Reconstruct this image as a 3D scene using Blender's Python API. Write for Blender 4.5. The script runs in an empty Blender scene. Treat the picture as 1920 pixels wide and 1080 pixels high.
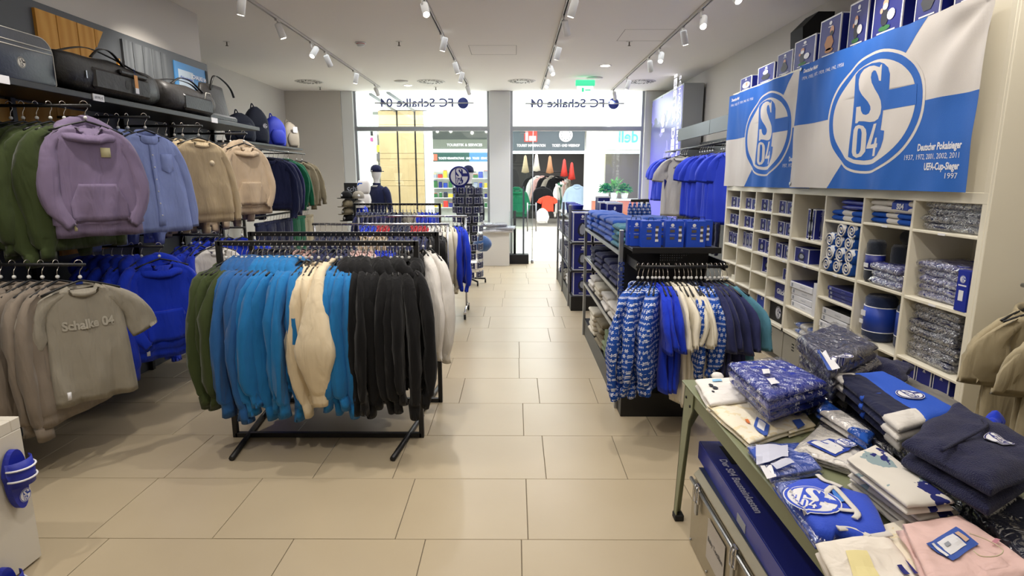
import bpy, bmesh, math, random
from math import sin, cos, pi, radians, sqrt, atan, tan, atan2
from mathutils import Vector, Matrix, noise
random.seed(7)
SC = bpy.context.scene
COL = SC.collection
# ------------------------------------------------------------------ camera
FPX, TH, YAW, CH = 1090.0, radians(10.65), radians(0.3), 1.775
cam = bpy.data.cameras.new('camera'); camo = bpy.data.objects.new('camera', cam); COL.objects.link(camo)
cam.sensor_width = 36.0; cam.lens = 36.0 * FPX / 1920.0; cam.clip_start = 0.05; cam.clip_end = 200
camo.location = (0, 0, CH); camo.rotation_euler = (radians(90) - TH, 0, YAW)
SC.camera = camo
SC.view_settings.view_transform = 'Standard'; SC.view_settings.look = 'None'
SC.view_settings.exposure = 0.12; SC.view_settings.gamma = 1.0
SC.view_settings.use_curve_mapping = False
# ------------------------------------------------------------------ world and large lights
wd = bpy.data.worlds.new('world'); SC.world = wd; wd.use_nodes = True
wd.node_tree.nodes['Background'].inputs[0].default_value = (0.85, 0.92, 1.0, 1)
wd.node_tree.nodes['Background'].inputs[1].default_value = 0.6

def area(name, loc, size, power, color=(1, 1, 1), rot=(0, 0, 0)):
    l = bpy.data.lights.new(name, 'AREA'); l.shape = 'RECTANGLE'; l.size, l.size_y = size
    l.energy = power; l.color = color
    o = bpy.data.objects.new(name, l); COL.objects.link(o); o.location = loc; o.rotation_euler = rot
    return o
WARM = (1.0, 0.93, 0.84); NEUT = (1.0, 0.97, 0.94); COOL = (0.92, 0.96, 1.0)
area('mall_fill_light', (-1.0, 17.0, 3.5), (13, 7.5), 1050, COOL)  # added area fill for the mall's overall brightness, no daylight opening here
area('mall_uplight_fill', (-.5, 17.0, 3.0), (13, 8.5), 800, COOL, (pi, 0, 0))  # added unseen uplight that whitens the mall ceiling, not a cove fitting
area('mall_shop_light', (1.6, 24.0, 3.3), (6, 2.5), 160, COOL)
area('mall_shop_light', (-2.6, 24.0, 3.3), (6, 2.5), 260, COOL)
area('shop_fill_light', (-0.3, 9.2, 3.50), (5.5, 4.0), 70, COOL)  # three added fill areas for the shop's general light, no such ceiling fittings
area('shop_fill_light', (-0.2, 4.6, 3.50), (5.0, 4.0), 45, NEUT)
area('shop_fill_light', (0.2, 0.9, 3.50), (4.5, 3.0), 30, WARM)

# ------------------------------------------------------------------ pixel helpers: a point seen at (u, v) lying on a plane
def ray(u, v):
    a = (u - 960) / FPX; b = (540 - v) / FPX
    X, Y, Z = a, cos(TH) + b * sin(TH), -sin(TH) + b * cos(TH)
    c, s = cos(YAW), sin(YAW)
    return X * c - Y * s, X * s + Y * c, Z
def atz(u, v, z):
    d = ray(u, v); t = (z - CH) / d[2]; return Vector((d[0] * t, d[1] * t, z))
def atx(u, v, x):
    d = ray(u, v); t = x / d[0]; return Vector((x, d[1] * t, CH + d[2] * t))
def aty(u, v, y):
    d = ray(u, v); t = y / d[1]; return Vector((d[0] * t, y, CH + d[2] * t))

# ------------------------------------------------------------------ materials
def lin(h):
    h = h.lstrip('#'); r = [int(h[i:i + 2], 16) / 255 for i in (0, 2, 4)]
    return tuple((c / 12.92 if c <= 0.04045 else ((c + 0.055) / 1.055) ** 2.4) for c in r) + (1,)
MATS = {}
def mat(name, col, rough=0.6, metal=0.0, bump=0.0, bscale=60, var=0.0, vscale=3, emis=0, sheen=0.0, coat=0.0, spec=0.5):
    if name in MATS: return MATS[name]
    m = bpy.data.materials.new(name); m.use_nodes = True; nt = m.node_tree; b = nt.nodes['Principled BSDF']
    c = lin(col) if isinstance(col, str) else col
    b.inputs['Base Color'].default_value = c; b.inputs['Roughness'].default_value = rough
    b.inputs['Metallic'].default_value = metal; b.inputs['Specular IOR Level'].default_value = spec
    if sheen: b.inputs['Sheen Weight'].default_value = sheen
    if coat: b.inputs['Coat Weight'].default_value = coat
    if emis: b.inputs['Emission Color'].default_value = c; b.inputs['Emission Strength'].default_value = emis
    if bump or var:
        tc = nt.nodes.new('ShaderNodeTexCoord')
    if bump:
        n = nt.nodes.new('ShaderNodeTexNoise'); n.inputs['Scale'].default_value = bscale; n.inputs['Detail'].default_value = 3
        bp = nt.nodes.new('ShaderNodeBump'); bp.inputs['Strength'].default_value = bump; bp.inputs['Distance'].default_value = 0.01
        nt.links.new(tc.outputs['Object'], n.inputs['Vector']); nt.links.new(n.outputs[0], bp.inputs['Height']); nt.links.new(bp.outputs[0], b.inputs['Normal'])
    if var:
        n = nt.nodes.new('ShaderNodeTexNoise'); n.inputs['Scale'].default_value = vscale; n.inputs['Detail'].default_value = 4
        mx = nt.nodes.new('ShaderNodeMix'); mx.data_type = 'RGBA'
        mx.inputs[6].default_value = tuple(x * (1 - var) for x in c[:3]) + (1,); mx.inputs[7].default_value = tuple(min(1, x * (1 + var)) for x in c[:3]) + (1,)
        nt.links.new(tc.outputs['Object'], n.inputs['Vector']); nt.links.new(n.outputs[0], mx.inputs[0]); nt.links.new(mx.outputs[2], b.inputs['Base Color'])
    MATS[name] = m; return m
def cloth(name, col, var=0.10, bump=0.09, sheen=0.12):
    if name in MATS: return MATS[name]
    m = mat(name, col, rough=0.9, bump=bump, bscale=180, var=var, vscale=9, sheen=sheen, spec=0.2); nt = m.node_tree
    n = nt.nodes.new('ShaderNodeTexNoise'); n.inputs['Scale'].default_value = 1.0; n.inputs['Detail'].default_value = 2.5; n.inputs['Distortion'].default_value = .6
    mp = nt.nodes.new('ShaderNodeMapping'); mp.inputs['Scale'].default_value = (13, 13, 3.2)
    b2 = nt.nodes.new('ShaderNodeBump'); b2.inputs['Strength'].default_value = .55; b2.inputs['Distance'].default_value = .035
    tc = [x for x in nt.nodes if x.type == 'TEX_COORD'][0]; b1 = [x for x in nt.nodes if x.type == 'BUMP' and x != b2][0]
    nt.links.new(tc.outputs['Object'], mp.inputs[0]); nt.links.new(mp.outputs[0], n.inputs['Vector']); nt.links.new(n.outputs[0], b2.inputs['Height']); nt.links.new(b2.outputs[0], b1.inputs['Normal'])
    return m

class NB:
    """tiny node-math builder"""
    def __init__(s, name, rough=0.85):
        s.m = bpy.data.materials.new(name); s.m.use_nodes = True; s.nt = s.m.node_tree; s.b = s.nt.nodes['Principled BSDF']
        s.b.inputs['Roughness'].default_value = rough; s.b.inputs['Specular IOR Level'].default_value = 0.25
        s.tc = s.nt.nodes.new('ShaderNodeTexCoord'); s.sep = s.nt.nodes.new('ShaderNodeSeparateXYZ')
        s.nt.links.new(s.tc.outputs['Object'], s.sep.inputs[0]); MATS[name] = s.m
    def put(s, sock, v):
        if isinstance(v, (int, float)): sock.default_value = v
        else: s.nt.links.new(v, sock)
    def f(s, op, a, b=0.0, c=0.0):
        n = s.nt.nodes.new('ShaderNodeMath'); n.operation = op
        s.put(n.inputs[0], a); s.put(n.inputs[1], b); s.put(n.inputs[2], c); return n.outputs[0]
    def mix(s, fac, a, b):
        n = s.nt.nodes.new('ShaderNodeMix'); n.data_type = 'RGBA'; s.put(n.inputs[0], fac)
        for i, v in ((6, a), (7, b)):
            if isinstance(v, tuple): n.inputs[i].default_value = v
            else: s.nt.links.new(v, n.inputs[i])
        return n.outputs[2]
    def noise(s, scale, detail=3):
        n = s.nt.nodes.new('ShaderNodeTexNoise'); n.inputs['Scale'].default_value = scale; n.inputs['Detail'].default_value = detail
        s.nt.links.new(s.tc.outputs['Object'], n.inputs['Vector']); return n.outputs[0]
    def out(s, colr): s.nt.links.new(colr, s.b.inputs['Base Color'])
def flake_material(name, base, period=0.05, flat=False, size=1.0, marks=1.0):
    """blue cloth printed with rows of white snowflakes and rows of little marks"""
    k = NB(name)
    u = k.f('ADD', k.sep.outputs[0], k.f('MULTIPLY', k.sep.outputs[1], 0.0 if flat else 1.0)); v = k.sep.outputs[1 if flat else 2]
    def cell(per, ofs):
        row = k.f('FLOOR', k.f('DIVIDE', v, per))
        uu = k.f('ADD', k.f('DIVIDE', u, per), k.f('MULTIPLY', row, ofs))
        fu = k.f('SUBTRACT', k.f('FRACT', uu), 0.5); fv = k.f('SUBTRACT', k.f('FRACT', k.f('DIVIDE', v, per)), 0.5)
        return fu, fv, row
    fu, fv, row = cell(period, 0.37)
    r = k.f('SQRT', k.f('ADD', k.f('MULTIPLY', fu, fu), k.f('MULTIPLY', fv, fv)))
    an = k.f('ARCTAN2', fv, fu)
    star = k.f('ADD', 0.24 * size, k.f('MULTIPLY', k.f('COSINE', k.f('MULTIPLY', an, 6.0)), 0.13 * size))
    flake = k.f('LESS_THAN', r, star)
    hole = k.f('MULTIPLY', k.f('LESS_THAN', r, 0.10), k.f('GREATER_THAN', r, 0.05))
    flake = k.f('SUBTRACT', flake, hole)
    odd = k.f('GREATER_THAN', k.f('FRACT', k.f('MULTIPLY', row, 0.25)), 0.6)
    tri = k.f('LESS_THAN', k.f('ABSOLUTE', k.f('SUBTRACT', k.f('FRACT', k.f('MULTIPLY', fu, 4.0)), 0.5)), k.f('MULTIPLY', k.f('SUBTRACT', 0.25, k.f('ABSOLUTE', fv)), 1.3))
    pat = k.f('ADD', k.f('MULTIPLY', flake, k.f('SUBTRACT', 1.0, odd)), k.f('MULTIPLY', tri, k.f('MULTIPLY', odd, marks)))
    k.out(k.mix(k.f('MINIMUM', pat, 1.0), lin(base), lin('#dfe4f0')))
    return k.m
def film_material(name, tint=(1, 1, 1, 1), gloss=0.3, bumpscale=28):
    m = bpy.data.materials.new(name); m.use_nodes = True; nt = m.node_tree; nt.nodes.clear()
    o = nt.nodes.new('ShaderNodeOutputMaterial'); t = nt.nodes.new('ShaderNodeBsdfTransparent'); g = nt.nodes.new('ShaderNodeBsdfGlossy')
    mx = nt.nodes.new('ShaderNodeMixShader'); n = nt.nodes.new('ShaderNodeTexNoise'); b = nt.nodes.new('ShaderNodeBump'); lw = nt.nodes.new('ShaderNodeLayerWeight')
    tc = nt.nodes.new('ShaderNodeTexCoord'); mp = nt.nodes.new('ShaderNodeMath'); mp.operation = 'MULTIPLY_ADD'
    t.inputs[0].default_value = tint; g.inputs['Roughness'].default_value = 0.12; g.inputs['Color'].default_value = (1, 1, 1, 1)
    n.inputs['Scale'].default_value = bumpscale; n.inputs['Detail'].default_value = 2; n.inputs['Distortion'].default_value = 1.5
    b.inputs['Strength'].default_value = 1.0; b.inputs['Distance'].default_value = 0.03
    nt.links.new(tc.outputs['Object'], n.inputs['Vector']); nt.links.new(n.outputs[0], b.inputs['Height'])
    nt.links.new(b.outputs[0], g.inputs['Normal']); nt.links.new(b.outputs[0], lw.inputs['Normal']); lw.inputs[0].default_value = 0.3
    nt.links.new(lw.outputs['Facing'], mp.inputs[0]); mp.inputs[1].default_value = gloss; mp.inputs[2].default_value = gloss * 0.35
    nt.links.new(mp.outputs[0], mx.inputs[0]); nt.links.new(t.outputs[0], mx.inputs[1]); nt.links.new(g.outputs[0], mx.inputs[2]); nt.links.new(mx.outputs[0], o.inputs[0])
    MATS[name] = m; return m
def glass_material():
    m = bpy.data.materials.new('clear_glass'); m.use_nodes = True; nt = m.node_tree; nt.nodes.clear()
    o = nt.nodes.new('ShaderNodeOutputMaterial'); t = nt.nodes.new('ShaderNodeBsdfTransparent'); g = nt.nodes.new('ShaderNodeBsdfGlossy'); mx = nt.nodes.new('ShaderNodeMixShader')
    t.inputs[0].default_value = (0.95, 0.985, 0.975, 1); g.inputs['Roughness'].default_value = 0.02; mx.inputs[0].default_value = 0.06
    nt.links.new(t.outputs[0], mx.inputs[1]); nt.links.new(g.outputs[0], mx.inputs[2]); nt.links.new(mx.outputs[0], o.inputs[0])
    return m
def wood_material(name, c1, c2, scale=2.2):
    k = NB(name, 0.6)
    w = k.nt.nodes.new('ShaderNodeTexWave'); w.inputs['Scale'].default_value = scale; w.inputs['Distortion'].default_value = 11; w.inputs['Detail'].default_value = 3
    w.bands_direction = 'Y'
    mp = k.nt.nodes.new('ShaderNodeMapping'); mp.inputs['Scale'].default_value = (1, 1.6, 0.25)
    k.nt.links.new(k.tc.outputs['Object'], mp.inputs[0]); k.nt.links.new(mp.outputs[0], w.inputs[0])
    vo = k.nt.nodes.new('ShaderNodeTexVoronoi'); vo.inputs['Scale'].default_value = 3.2; k.nt.links.new(k.tc.outputs['Object'], vo.inputs['Vector'])
    knot = k.f('LESS_THAN', vo.outputs['Distance'], 0.055)
    c = k.mix(w.outputs[1], lin(c1), lin(c2))
    k.out(k.mix(k.f('MULTIPLY', knot, 0.8), c, lin('#5b2f14' if c1[1] in 'cd' else '#4a4c4e'))); return k.m

WHITE = mat('white_paint', '#d9d5cc', 0.7, var=0.02, vscale=1.2)
CEIL = mat('ceiling_paint', '#efeae4', 0.9, var=0.015, vscale=0.6)
WALLG = mat('wall_paint_grey', '#cfcac2', 0.85, var=0.02, vscale=0.8)
CREAM = mat('cream_laminate', '#e9e3d0', 0.45, var=0.015, vscale=2)
BLACK = mat('black_powdercoat', '#141416', 0.42, bump=0.03, bscale=400)
BLACKM = mat('matt_black', '#101012', 0.7)
CHROME = mat('chrome', '#c9c9cc', 0.16, metal=1.0)
STEEL = mat('brushed_steel', '#a9acb0', 0.32, metal=0.9, bump=0.02, bscale=90)
HOOKM = mat('hook_steel', '#d8cfc2', 0.22, metal=1.0)
PLAST = mat('white_plastic', '#e9e9e6', 0.45)
GREYPANEL = mat('grey_panel', '#4a4d50', 0.5)
PELMET = mat('pelmet_grey', '#5f666a', 0.5)
ROYAL = mat('print_royal', '#20309c', 0.4, coat=0.2)
DEEPBLUE = mat('print_deep_blue', '#141f78', 0.45)
NAVYP = mat('print_navy', '#181f4e', 0.5)
LOGOB = mat('logo_blue', '#1d5fc4', 0.7)
LOGOD = mat('logo_dark_blue', '#1a3fa8', 0.5)
PAPER = mat('print_white', '#e8e8ec', 0.5)
PGREY = mat('print_grey', '#9ba0ac', 0.5)
PDARK = mat('print_dark', '#202430', 0.5)
TAN = mat('print_tan', '#b98660', 0.6)
GREENP = mat('print_green', '#2c6a38', 0.6)
SKIN = mat('print_peach', '#d8a88c', 0.6)
RED = mat('sign_red', '#d33b30', 0.5)
SAGE = mat('sage_table_paint', '#7f8466', 0.45, bump=0.02, bscale=50)
ALU = mat('aluminium_sheet', '#a79f8c', 0.38, metal=0.75, bump=0.05, bscale=30, var=0.08)
FILM = film_material('plastic_film', gloss=0.32, bumpscale=16)
FILM2 = film_material('plastic_film_milky', tint=(0.93, 0.94, 0.98, 1), gloss=0.6, bumpscale=26)
GLASS = glass_material()
C = {
 'olive': cloth('cloth_olive', '#3a4526'), 'sky': cloth('cloth_azure', '#2272b0', var=0.12), 'denim': cloth('cloth_mid_blue', '#2b5d98', var=0.12),
 'cream': cloth('cloth_cream', '#dcccae', var=0.04), 'black': cloth('cloth_black', '#111113', sheen=0.1), 'royal': cloth('cloth_royal', '#1a38c2'),
 'lilac': cloth('cloth_lilac', '#80728f'), 'lblue': cloth('cloth_light_blue', '#94a4dc', sheen=0.1, var=0.06), 'tan': cloth('cloth_tan', '#c4b08e'),
 'beige': cloth('cloth_beige', '#b9a58c'), 'taupe': cloth('cloth_taupe', '#81766a'), 'grey': cloth('cloth_warm_grey', '#918b7e'),
 'navy': cloth('cloth_navy', '#1b2040'), 'white': cloth('cloth_white', '#dcd8d2', var=0.03, sheen=0.05), 'green': cloth('cloth_green', '#0f5a3c'),
 'pink': cloth('cloth_pink', '#e8c5bf', var=0.03), 'teal': cloth('cloth_teal', '#4d7f93'), 'khaki': cloth('cloth_khaki', '#7d735c'),
 'ivory': cloth('cloth_ivory', '#ddd6c4', var=0.05), 'stone': cloth('cloth_stone', '#a89c80'), 'fleece': mat('fleece_navy', '#1e2148', 1.0, bump=0.8, bscale=260, var=0.25, vscale=30, sheen=0.12),
 'jersey': mat('jersey_royal', '#1c3bcf', 0.65, bump=0.1, bscale=200, var=0.06), 'dusk': cloth('cloth_dusk_blue', '#2b2f57'), 'rose': cloth('cloth_rose', '#c9a39a'),
}
NORDIC = flake_material('cloth_nordic', '#1d4aa2', 0.036, size=1.1)
SNOW = flake_material('cloth_snowflake', '#2b3a9c', 0.05, flat=True, size=.8, marks=.0)

# ------------------------------------------------------------------ object helpers
def tag(o, label=None, cat=None, group=None, kind=None):
    if label: o['label'] = label
    if cat: o['category'] = cat
    if group: o['group'] = group
    if kind: o['kind'] = kind
    return o
def empty(name, loc=(0, 0, 0), rz=0, label=None, cat=None, group=None):
    o = bpy.data.objects.new(name, None); COL.objects.link(o); o.location = loc; o.rotation_euler = (0, 0, rz)
    o.empty_display_size = 0.1
    return tag(o, label, cat, group)
def put(name, mesh, mats=None, parent=None, loc=(0, 0, 0), rot=(0, 0, 0), scale=(1, 1, 1)):
    o = bpy.data.objects.new(name, mesh); COL.objects.link(o)
    if parent: o.parent = parent
    o.location = loc; o.rotation_euler = rot; o.scale = scale
    if mats is not None:
        if not isinstance(mats, (list, tuple)): mats = [mats]
        while len(mesh.materials) < len(mats): mesh.materials.append(None)
        for i, m in enumerate(mats):
            o.material_slots[i].link = 'OBJECT'; o.material_slots[i].material = m
    return o
class MB:
    def __init__(s): s.v = []; s.f = []; s.m = []; s.k = 0; s.sm = []; s.smooth = False
    def add(s, vs, fs):
        b = len(s.v); s.v += [tuple(x) for x in vs]
        for f in fs: s.f.append(tuple(b + i for i in f)); s.m.append(s.k); s.sm.append(s.smooth)
        return s
    def box(s, x0, x1, y0, y1, z0, z1, b=0.0, M=None):
        x0, x1 = sorted((x0, x1)); y0, y1 = sorted((y0, y1)); z0, z1 = sorted((z0, z1))
        b = min(b, (x1 - x0) * .45, (y1 - y0) * .45, (z1 - z0) * .45)
        if b <= 0:
            vs = [(x, y, z) for x in (x0, x1) for y in (y0, y1) for z in (z0, z1)]
            fs = [(0, 1, 3, 2), (4, 6, 7, 5), (0, 4, 5, 1), (2, 3, 7, 6), (0, 2, 6, 4), (1, 5, 7, 3)]
        else:
            vs = []; ix = {}
            for i, x in enumerate((x0, x1)):
                for j, y in enumerate((y0, y1)):
                    for k, z in enumerate((z0, z1)):
                        sx, sy, sz = (b, -b)[i], (b, -b)[j], (b, -b)[k]
                        ix[i, j, k] = len(vs); vs += [(x, y + sy, z + sz), (x + sx, y, z + sz), (x + sx, y + sy, z)]
            I = lambda i, j, k, a: ix[i, j, k] + a
            fs = []
            for i in (0, 1):
                q = [I(i, 0, 0, 0), I(i, 1, 0, 0), I(i, 1, 1, 0), I(i, 0, 1, 0)]; fs.append(q if i else q[::-1])
                q = [I(0, i, 0, 1), I(1, i, 0, 1), I(1, i, 1, 1), I(0, i, 1, 1)]; fs.append(q[::-1] if i else q)
                q = [I(0, 0, i, 2), I(1, 0, i, 2), I(1, 1, i, 2), I(0, 1, i, 2)]; fs.append(q if i else q[::-1])
            for j in (0, 1):
                for k in (0, 1):
                    fs.append((I(0, j, k, 1), I(1, j, k, 1), I(1, j, k, 2), I(0, j, k, 2)))
                    fs.append((I(j, 0, k, 0), I(j, 1, k, 0), I(j, 1, k, 2), I(j, 0, k, 2)))
                    fs.append((I(j, k, 0, 0), I(j, k, 1, 0), I(j, k, 1, 1), I(j, k, 0, 1)))
            for i in (0, 1):
                for j in (0, 1):
                    for k in (0, 1): fs.append((I(i, j, k, 0), I(i, j, k, 1), I(i, j, k, 2)))
        if M is not None: vs = [M @ Vector(v) for v in vs]
        return s.add(vs, fs)
    def tube(s, pts, r, n=8, cap=True):
        pts = [Vector(p) for p in pts]; rs = r if isinstance(r, (list, tuple)) else [r] * len(pts)
        ref = None; vs = []; fs = []
        for i, p in enumerate(pts):
            t = (pts[min(i + 1, len(pts) - 1)] - pts[max(i - 1, 0)]).normalized()
            if ref is None: ref = Vector((0, 0, 1)) if abs(t.z) < .9 else Vector((1, 0, 0))
            a = t.cross(ref).normalized(); b = t.cross(a).normalized(); ref = -b if b.dot(ref) < 0 else b
            b = ref; a = b.cross(t).normalized()
            for k in range(n):
                q = 2 * pi * k / n; vs.append(p + (a * cos(q) + b * sin(q)) * rs[i])
        for i in range(len(pts) - 1):
            for k in range(n): fs.append((i * n + k, i * n + (k + 1) % n, (i + 1) * n + (k + 1) % n, (i + 1) * n + k))
        if cap: fs.append(tuple(range(n))[::-1]); fs.append(tuple((len(pts) - 1) * n + k for k in range(n)))
        sm = s.smooth; s.smooth = True; s.add(vs, fs); s.smooth = sm; return s
    def rings(s, rings, cap0=False, cap1=False, closed=False):
        n = len(rings[0]); vs = [p for r in rings for p in r]; fs = []; R = len(rings)
        for i in range(R if closed else R - 1):
            for k in range(n):
                j = (i + 1) % R; fs.append((i * n + k, i * n + (k + 1) % n, j * n + (k + 1) % n, j * n + k))
        if cap0: fs.append(tuple(range(n))[::-1])
        if cap1: fs.append(tuple((R - 1) * n + k for k in range(n)))
        return s.add(vs, fs)
    def poly(s, pts, d):
        """prism over 3-D polygon pts, extruded by vector d"""
        pts = [Vector(p) for p in pts]; d = Vector(d); n = len(pts)
        return s.add(pts + [p + d for p in pts], [tuple(range(n))[::-1], tuple(range(n, 2 * n))] + [(i, (i + 1) % n, n + (i + 1) % n, n + i) for i in range(n)])
    def lathe(s, prof, n=20, c=(0, 0, 0), axis='z', cap=True):
        rs = []
        for r, h in prof:
            ring = []
            for k in range(n):
                a = 2 * pi * k / n; x, y = r * cos(a), r * sin(a)
                ring.append((c[0] + x, c[1] + y, c[2] + h) if axis == 'z' else ((c[0] + x, c[1] + h, c[2] + y) if axis == 'y' else (c[0] + h, c[1] + x, c[2] + y)))
            rs.append(ring)
        sm = s.smooth; s.smooth = True; cap = cap and prof[0] != prof[-1]; s.rings(rs, cap0=cap and prof[0][0] > 1e-6, cap1=cap and prof[-1][0] > 1e-6); s.smooth = sm; return s
    def mesh(s, name):
        me = bpy.data.meshes.new(name); me.from_pydata(s.v, [], s.f)
        if any(s.m): me.polygons.foreach_set('material_index', s.m)
        me.polygons.foreach_set('use_smooth', s.sm); me.update()
        bm = bmesh.new(); bm.from_mesh(me); bmesh.ops.recalc_face_normals(bm, faces=bm.faces); bm.to_mesh(me); bm.free()
        return me
    def build(s, name, mats, parent=None, **k):
        me = s.mesh(name)
        ms = mats if isinstance(mats, (list, tuple)) else [mats]
        for m in ms: me.materials.append(m)
        o = bpy.data.objects.new(name, me); COL.objects.link(o)
        if parent: o.parent = parent
        if 'loc' in k: o.location = k['loc']
        if 'rot' in k: o.rotation_euler = k['rot']
        return o
def struct(name, mb, m): return tag(mb.build(name, m), kind='structure')
def bx(name, m, parent, *a, b=0.0): return MB().box(*a, b=b).build(name, m, parent)
def text_mesh(txt, size=1.0, bold=0.0, align='CENTER', shear=0.0, extrude=0.0):
    cu = bpy.data.curves.new('lettering', 'FONT'); cu.body = txt; cu.size = size; cu.offset = bold; cu.align_x = align; cu.align_y = 'CENTER'
    cu.shear = shear; cu.extrude = extrude; cu.resolution_u = 3
    o = bpy.data.objects.new('lettering', cu); COL.objects.link(o)
    dg = bpy.context.evaluated_depsgraph_get(); dg.update()
    me = bpy.data.meshes.new_from_object(o.evaluated_get(dg)); bpy.data.objects.remove(o); bpy.data.curves.remove(cu)
    me.materials.clear(); return me
def text(name, txt, m, parent, loc, rot, size, bold=0.0, **k):
    return put(name, text_mesh(txt, size, bold, **k), m, parent, loc, rot)
RX = radians(90)          # text standing up, facing -y
ORD = ['first', 'second', 'third', 'fourth', 'fifth', 'sixth', 'seventh', 'eighth', 'ninth', 'tenth', 'eleventh', 'twelfth', 'thirteenth', 'fourteenth', 'fifteenth', 'sixteenth', 'seventeenth', 'eighteenth', 'nineteenth', 'twentieth']
def ordn(i, n, a='leftmost', z='rightmost'):
    return a if i == 0 else (z if i == n - 1 and n > 1 else ORD[i])

# ------------------------------------------------------------------ round club crest, unit radius, in the XZ plane facing -Y
CR_S = [(.221,.647),(.219,.421),(.163,.432),(.129,.505),(.063,.584),(0,.601),(-.052,.576),(-.069,.513),(-.042,.436),(.048,.338),(.158,.24),(.229,.15),(.263,.054),(.254,-.027),(.192,-.094),(.09,-.121),(-.038,-.119),(-.156,-.096),(-.257,-.086),(-.286,-.113),(-.338,-.108),(-.348,.129),(-.254,.129),(-.236,.063),(-.192,.01),(-.129,-.008),(-.071,.008),(-.04,.06),(-.048,.108),(-.111,.181),(-.227,.284),(-.313,.38),(-.344,.461),(-.35,.53),(-.321,.601),(-.248,.655),(-.125,.678),(.002,.667),(.083,.64),(.163,.615),(.188,.642)]
CR_O = [(-.248,-.14),(-.161,-.163),(-.1,-.219),(-.077,-.288),(-.063,-.54),(-.125,-.611),(-.215,-.628),(-.298,-.594),(-.334,-.538),(-.355,-.209),(-.323,-.156)]
CR_I = [(-.231,-.19),(-.192,-.206),(-.171,-.263),(-.156,-.517),(-.177,-.565),(-.217,-.574),(-.238,-.532),(-.254,-.246),(-.252,-.202)]
CR_F = [(.071,-.156),(.156,-.152),(.042,-.448),(.133,-.438),(.158,-.357),(.221,-.357),(.221,-.44),(.273,-.438),(.269,-.498),(.213,-.494),(.221,-.617),(.136,-.615),(.129,-.501),(-.052,-.501),(-.046,-.453)]
CR_B = [(-.465,.615),(-.382,.659),(-.257,.694),(-.069,.711),(.15,.686),(.275,.642),(.365,.576),(.413,.48),(.421,.271),(.94,.275),(.985,.008),(.321,.008),(.323,-.261),(.425,-.277),(.436,-.396),(.405,-.505),(.304,-.611),(.129,-.661),(-.063,-.672),(-.269,-.651),(-.419,-.605)]
def circ(r, n=48): return [(r * cos(2 * pi * i / n), r * sin(2 * pi * i / n)) for i in range(n)]
def fitc(P): return [(x * .881, z * 1.155) for x, z in P]
CREST = [(circ(1.0), 0), (circ(.955), 1), (circ(.85), 0), (fitc(CR_B), 1), (fitc(CR_S), 0), (fitc(CR_O), 0), (fitc(CR_I), 1), (fitc(CR_F), 0)]
from mathutils.geometry import tessellate_polygon
def tri2(P): return [tuple(t) for t in tessellate_polygon([[Vector((x, z, 0)) for x, z in P]])]
def crest_mesh(edge_first=0, n=None):
    b = MB()
    for i, (P, c) in enumerate(CREST):
        if i == 0 and edge_first: c = 1
        b.k = c; y = -0.004 * i
        b.add([(x, y, z) for x, z in P], tri2(P))
    me = bpy.data.meshes.new('crest'); me.from_pydata(b.v, [], b.f); me.polygons.foreach_set('material_index', b.m); me.update()
    return me
CRESTM = crest_mesh()
def crest(parent, loc, r, rot=(0, 0, 0), mats=None, name='crest'):
    return put(name, CRESTM, mats or [PAPER, LOGOD], parent, loc, rot, (r, r, r))
# ================================================================== THE ROOM
XL, XLF, XR, YB, ZC = -3.5, -4.75, 3.18, 12.5, 3.55
# floor: slab with recessed joints, every tile a piece of its own
TILE = NB('floor_tile', 0.33)
TILE.b.inputs['Specular IOR Level'].default_value = 0.45
TILE.out(TILE.mix(TILE.noise(1.7, 5), lin('#a99a80'), lin('#b8aa90')))
TILE = TILE.m
GROUT = mat('floor_grout', '#6f6656', 0.9)
floor = struct('floor', MB().box(-4.8, 3.3, -2.5, 12.55, -0.08, -0.006), GROUT)
rows = {0: [-2.9, -2.15, -1.52, -.6, .067, 1.0, 1.93, 2.6], 1: [-3.05, -2.12, -1.22, -.737, .19, .68, 1.6, 2.1, 3.1], 2: [-3.3, -2.42, -1.55, -.615, .063, 1.0, 1.9, 2.4],
        3: [-2.9, -2.0, -1.35, -.45, .2, .67, 1.6, 2.5], 4: [-3.1, -2.2, -1.5, -.62, .04, .9, 1.5, 2.4]}
tcache = {}
rr = random.Random(3)
y = 2.628 - 0.598 * 3
k = -3
while y < 12.5:
    js = rows.get(k)
    if js is None:
        js = []; x = -4.75 + rr.uniform(-.3, .1)
        while x < 3.2: x += rr.choice((.93, .48, .93, .66)); js.append(x)
    js = [-4.78] + [j for j in js if -4.6 < j < 3.15] + [3.2]
    if k in rows: js = [js[0], js[1] - .93] + js[1:] if js[1] - js[0] > 1.1 else js
    y1 = min(y + .598, 12.52)
    for a, b in zip(js[:-1], js[1:]):
        if k < -1 and (a < -2.4 or b > 2.6): continue
        w = round(b - a - .004, 3); key = (w, round(y1 - y, 3))
        if key not in tcache:
            m_ = MB(); m_.box(-w / 2, w / 2, -(y1 - y - .004) / 2, (y1 - y - .004) / 2, -.01, 0, b=.0015); tcache[key] = m_.mesh('tile'); tcache[key].materials.append(TILE)
        o = bpy.data.objects.new('tile', tcache[key]); COL.objects.link(o); o.parent = floor; o.location = ((a + b) / 2, (y + y1) / 2, rr.uniform(-.0004, .0004))
    y += .598; k += 1
struct('ceiling', MB().box(-4.8, 3.3, -2.5, YB + .12, ZC, ZC + .1), CEIL)
struct('wall_left', MB().box(XL - 1.2, XL, -2.5, 6.82, 0, ZC, b=.003).box(XLF - .1, XLF, 6.82, YB + .1, 0, ZC), WALLG)
struct('wall_right', MB().box(XR, XR + .1, -2.5, YB + .1, 0, ZC), WALLG)
struct('wall_front', MB().box(-4.8, 3.3, -2.6, -2.5, 0, ZC), WALLG)
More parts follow.
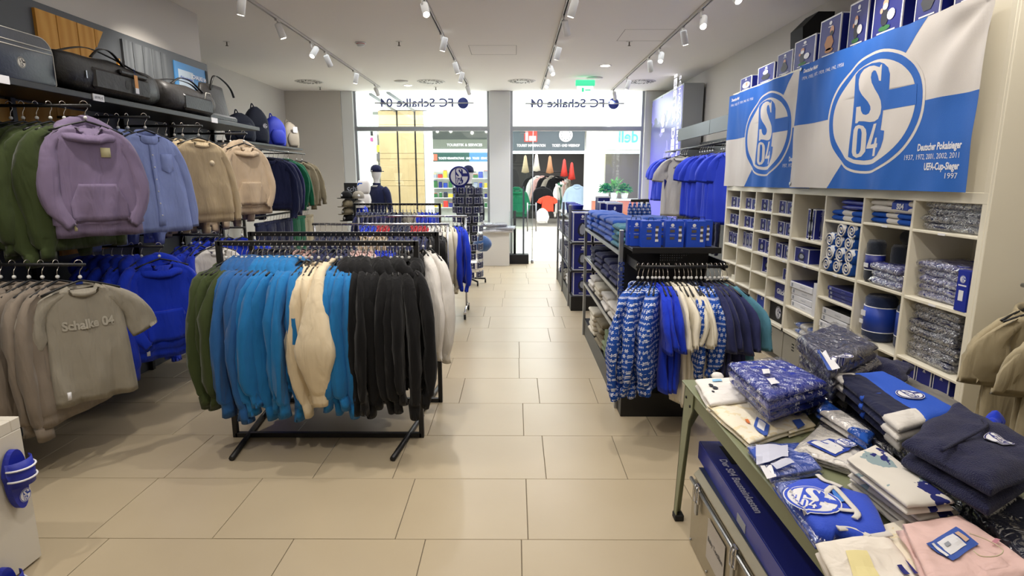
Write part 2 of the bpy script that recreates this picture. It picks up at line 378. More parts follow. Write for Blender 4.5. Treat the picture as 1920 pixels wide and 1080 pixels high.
# back wall, pillars and shop front
pl = aty(645, 300, YB).x; pw = aty(667, 300, YB).x
struct('wall_back', MB().box(XLF, pl, YB - .05, YB + .25, 0, ZC), WALLG)
BRIGHT = mat('pillar_white', '#e6e8e6', 0.6)
struct('trim_1', MB().box(pl, pw, YB - .02, YB + .3, 0, ZC, b=.01), BRIGHT)
m0, m1 = aty(918, 300, YB).x, aty(957, 300, YB).x
struct('trim_2', MB().box(m0, m1, YB - .03, YB + .4, 0, ZC, b=.01), BRIGHT)
r0, r1 = aty(1205, 300, YB).x, aty(1218, 300, YB).x
struct('trim_3', MB().box(r0, XR, YB - .02, YB + .3, 0, ZC, b=.01), BRIGHT)
zt = aty(800, 237, YB).z
FR = mat('frame_aluminium', '#a7abb0', 0.35, metal=0.6)
def window(name, x0, x1, door=False):
    w = tag(MB().box(x0, x1, YB + .02, YB + .10, zt - .09, zt, b=.004).build(name, FR), kind='structure')
    for a, b_, c, d in ((x0, x0 + .05, 0, ZC), (x1 - .05, x1, 0, ZC)): bx('frame_post', FR, w, a, b_, YB + .03, YB + .09, c, d, b=.004)
    bx('glass_pane', GLASS, w, x0 + .05, x1 - .05, YB + .055, YB + .065, zt, ZC)
    if not door:
        bx('bottom_rail', FR, w, x0, x1, YB + .02, YB + .1, 0, .1, b=.004)
        bx('glass_pane', GLASS, w, x0 + .05, x1 - .05, YB + .055, YB + .065, .1, zt - .09)
    return w
w1 = window('window_1', pw, m0)
w2 = window('window_2', m1, r0, True)
# mirrored shop lettering on both fascia panes with a rail running through it
def fascia(par, u0, u1, ud, v):
    a = aty(u0, v, YB - .06); b_ = aty(u1, v, YB - .06); d = aty(ud, v, YB - .05)
    t = text_mesh('FC Schalke 04', .235, 0.004, align='CENTER')
    ws = [p.co.x for p in t.vertices]; sx = (b_.x - a.x) / (max(ws) - min(ws))
    # seen from the back: letters run the other way
    o = put('shop_lettering', t, mat('fascia_letter_blue', '#4c5794', 0.5), par, ((a.x + b_.x) / 2, YB - .02, a.z), (RX, 0, 0), (-sx, 1.0, 1))
    MB().lathe([(.11, -.01), (.11, .01)], 40, (d.x, YB - .02, d.z), 'y').build('sign_disc', mat('fascia_disc_blue', '#3d4c9c', 0.5), par)
    l = aty(u0 - 10, v, YB - .06).x; r = aty(ud + 20, v, YB - .06).x
    bx('sign_rail', STEEL, par, l, r, YB - .045, YB - .03, d.z - .012, d.z + .012)
fascia(w1, 712, 850, 868, 193)
fascia(w2, 995, 1134, 1151, 194)
# glass entrance doors with bar handles
d1 = tag(MB().box(aty(985, 300, YB - .1).x, aty(1002, 300, YB).x - .3, YB - .02, YB, 2.7, 2.74).build('door_1', FR), kind='structure')
def leaf(par, xa, ya, xb, yb):
    v = Vector((xb - xa, yb - ya, 0)); n = Vector((-v.y, v.x, 0)).normalized() * .006
    p = [Vector((xa, ya, .02)) - n, Vector((xb, yb, .02)) - n, Vector((xb, yb, .02)) + n, Vector((xa, ya, .02)) + n]
    return MB().poly(p, (0, 0, zt - .12)).build('glass_pane', GLASS, par)
dx = aty(998, 490, 12.3).x
leaf(d1, dx, 12.35, dx - .42, YB)
leaf(d1, 1.75, YB - .05, r0 - .05, YB + .02)
for uu in (989, 1005):
    a = aty(uu, 380, 12.2); b_ = aty(uu, 434, 12.2)
    MB().tube([a, b_], .014, 10).build('door_handle', STEEL, d1)
for uu, du in ((989, 1), (1005, -1)):
    for vv in (384, 430): MB().tube([aty(uu, vv, 12.2), aty(997, vv, 12.28)], .006, 6).build('handle_mount', STEEL, d1)
MB().tube([(dx, 12.35, 0), (dx, 12.35, zt - .1)], .008, 8).build('edge_rail', FR, d1)
MB().lathe([(.03, 0), (.03, .05), (.012, .08)], 12, (dx, 12.33, 0)).build('floor_pivot', STEEL, d1)
# security gate posts on a dark plinth
g = empty('security_gate', (.06, 12.3, 0), label='pair of dark security gate posts on a black floor plate by the entrance', cat='security gate')
a = aty(952, 492, 12.3); b_ = aty(991, 492, 12.3)
bx('floor_plate', BLACKM, g, a.x - .06, b_.x - .06, -.12, .12, 0, .20, b=.008)
p = aty(965, 395, 12.3); MB().tube([(p.x - .06, 0, .2), (p.x - .06, 0, p.z)], .03, 10).build('post', BLACKM, g)
p = aty(982, 350, 12.3); bx('post', mat('slate_post', '#4a5058', .5), g, p.x - .08, p.x - .045, -.05, .05, .2, p.z, b=.004)
bx('panel', GLASS, g, a.x - .03, p.x - .09, -.01, .01, .25, 1.1)
struct('baseboard_right', MB().box(XR - .015, XR, 7.2, YB, 0, .08, b=.003), WHITE)
struct('baseboard_left', MB().box(XLF, XLF + .015, 6.85, YB - .1, 0, .08, b=.003), WHITE)
# ------------------------------------------------------------------ ceiling fittings
TRK = mat('track_white', '#d6d2cc', .5)
LAMPF = mat('lamp_face', '#fff4e2', .4, emis=22.0)
tracks = [(-2.66, 4.2, 11.9), (-.91, 4.2, 11.75), (.53, 4.2, 12.2), (1.96, 4.2, 12.35)]
hb = MB().lathe([(.001, -.075), (.033, -.075), (.038, -.07), (.038, .075), (.030, .085), (.001, .085)], 20); HEADM = hb.mesh('can')
hf = MB().lathe([(.001, -.078), (.030, -.078)], 20); FACEM = hf.mesh('lamp_face')
hs = MB().box(-.014, .014, -.05, .05, -.03, -.005, b=.003).tube([(0, 0, -.03), (0, 0, -.085)], .008, 8); MOUNTM = hs.mesh('mount')
names = ['leftmost', 'second from the left', 'third from the left', 'rightmost']
headpos = {0: [(459, 8, 0, 1), (533, 55, 0, 1), (590, 95, 1, 1), (620, 112, 0, 0), (668, 145, 0, 1), (707, 170, 0, 0)],
           1: [(795, 14, 1, 1), (829, 80, 0, 1), (854, 125, 0, 1), (863, 143, 0, 1), (876, 168, 0, 0)],
           2: [(1071, 12, 0, 1), (1054, 50, 0, 0), (1041, 98, 0, 1), (1030, 130, 1, 1), (1021, 155, 1, 1)],
           3: [(1375, -12, 1, 1), (1309, 38, 1, 1), (1280, 68, 0, 1), (1233, 105, 1, 1), (1215, 122, 0, 0), (1175, 157, 0, 1), (1149, 178, 0, 0)]}
for i, (tx, ya, yb) in enumerate(tracks):
    t = empty('ceiling_track', (tx, (ya + yb) / 2, ZC), label='%s ceiling track, long white rail with a dark slot for spotlights' % names[i], cat='track light rail')
    L = (yb - ya) / 2
    MB().box(-.017, -.009, -L, L, -.03, 0).box(.009, .017, -L, L, -.03, 0).box(-.017, .017, -L, L, -.004, 0).build('rail', TRK, t)
    MB().box(-.009, .009, -L, L, -.016, -.004).build('slot', BLACKM, t)
    hp = headpos[i]
    for j, (u, v, tow, on) in enumerate(hp):
        y = max(4.35, atz(u, v, 3.42).y)
        h = empty('spotlight', (tx, y, ZC - .02), label='white can spotlight on the %s ceiling track, %s%s' % (names[i], ('nearest to the camera' if j == 0 else 'farthest away' if j == len(hp) - 1 else ORD[j] + ' from the camera'), '' if on else ', unlit'),
                  cat='spotlight', group='track spotlights')
        put('mount', MOUNTM, TRK, h)
        tilt = (radians(38) if tow else radians(-12)); side = radians((-1) ** (i + j) * 16)
        if not on: tilt = radians(-28)
        can = put('can', HEADM, PLAST, h, (0.03, 0, -.13), (-tilt, side, 0))
        put('lamp_face', FACEM, LAMPF if on else PLAST, can, (0, 0, 0))
# lamps of the tracks as soft spots, one row per track, also the part behind the photographer
for i, (tx, ya, yb) in enumerate(tracks):
    for j in range(7):
        y = -.6 + j * 2.0 + .35 * i
        l = bpy.data.lights.new('track_lamp', 'SPOT'); l.energy = (55 if y < 1 else 80) * (.72 if i == 3 else 1); l.spot_size = radians(98); l.spot_blend = .7; l.shadow_soft_size = .035
        l.color = (1.0, .93, .84) if y < 6 else (1.0, .97, .95)
        o = bpy.data.objects.new('track_lamp', l); COL.objects.link(o); o.location = (tx, y, 3.36)
        o.rotation_euler = (radians(16 if j % 2 else -14), radians({0: 27, 1: 10, 2: -12, 3: -34}[i] if j % 2 else {0: -6, 1: -14, 2: 10, 3: -22}[i]), 0)
# swirl diffusers, discs, sprinklers, downlights
SLOT = mat('diffuser_slot', '#4a4641', .8)
for j, (u, v) in enumerate(((580, 153), (808, 153), (978, 152), (1203, 153))):
    c = atz(u, v, ZC); d = empty('swirl_diffuser', (c.x, c.y, ZC), label='round swirl air diffuser in the ceiling, %s of the four' % ordn(j, 4), cat='air vent', group='ceiling swirl diffusers')
    MB().lathe([(.001, -.006), (.24, -.006), (.26, 0)], 32).build('plate', TRK, d)
    s = MB()
    for q in range(16):
        for rr_, wd_ in ((.20, .03), (.13, .024)):
            a = 2 * pi * q / 16 + (.2 if rr_ < .15 else 0); M = Matrix.Translation((rr_ * cos(a), rr_ * sin(a), -.008)) @ Matrix.Rotation(a + .6, 4, 'Z')
            s.box(-wd_, wd_, -.009, .009, -.001, .001, M=M)
    s.build('slots', SLOT, d)
for j, (u, v, r) in enumerate(((752, 152, .13), (1115, 146, .15))):
    c = atz(u, v, ZC); d = tag(MB().lathe([(.001, -.022), (r * .9, -.018), (r, 0)], 28, c).build('ceiling_speaker', TRK), 'round flat white ceiling speaker disc %s' % ('left of the middle air diffusers' if j == 0 else 'near the green exit sign'), 'ceiling speaker')
for j, (u, v, w_) in enumerate(((765, 160, 'behind the left speaker disc'), (1135, 123, 'right of the middle of the ceiling'))):
    c = atz(u, v, ZC); d = empty('downlight', (c.x, c.y, ZC), label='small bright recessed downlight ' + w_, cat='downlight')
    MB().lathe([(.075, -.006), (.10, -.003), (.10, 0)], 24, cap=False).build('rim', TRK, d); MB().lathe([(.001, -.004), (.075, -.004)], 24).build('lens', LAMPF, d)
for j, (u, v) in enumerate(((425, 78), (748, 78), (817, 163), (1180, 78), (600, 163))):
    c = atz(u, v, ZC); d = empty('sprinkler', (c.x, c.y, ZC), label='small brass sprinkler head hanging from the ceiling, %s' % ['far left before the wall corner', 'between the two left tracks', 'by the second swirl diffuser', 'between the two right tracks', 'by the leftmost swirl diffuser'][j], cat='sprinkler', group='ceiling sprinklers')
    MB().lathe([(.001, -.004), (.04, -.003), (.045, 0)], 16).build('rosette', TRK, d)
    MB().tube([(0, 0, 0), (0, 0, -.05)], .008, 8).lathe([(.001, -.056), (.02, -.054), (.02, -.05), (.001, -.048)], 10).build('nozzle', mat('brass_dark', '#5f564c', .4, metal=.8), d)
c = atz(676, 80, ZC); d = empty('smoke_detector', (c.x, c.y, ZC), label='white smoke detector with a red ring between the left tracks', cat='smoke detector')
MB().lathe([(.001, -.05), (.045, -.045), (.055, -.015), (.07, -.012), (.07, 0)], 20).build('housing', PLAST, d); MB().lathe([(.056, -.02), (.058, -.014)], 20, cap=False).build('ring', RED, d)
for j, (u0, v0, u1, v1) in enumerate(((1172, 24, 1300, 55), (878, 61, 968, 85))):
    a = atz(u0, v1, ZC); b_ = atz(u1, v0, ZC); s = MB(); x0, x1, y0, y1 = a.x, max(b_.x, a.x + .6), a.y, max(b_.y, a.y + .6)
    for q in ((x0, x1, y0, y0 + .006), (x0, x1, y1, y1 + .006), (x0, x0 + .006, y0, y1), (x1, x1 + .006, y0, y1)): s.box(*q, ZC - .001, ZC + .01)
    tag(s.build('access_panel', mat('panel_joint', '#8e8880', .8)), 'thin outline of a ceiling access panel %s' % ('on the right by the rightmost track' if j == 0 else 'in the middle of the ceiling'), 'ceiling panel')
e = empty('exit_sign', (1.24, 10.8, 3.42), label='green and white running exit sign hung from the ceiling before the entrance', cat='exit sign')
EG = mat('exit_green', '#2fae7d', .4, emis=1.2)
bx('body', EG, e, -.17, .17, -.04, .04, -.03, .07, b=.01); bx('panel', mat('exit_panel', '#eef6f2', .4, emis=1.2), e, -.14, .14, -.008, .008, -.17, -.03)
MB().box(-.06, -.02, -.012, -.008, -.13, -.06).box(.0, .10, -.012, -.008, -.11, -.09).build('symbol', EG, e)
# ------------------------------------------------------------------ the mall beyond the glass
YM = 22.0
MF = NB('mall_floor', .3); bt = MF.nt.nodes.new('ShaderNodeTexBrick'); bt.inputs['Scale'].default_value = 1.0; bt.inputs['Brick Width'].default_value = .9; bt.inputs['Row Height'].default_value = .6; bt.inputs['Mortar Size'].default_value = .006
bt.inputs['Color1'].default_value = lin('#cfc9bd'); bt.inputs['Color2'].default_value = lin('#c6bfb2'); bt.inputs['Mortar'].default_value = lin('#8e8779')
MF.nt.links.new(MF.tc.outputs['Object'], bt.inputs['Vector']); MF.out(bt.outputs[0])
tag(MB().box(-9, 9, 12.55, YM, -.05, 0).build('mall_floor', MF.m), kind='structure')
struct('mall_ceiling', MB().box(-9, 9, 12.75, 28, 3.62, 3.7), mat('mall_white', '#f2f2ee', .8))
MW = mat('mall_wall', '#e9ebe6', .7)
struct('mall_wall_side', MB().box(-9.1, -9, 12.6, 28, 0, 3.7).box(9, 9.1, 12.6, 28, 0, 3.7).box(-9, 9, 27.9, 28, 0, 3.7), MW)
def rect(name, m, par, u0, v0, u1, v1, Y, th=.05, b=0.0):
    a = aty(u0, v0, Y); c = aty(u1, v1, Y); return bx(name, m, par, a.x, c.x, Y, Y + th, c.z, a.z, b=b)
def ux(u, Y, v=350): return aty(u, v, Y).x
# facade of the shops opposite
f = tag(MB().box(ux(1097, YM), ux(1131, YM), YM - .1, YM + .5, 0, 3.62).box(ux(1182, YM) + .35, 9, YM, YM + .3, 0, 3.62).box(ux(935, YM), ux(960, YM), YM - .1, YM + .5, 0, 3.62).build('mall_facade', MW), kind='structure')
DK = mat('sign_band_slate', '#454f57', .5)
s1 = empty('shop_sign', (ux(1028, YM), YM - .1, aty(1028, 262, YM - .1).z), label='dark slate sign band over the clothes shop across the mall, red square and white ball', cat='sign')
def rel(o, u, v, dy=0.0):
    p = aty(u, v, o.location.y + dy); return (p.x - o.location.x, dy, p.z - o.location.z)
def relrect(name, m, par, u0, v0, u1, v1, dy=-.01, th=.01):
    a = rel(par, u0, v0, dy); c = rel(par, u1, v1, dy); return bx(name, m, par, a[0], c[0], dy, dy + th, c[2], a[2])
relrect('board', DK, s1, 959, 240, 1096, 282, 0, .08)
relrect('info_square', RED, s1, 983, 242, 1007, 266, -.02, .02)
relrect('info_letter', PAPER, s1, 985.5, 248, 990, 264, -.03, .01); relrect('info_dot', PAPER, s1, 985.5, 243, 990, 246.5, -.03, .01); relrect('info_lines', PAPER, s1, 992, 255, 1005, 264, -.03, .01)
p = rel(s1, 1061, 253, -.03); MB().lathe([(.25, 0), (.25, .01)], 32, p, 'y').build('ball_emblem', PAPER, s1)
for a in range(10):
    q = (p[0] + .17 * cos(a * .63), p[1] - .004, p[2] + .17 * sin(a * .63)); MB().lathe([(.018, 0), (.018, .003)], 6, q, 'y').build('ball_mark', DK, s1)
for tx_, uc, wd_ in (('TOURIST INFORMATION', 996, 54), ('TICKET- UND WEBSHOP', 1061, 52)):
    q = rel(s1, uc, 273, -.02); t = text_mesh(tx_, .13, .004); ws = [v.co.x for v in t.vertices]; put('lettering', t, PAPER, s1, q, (RX, 0, 0), ((wd_ * .0205) / (max(ws) - min(ws)) * .95, 1, 1))
relrect('light_band', mat('sign_light', '#eef4fa', .4, emis=2), s1, 959, 283, 1096, 288, -.02, .05)
# left shop
s2 = empty('shop_sign', (ux(860, YM), YM - .1, aty(860, 262, YM - .1).z), label='green and blue ticket shop sign band with an orange square, left across the mall', cat='sign')
relrect('board', mat('sign_green', '#1f4a44', .5), s2, 803, 286, 880, 303, 0, .08); relrect('board', mat('sign_blue', '#4b7fb5', .5), s2, 880, 286, 919, 303, 0, .08)
relrect('orange_square', mat('sign_orange', '#e0624a', .5), s2, 809, 289, 820, 301, -.02, .02); relrect('letter_mark', PAPER, s2, 810.5, 290, 813, 299, -.03, .01)
t = text_mesh('TICKETS VERANSTALTUNG   UND   TOURS   SERVICES', .11, .004); ws = [v.co.x for v in t.vertices]
put('lettering', t, PAPER, s2, rel(s2, 870, 297, -.02), (RX, 0, 0), (1.88 / (max(ws) - min(ws)), 1, 1))
relrect('light_band', mat('sign_light', '#eef4fa', .4, emis=2), s2, 803, 280, 919, 284, -.02, .05)
UP = mat('mezzanine_grey', '#6d7268', .6); relrect('bulkhead', UP, s2, 801, 243, 919, 279, .05, .1)
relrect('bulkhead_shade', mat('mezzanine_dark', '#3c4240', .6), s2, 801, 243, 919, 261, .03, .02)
t = text_mesh('TOURISTIK & SERVICES', .13, .004); ws = [v.co.x for v in t.vertices]; put('lettering', t, PAPER, s2, rel(s2, 871, 272, .0), (RX, 0, 0), (1.3 / (max(ws) - min(ws)), 1, 1))
for uu, vv in ((820, 246), (845, 246), (885, 249), (912, 246)):
    q = rel(s2, uu, vv, .0); MB().lathe([(.05, 0), (.05, .02)], 12, q, 'y').build('lamp_spot', LAMPF, s2)
# right shop across
s3 = empty('shop_sign', (ux(1178, YM), YM - .1, aty(1178, 257, YM - .1).z), label='turquoise shop letters on the bright front at the right across the mall', cat='sign')
put('lettering', text_mesh('dell', .62, .006), mat('sign_turquoise', '#48d0b4', .4, emis=.5), s3, rel(s3, 1178, 257, -.03), (RX, 0, 0), (-.85, 1, 1))
relrect('fascia', mat('fascia_cream', '#e4e0cf', .6), s3, 1131, 243, 1210, 281, .03, .05)
relrect('light_band', mat('sign_light', '#eef4fa', .4, emis=2), s3, 1131, 282, 1206, 288, -.02, .05)
struct('mall_shop_wall', MB().box(ux(1131, 26), 9, 26, 26.1, 0, 3.6).box(ux(1131, YM) , ux(1134, YM), YM, 26, 0, 3.6), mat('shop_beige', '#cdc4b0', .7))
struct('mall_shop_back', MB().box(ux(935, 26.5), ux(1131, 26.5), 26.5, 26.6, 0, 3.6), mat('shop_dark_wall', '#3d3a38', .8))
struct('mall_shop_floor', MB().box(-9, 9, YM, 27.9, -.05, .002), mat('shop_dark_floor', '#8f8a80', .5))
struct('mall_kiosk_back', MB().box(ux(801, 25), ux(935, 25), 25, 25.1, 0, 3.6), mat('kiosk_white', '#e3e4dc', .6, var=.05, vscale=2))
# stone clad column with black joints
YC = 16.5
cl = empty('clad_column', (ux(752, YC), YC, 0), label='tall column clad in pale tan stone slabs with black vertical joints, outside the left window', cat='column')
STONE = NB('stone_slab', .35); STONE.out(STONE.mix(STONE.noise(2.2, 6), lin('#a48c64'), lin('#beaa84'))); STONE = STONE.m
ztop = 3.6
us = [712, 745.5, 748, 778.5, 781, 795]
bx('core', BLACKM, cl, rel(cl, 713, 300)[0], rel(cl, 794, 300)[0], .03, .9, 0, ztop)
zs = [0, aty(750, 349, YC).z, aty(750, 339, YC).z, aty(750, 298, YC).z - .0, aty(750, 288, YC).z, aty(750, 234, YC).z, ztop]
for k_ in range(6):
    for c_ in range(3):
        xa, xb = rel(cl, us[c_ * 2], 300)[0], rel(cl, us[c_ * 2 + 1], 300)[0]
        bx('stone_slab', STONE, cl, xa + .004, xb - .004, 0, .05, zs[k_] + .006, zs[k_ + 1], b=.004)
struct('mall_pillar', MB().box(ux(796, YC), ux(805, YC), YC + .1, YC + .9, 0, 3.6), BRIGHT)
struct('mall_wall_left', MB().box(ux(672, 15), ux(694, 15), 15, 15.1, 0, 3.6).box(-9, ux(712, 18.5), 18.5, 18.6, 0, 3.6), mat('wall_mint', '#d3dcd3', .6))
for k_, (ua, va, ub, vb) in enumerate(((725, 172, 783, 212), (692, 175, 748, 212))):
    b_ = atz(ub, vb, 3.6); a = atz(ua, va, 3.6)
    tag(MB().tube([(a.x, a.y + .1, 3.6), (b_.x, min(b_.y, YC), 3.6)], .035, 6).build('mall_ceiling_rail', mat('rail_grey', '#6b6f70', .5)), '%s slanting dark rail on the mall ceiling running to the clad column' % ('right' if k_ == 0 else 'left'), 'ceiling rail')
# poster board and yellow figure beside the column
k1 = empty('display_shelf', (ux(702, 17), 17, 0), label='narrow pale display stand with colourful goods left of the clad column', cat='display stand')
relrect('panel', mat('stand_cream', '#e6dfc8', .6), k1, 695, 245, 712, 372, 0, .3)
relrect('sign', BLACKM, k1, 694, 243, 699, 254, -.02, .02); relrect('sign', mat('magenta', '#b04a8c', .5), k1, 694, 258, 699, 265, -.02, .02)
relrect('sign', mat('yellow_toy', '#e8d23a', .5), k1, 706, 272, 712, 285, -.02, .02); relrect('shade_gap', mat('grey_goods', '#6f6a62', .6), k1, 706, 288, 712, 302, -.02, .02)
relrect('louvre', mat('louvre_grey', '#8d9287', .5), k1, 698, 200, 712, 215, -.02, .02)
# ================================================================== CLOTHES
def cr(P, n):
    """Catmull-Rom through tuples, n points"""
    out = []; N = len(P) - 1
    for i in range(n):
        t = i / (n - 1) * N; k = min(int(t), N - 1); f = t - k
        a, b, c, d = P[max(k - 1, 0)], P[k], P[k + 1], P[min(k + 2, N)]
        out.append(tuple(.5 * (2 * b[j] + (c[j] - a[j]) * f + (2 * a[j] - 5 * b[j] + 4 * c[j] - d[j]) * f * f + (3 * b[j] - a[j] - 3 * c[j] + d[j]) * f ** 3) for j in range(len(b))))
    return out
def nz(x, y, z, s=1.0): return noise.noise(Vector((x * s, y * s, z * s)))
class Body:
    def __init__(s, L=.80, w=.265, th=.034, seed=0, band=True, fold=.010, full=1.0, neck=.092, flare=1.0):
        s.L, s.w, s.th, s.seed, s.band, s.fold, s.full, s.neck, s.flare = L, w, th, seed, band, fold, full, neck, flare
        s.k = 26 + (seed * 7 % 9); s.ph = seed * 1.7
    def W(s, z):
        if z > -.19: return s.neck + (s.w - .015 - s.neck) * min(1, max(0, (-.10 - z) / .09)) ** .8
        q = min(1, (-.19 - z) / .10); w = s.w - .015 + .015 * q
        w *= 1 + (s.flare - 1) * min(1, max(0, (-.25 - z) / .5))
        if s.band and z < -s.L + .075: w *= .95
        return w
    def T(s, z):
        if z > -.19: return .045 + (s.th * .8 - .045) * min(1, (-.10 - z) / .09)
        t = s.th * (1 + .25 * min(1, (-.19 - z) / .3)) * s.full
        if s.band and z < -s.L + .075: t *= .8
        return t
    def bend(s, x, z):
        q = min(1, max(0, (-z - .2) / .5)); sd = s.seed * 13.1
        A = s.fold * q
        r1 = 1 - 2 * abs(nz(x * 8 + sd, z * 1.6, sd)); r2 = 1 - 2 * abs(nz(x * 15 + sd, z * 4 + x * 6, sd + 4))
        return A * .8 * sin(s.k * x + s.ph + 3 * z) - A * 1.1 * max(0, r1) ** 3 - A * .5 * max(0, r2) ** 3 + .014 * nz(x * 3 + sd, z * 3, sd) * (.3 + q)
    def ring(s, z, n, dz=None):
        r = []
        for i in range(n):
            a = 2 * pi * i / n; ca, sa = cos(a), sin(a)
            x = s.W(z) * (abs(ca) ** .8) * (1 if ca >= 0 else -1); y = s.T(z) * (abs(sa) ** .75) * (1 if sa >= 0 else -1)
            zz = z
            if z > -.12: zz -= .060 * max(0, -sa) + .012 * max(0, sa)
            if z < -s.L + .01: zz += .012 * nz(x * 6 + s.seed, y * 9, 3.3)
            r.append((x, y + s.bend(x, z), zz))
        return r
    def front(s, x, z):
        w = s.W(z); c = min(.999, abs(x) / w); ca = c ** (1 / .8); sa = sqrt(max(0, 1 - ca * ca))
        return -s.T(z) * sa ** .75 + s.bend(x, z)
    def mesh(s, n=30):
        b = MB(); b.smooth = True
        zs = [-.10, -.112, -.125, -.14, -.155, -.17, -.19, -.215, -.25]
        m = 9; z0, z1 = -.25, -s.L + .08
        zs += [z0 + (z1 - z0) * (i + 1) / m for i in range(m)]
        zs += [-s.L + .072, -s.L + .04, -s.L]
        R = [s.ring(z, n) for z in zs]
        inner = [(x * .8, y * .8, z - .02) for x, y, z in R[0]]; hem = [(x * .93, y * .6, z + .02) for x, y, z in R[-1]]
        b.rings([inner] + R + [hem]); return b.mesh('torso')
def sleeve_mesh(P, side, seed, n=14, m=15, twist=0.0, wr=.014, yb=0.0):
    """P rows: x, y, z, in-plane radius, thickness"""
    b = MB(); b.smooth = True; Q = cr(P, m); R = []
    for i, (x, y, z, a, t) in enumerate(Q):
        f = i / (m - 1); x0 = Q[max(i - 1, 0)]; x1 = Q[min(i + 1, m - 1)]
        d = Vector((x1[0] - x0[0], 0, x1[2] - x0[2])).normalized(); nrm = Vector((-d.z, 0, d.x))
        tw = twist * sin(pi * min(1, f * 1.1)); yy = y + yb * sin(pi * f)
        ring = []
        for k in range(n):
            q = 2 * pi * k / n; ca, sa = cos(q), sin(q); ea, et = a * abs(ca) ** .85 * (1 if ca > 0 else -1), t * abs(sa) ** .85 * (1 if sa > 0 else -1)
            if tw: ea, et = ea * cos(tw) - et * sin(tw), ea * sin(tw) + et * cos(tw)
            w = wr * nz(x * 9 + seed * 5, z * 11, q * 1.2 + seed) * (.4 + f) + wr * .9 * max(0, 1 - 2.2 * abs(nz(ca * 1.8 + seed * 3, z * 3.5, sa * 1.8))) ** 2 - wr * .5
            w *= max(.12, 1 - f ** 5)
            p = Vector((x, yy, z)) + nrm * (ea + w) + Vector((0, et + w, 0))
            ring.append((p.x * side, p.y, p.z))
        R.append(ring)
    c = R[-1]; cx = sum(p[0] for p in c) / n; cy = sum(p[1] for p in c) / n; cz = sum(p[2] for p in c) / n
    R.append([(cx + (p[0] - cx) * .93, cy + (p[1] - cy) * .8, p[2] + .03) for p in c])
    b.rings(R, cap0=True); return b.mesh('sleeve')
LONG = [(.12, 0, -.145, .028, .024), (.195, 0, -.185, .046, .030), (.245, 0, -.265, .064, .030), (.275, 0, -.40, .080, .033), (.285, 0, -.55, .084, .034), (.280, 0, -.70, .080, .034), (.268, 0, -.83, .070, .030), (.262, 0, -.862, .054, .028), (.261, 0, -.88, .050, .026), (.26, 0, -.95, .050, .026)]
FACE = [(.12, 0, -.145, .028, .020), (.195, 0, -.188, .040, .024), (.238, -.012, -.27, .052, .028), (.268, -.024, -.38, .058, .030), (.285, -.036, -.50, .058, .030), (.262, -.052, -.61, .052, .028), (.215, -.070, -.69, .040, .022), (.185, -.075, -.735, .034, .018)]
FACS = [(.12, 0, -.145, .028, .018), (.195, 0, -.188, .038, .020), (.240, -.012, -.27, .050, .024), (.278, -.018, -.40, .056, .025), (.305, -.022, -.55, .056, .024), (.322, -.024, -.68, .050, .022), (.328, -.024, -.76, .037, .018), (.332, -.024, -.82, .035, .016)]
SHRT = [(.12, 0, -.145, .028, .018), (.195, 0, -.19, .046, .020), (.262, 0, -.29, .090, .022), (.28, 0, -.38, .105, .022), (.29, 0, -.47, .112, .024)]
BOXY = [(.12, 0, -.145, .028, .020), (.21, 0, -.185, .048, .022), (.315, 0, -.28, .095, .030), (.36, -.01, -.36, .100, .032), (.39, -.01, -.43, .100, .030)]
def hood_mesh(seed, big=1.0):
    b = MB(); b.smooth = True; R = []; m = 22
    for i in range(m):
        a = 2 * pi * i / m; fr = (1 + cos(a)) / 2      # 1 at front
        cx, cy = .135 * sin(a) * big, -.070 * cos(a) + .025; cz = -.108 - .080 * fr + .014 * nz(seed, i * .7, 1)
        rad = (.036 + .016 * (1 - fr)) * big; hgt = rad * (.62 + .5 * (1 - fr))
        out = Vector((sin(a), -cos(a), 0)).normalized(); ring = []
        for k in range(10):
            q = 2 * pi * k / 10; r_ = 1 + .18 * nz(cx * 12 + k, cy * 12, seed)
            p = Vector((cx, cy, cz)) + out * (cos(q) * rad * r_) + Vector((0, 0, 1)) * (sin(q) * hgt * r_ - .35 * cos(q) * rad)
            ring.append(tuple(p))
        R.append(ring)
    b.rings(R, closed=True)
    R = []
    for i in range(8):
        t = i / 7; z = -.11 - .25 * t; w = .125 * sin(pi * (.15 + .80 * t)) ** .7; d = .036 * sin(pi * (.12 + .86 * t)) ** .6
        R.append([(w * cos(2 * pi * k / 16), .062 + d * sin(2 * pi * k / 16) + .006 * nz(k, i, seed), z - .02 * cos(2 * pi * k / 8)) for k in range(16)])
    b.rings(R, True, True); return b.mesh('hood')
def band_mesh(rx=.097, ry=.05, r=.007, front=.06, h=1.7):
    b = MB(); b.smooth = True; R = []
    for i in range(24):
        a = 2 * pi * i / 24; fr = (1 + cos(a)) / 2; out = Vector((sin(a), -cos(a), 0))
        R.append([tuple(Vector((rx * sin(a), -ry * cos(a), -.10 - front * fr)) + out * cos(q) * r + Vector((0, 0, sin(q) * r * h))) for q in [2 * pi * k / 8 for k in range(8)]])
    b.rings(R, closed=True); return b.mesh('collar')
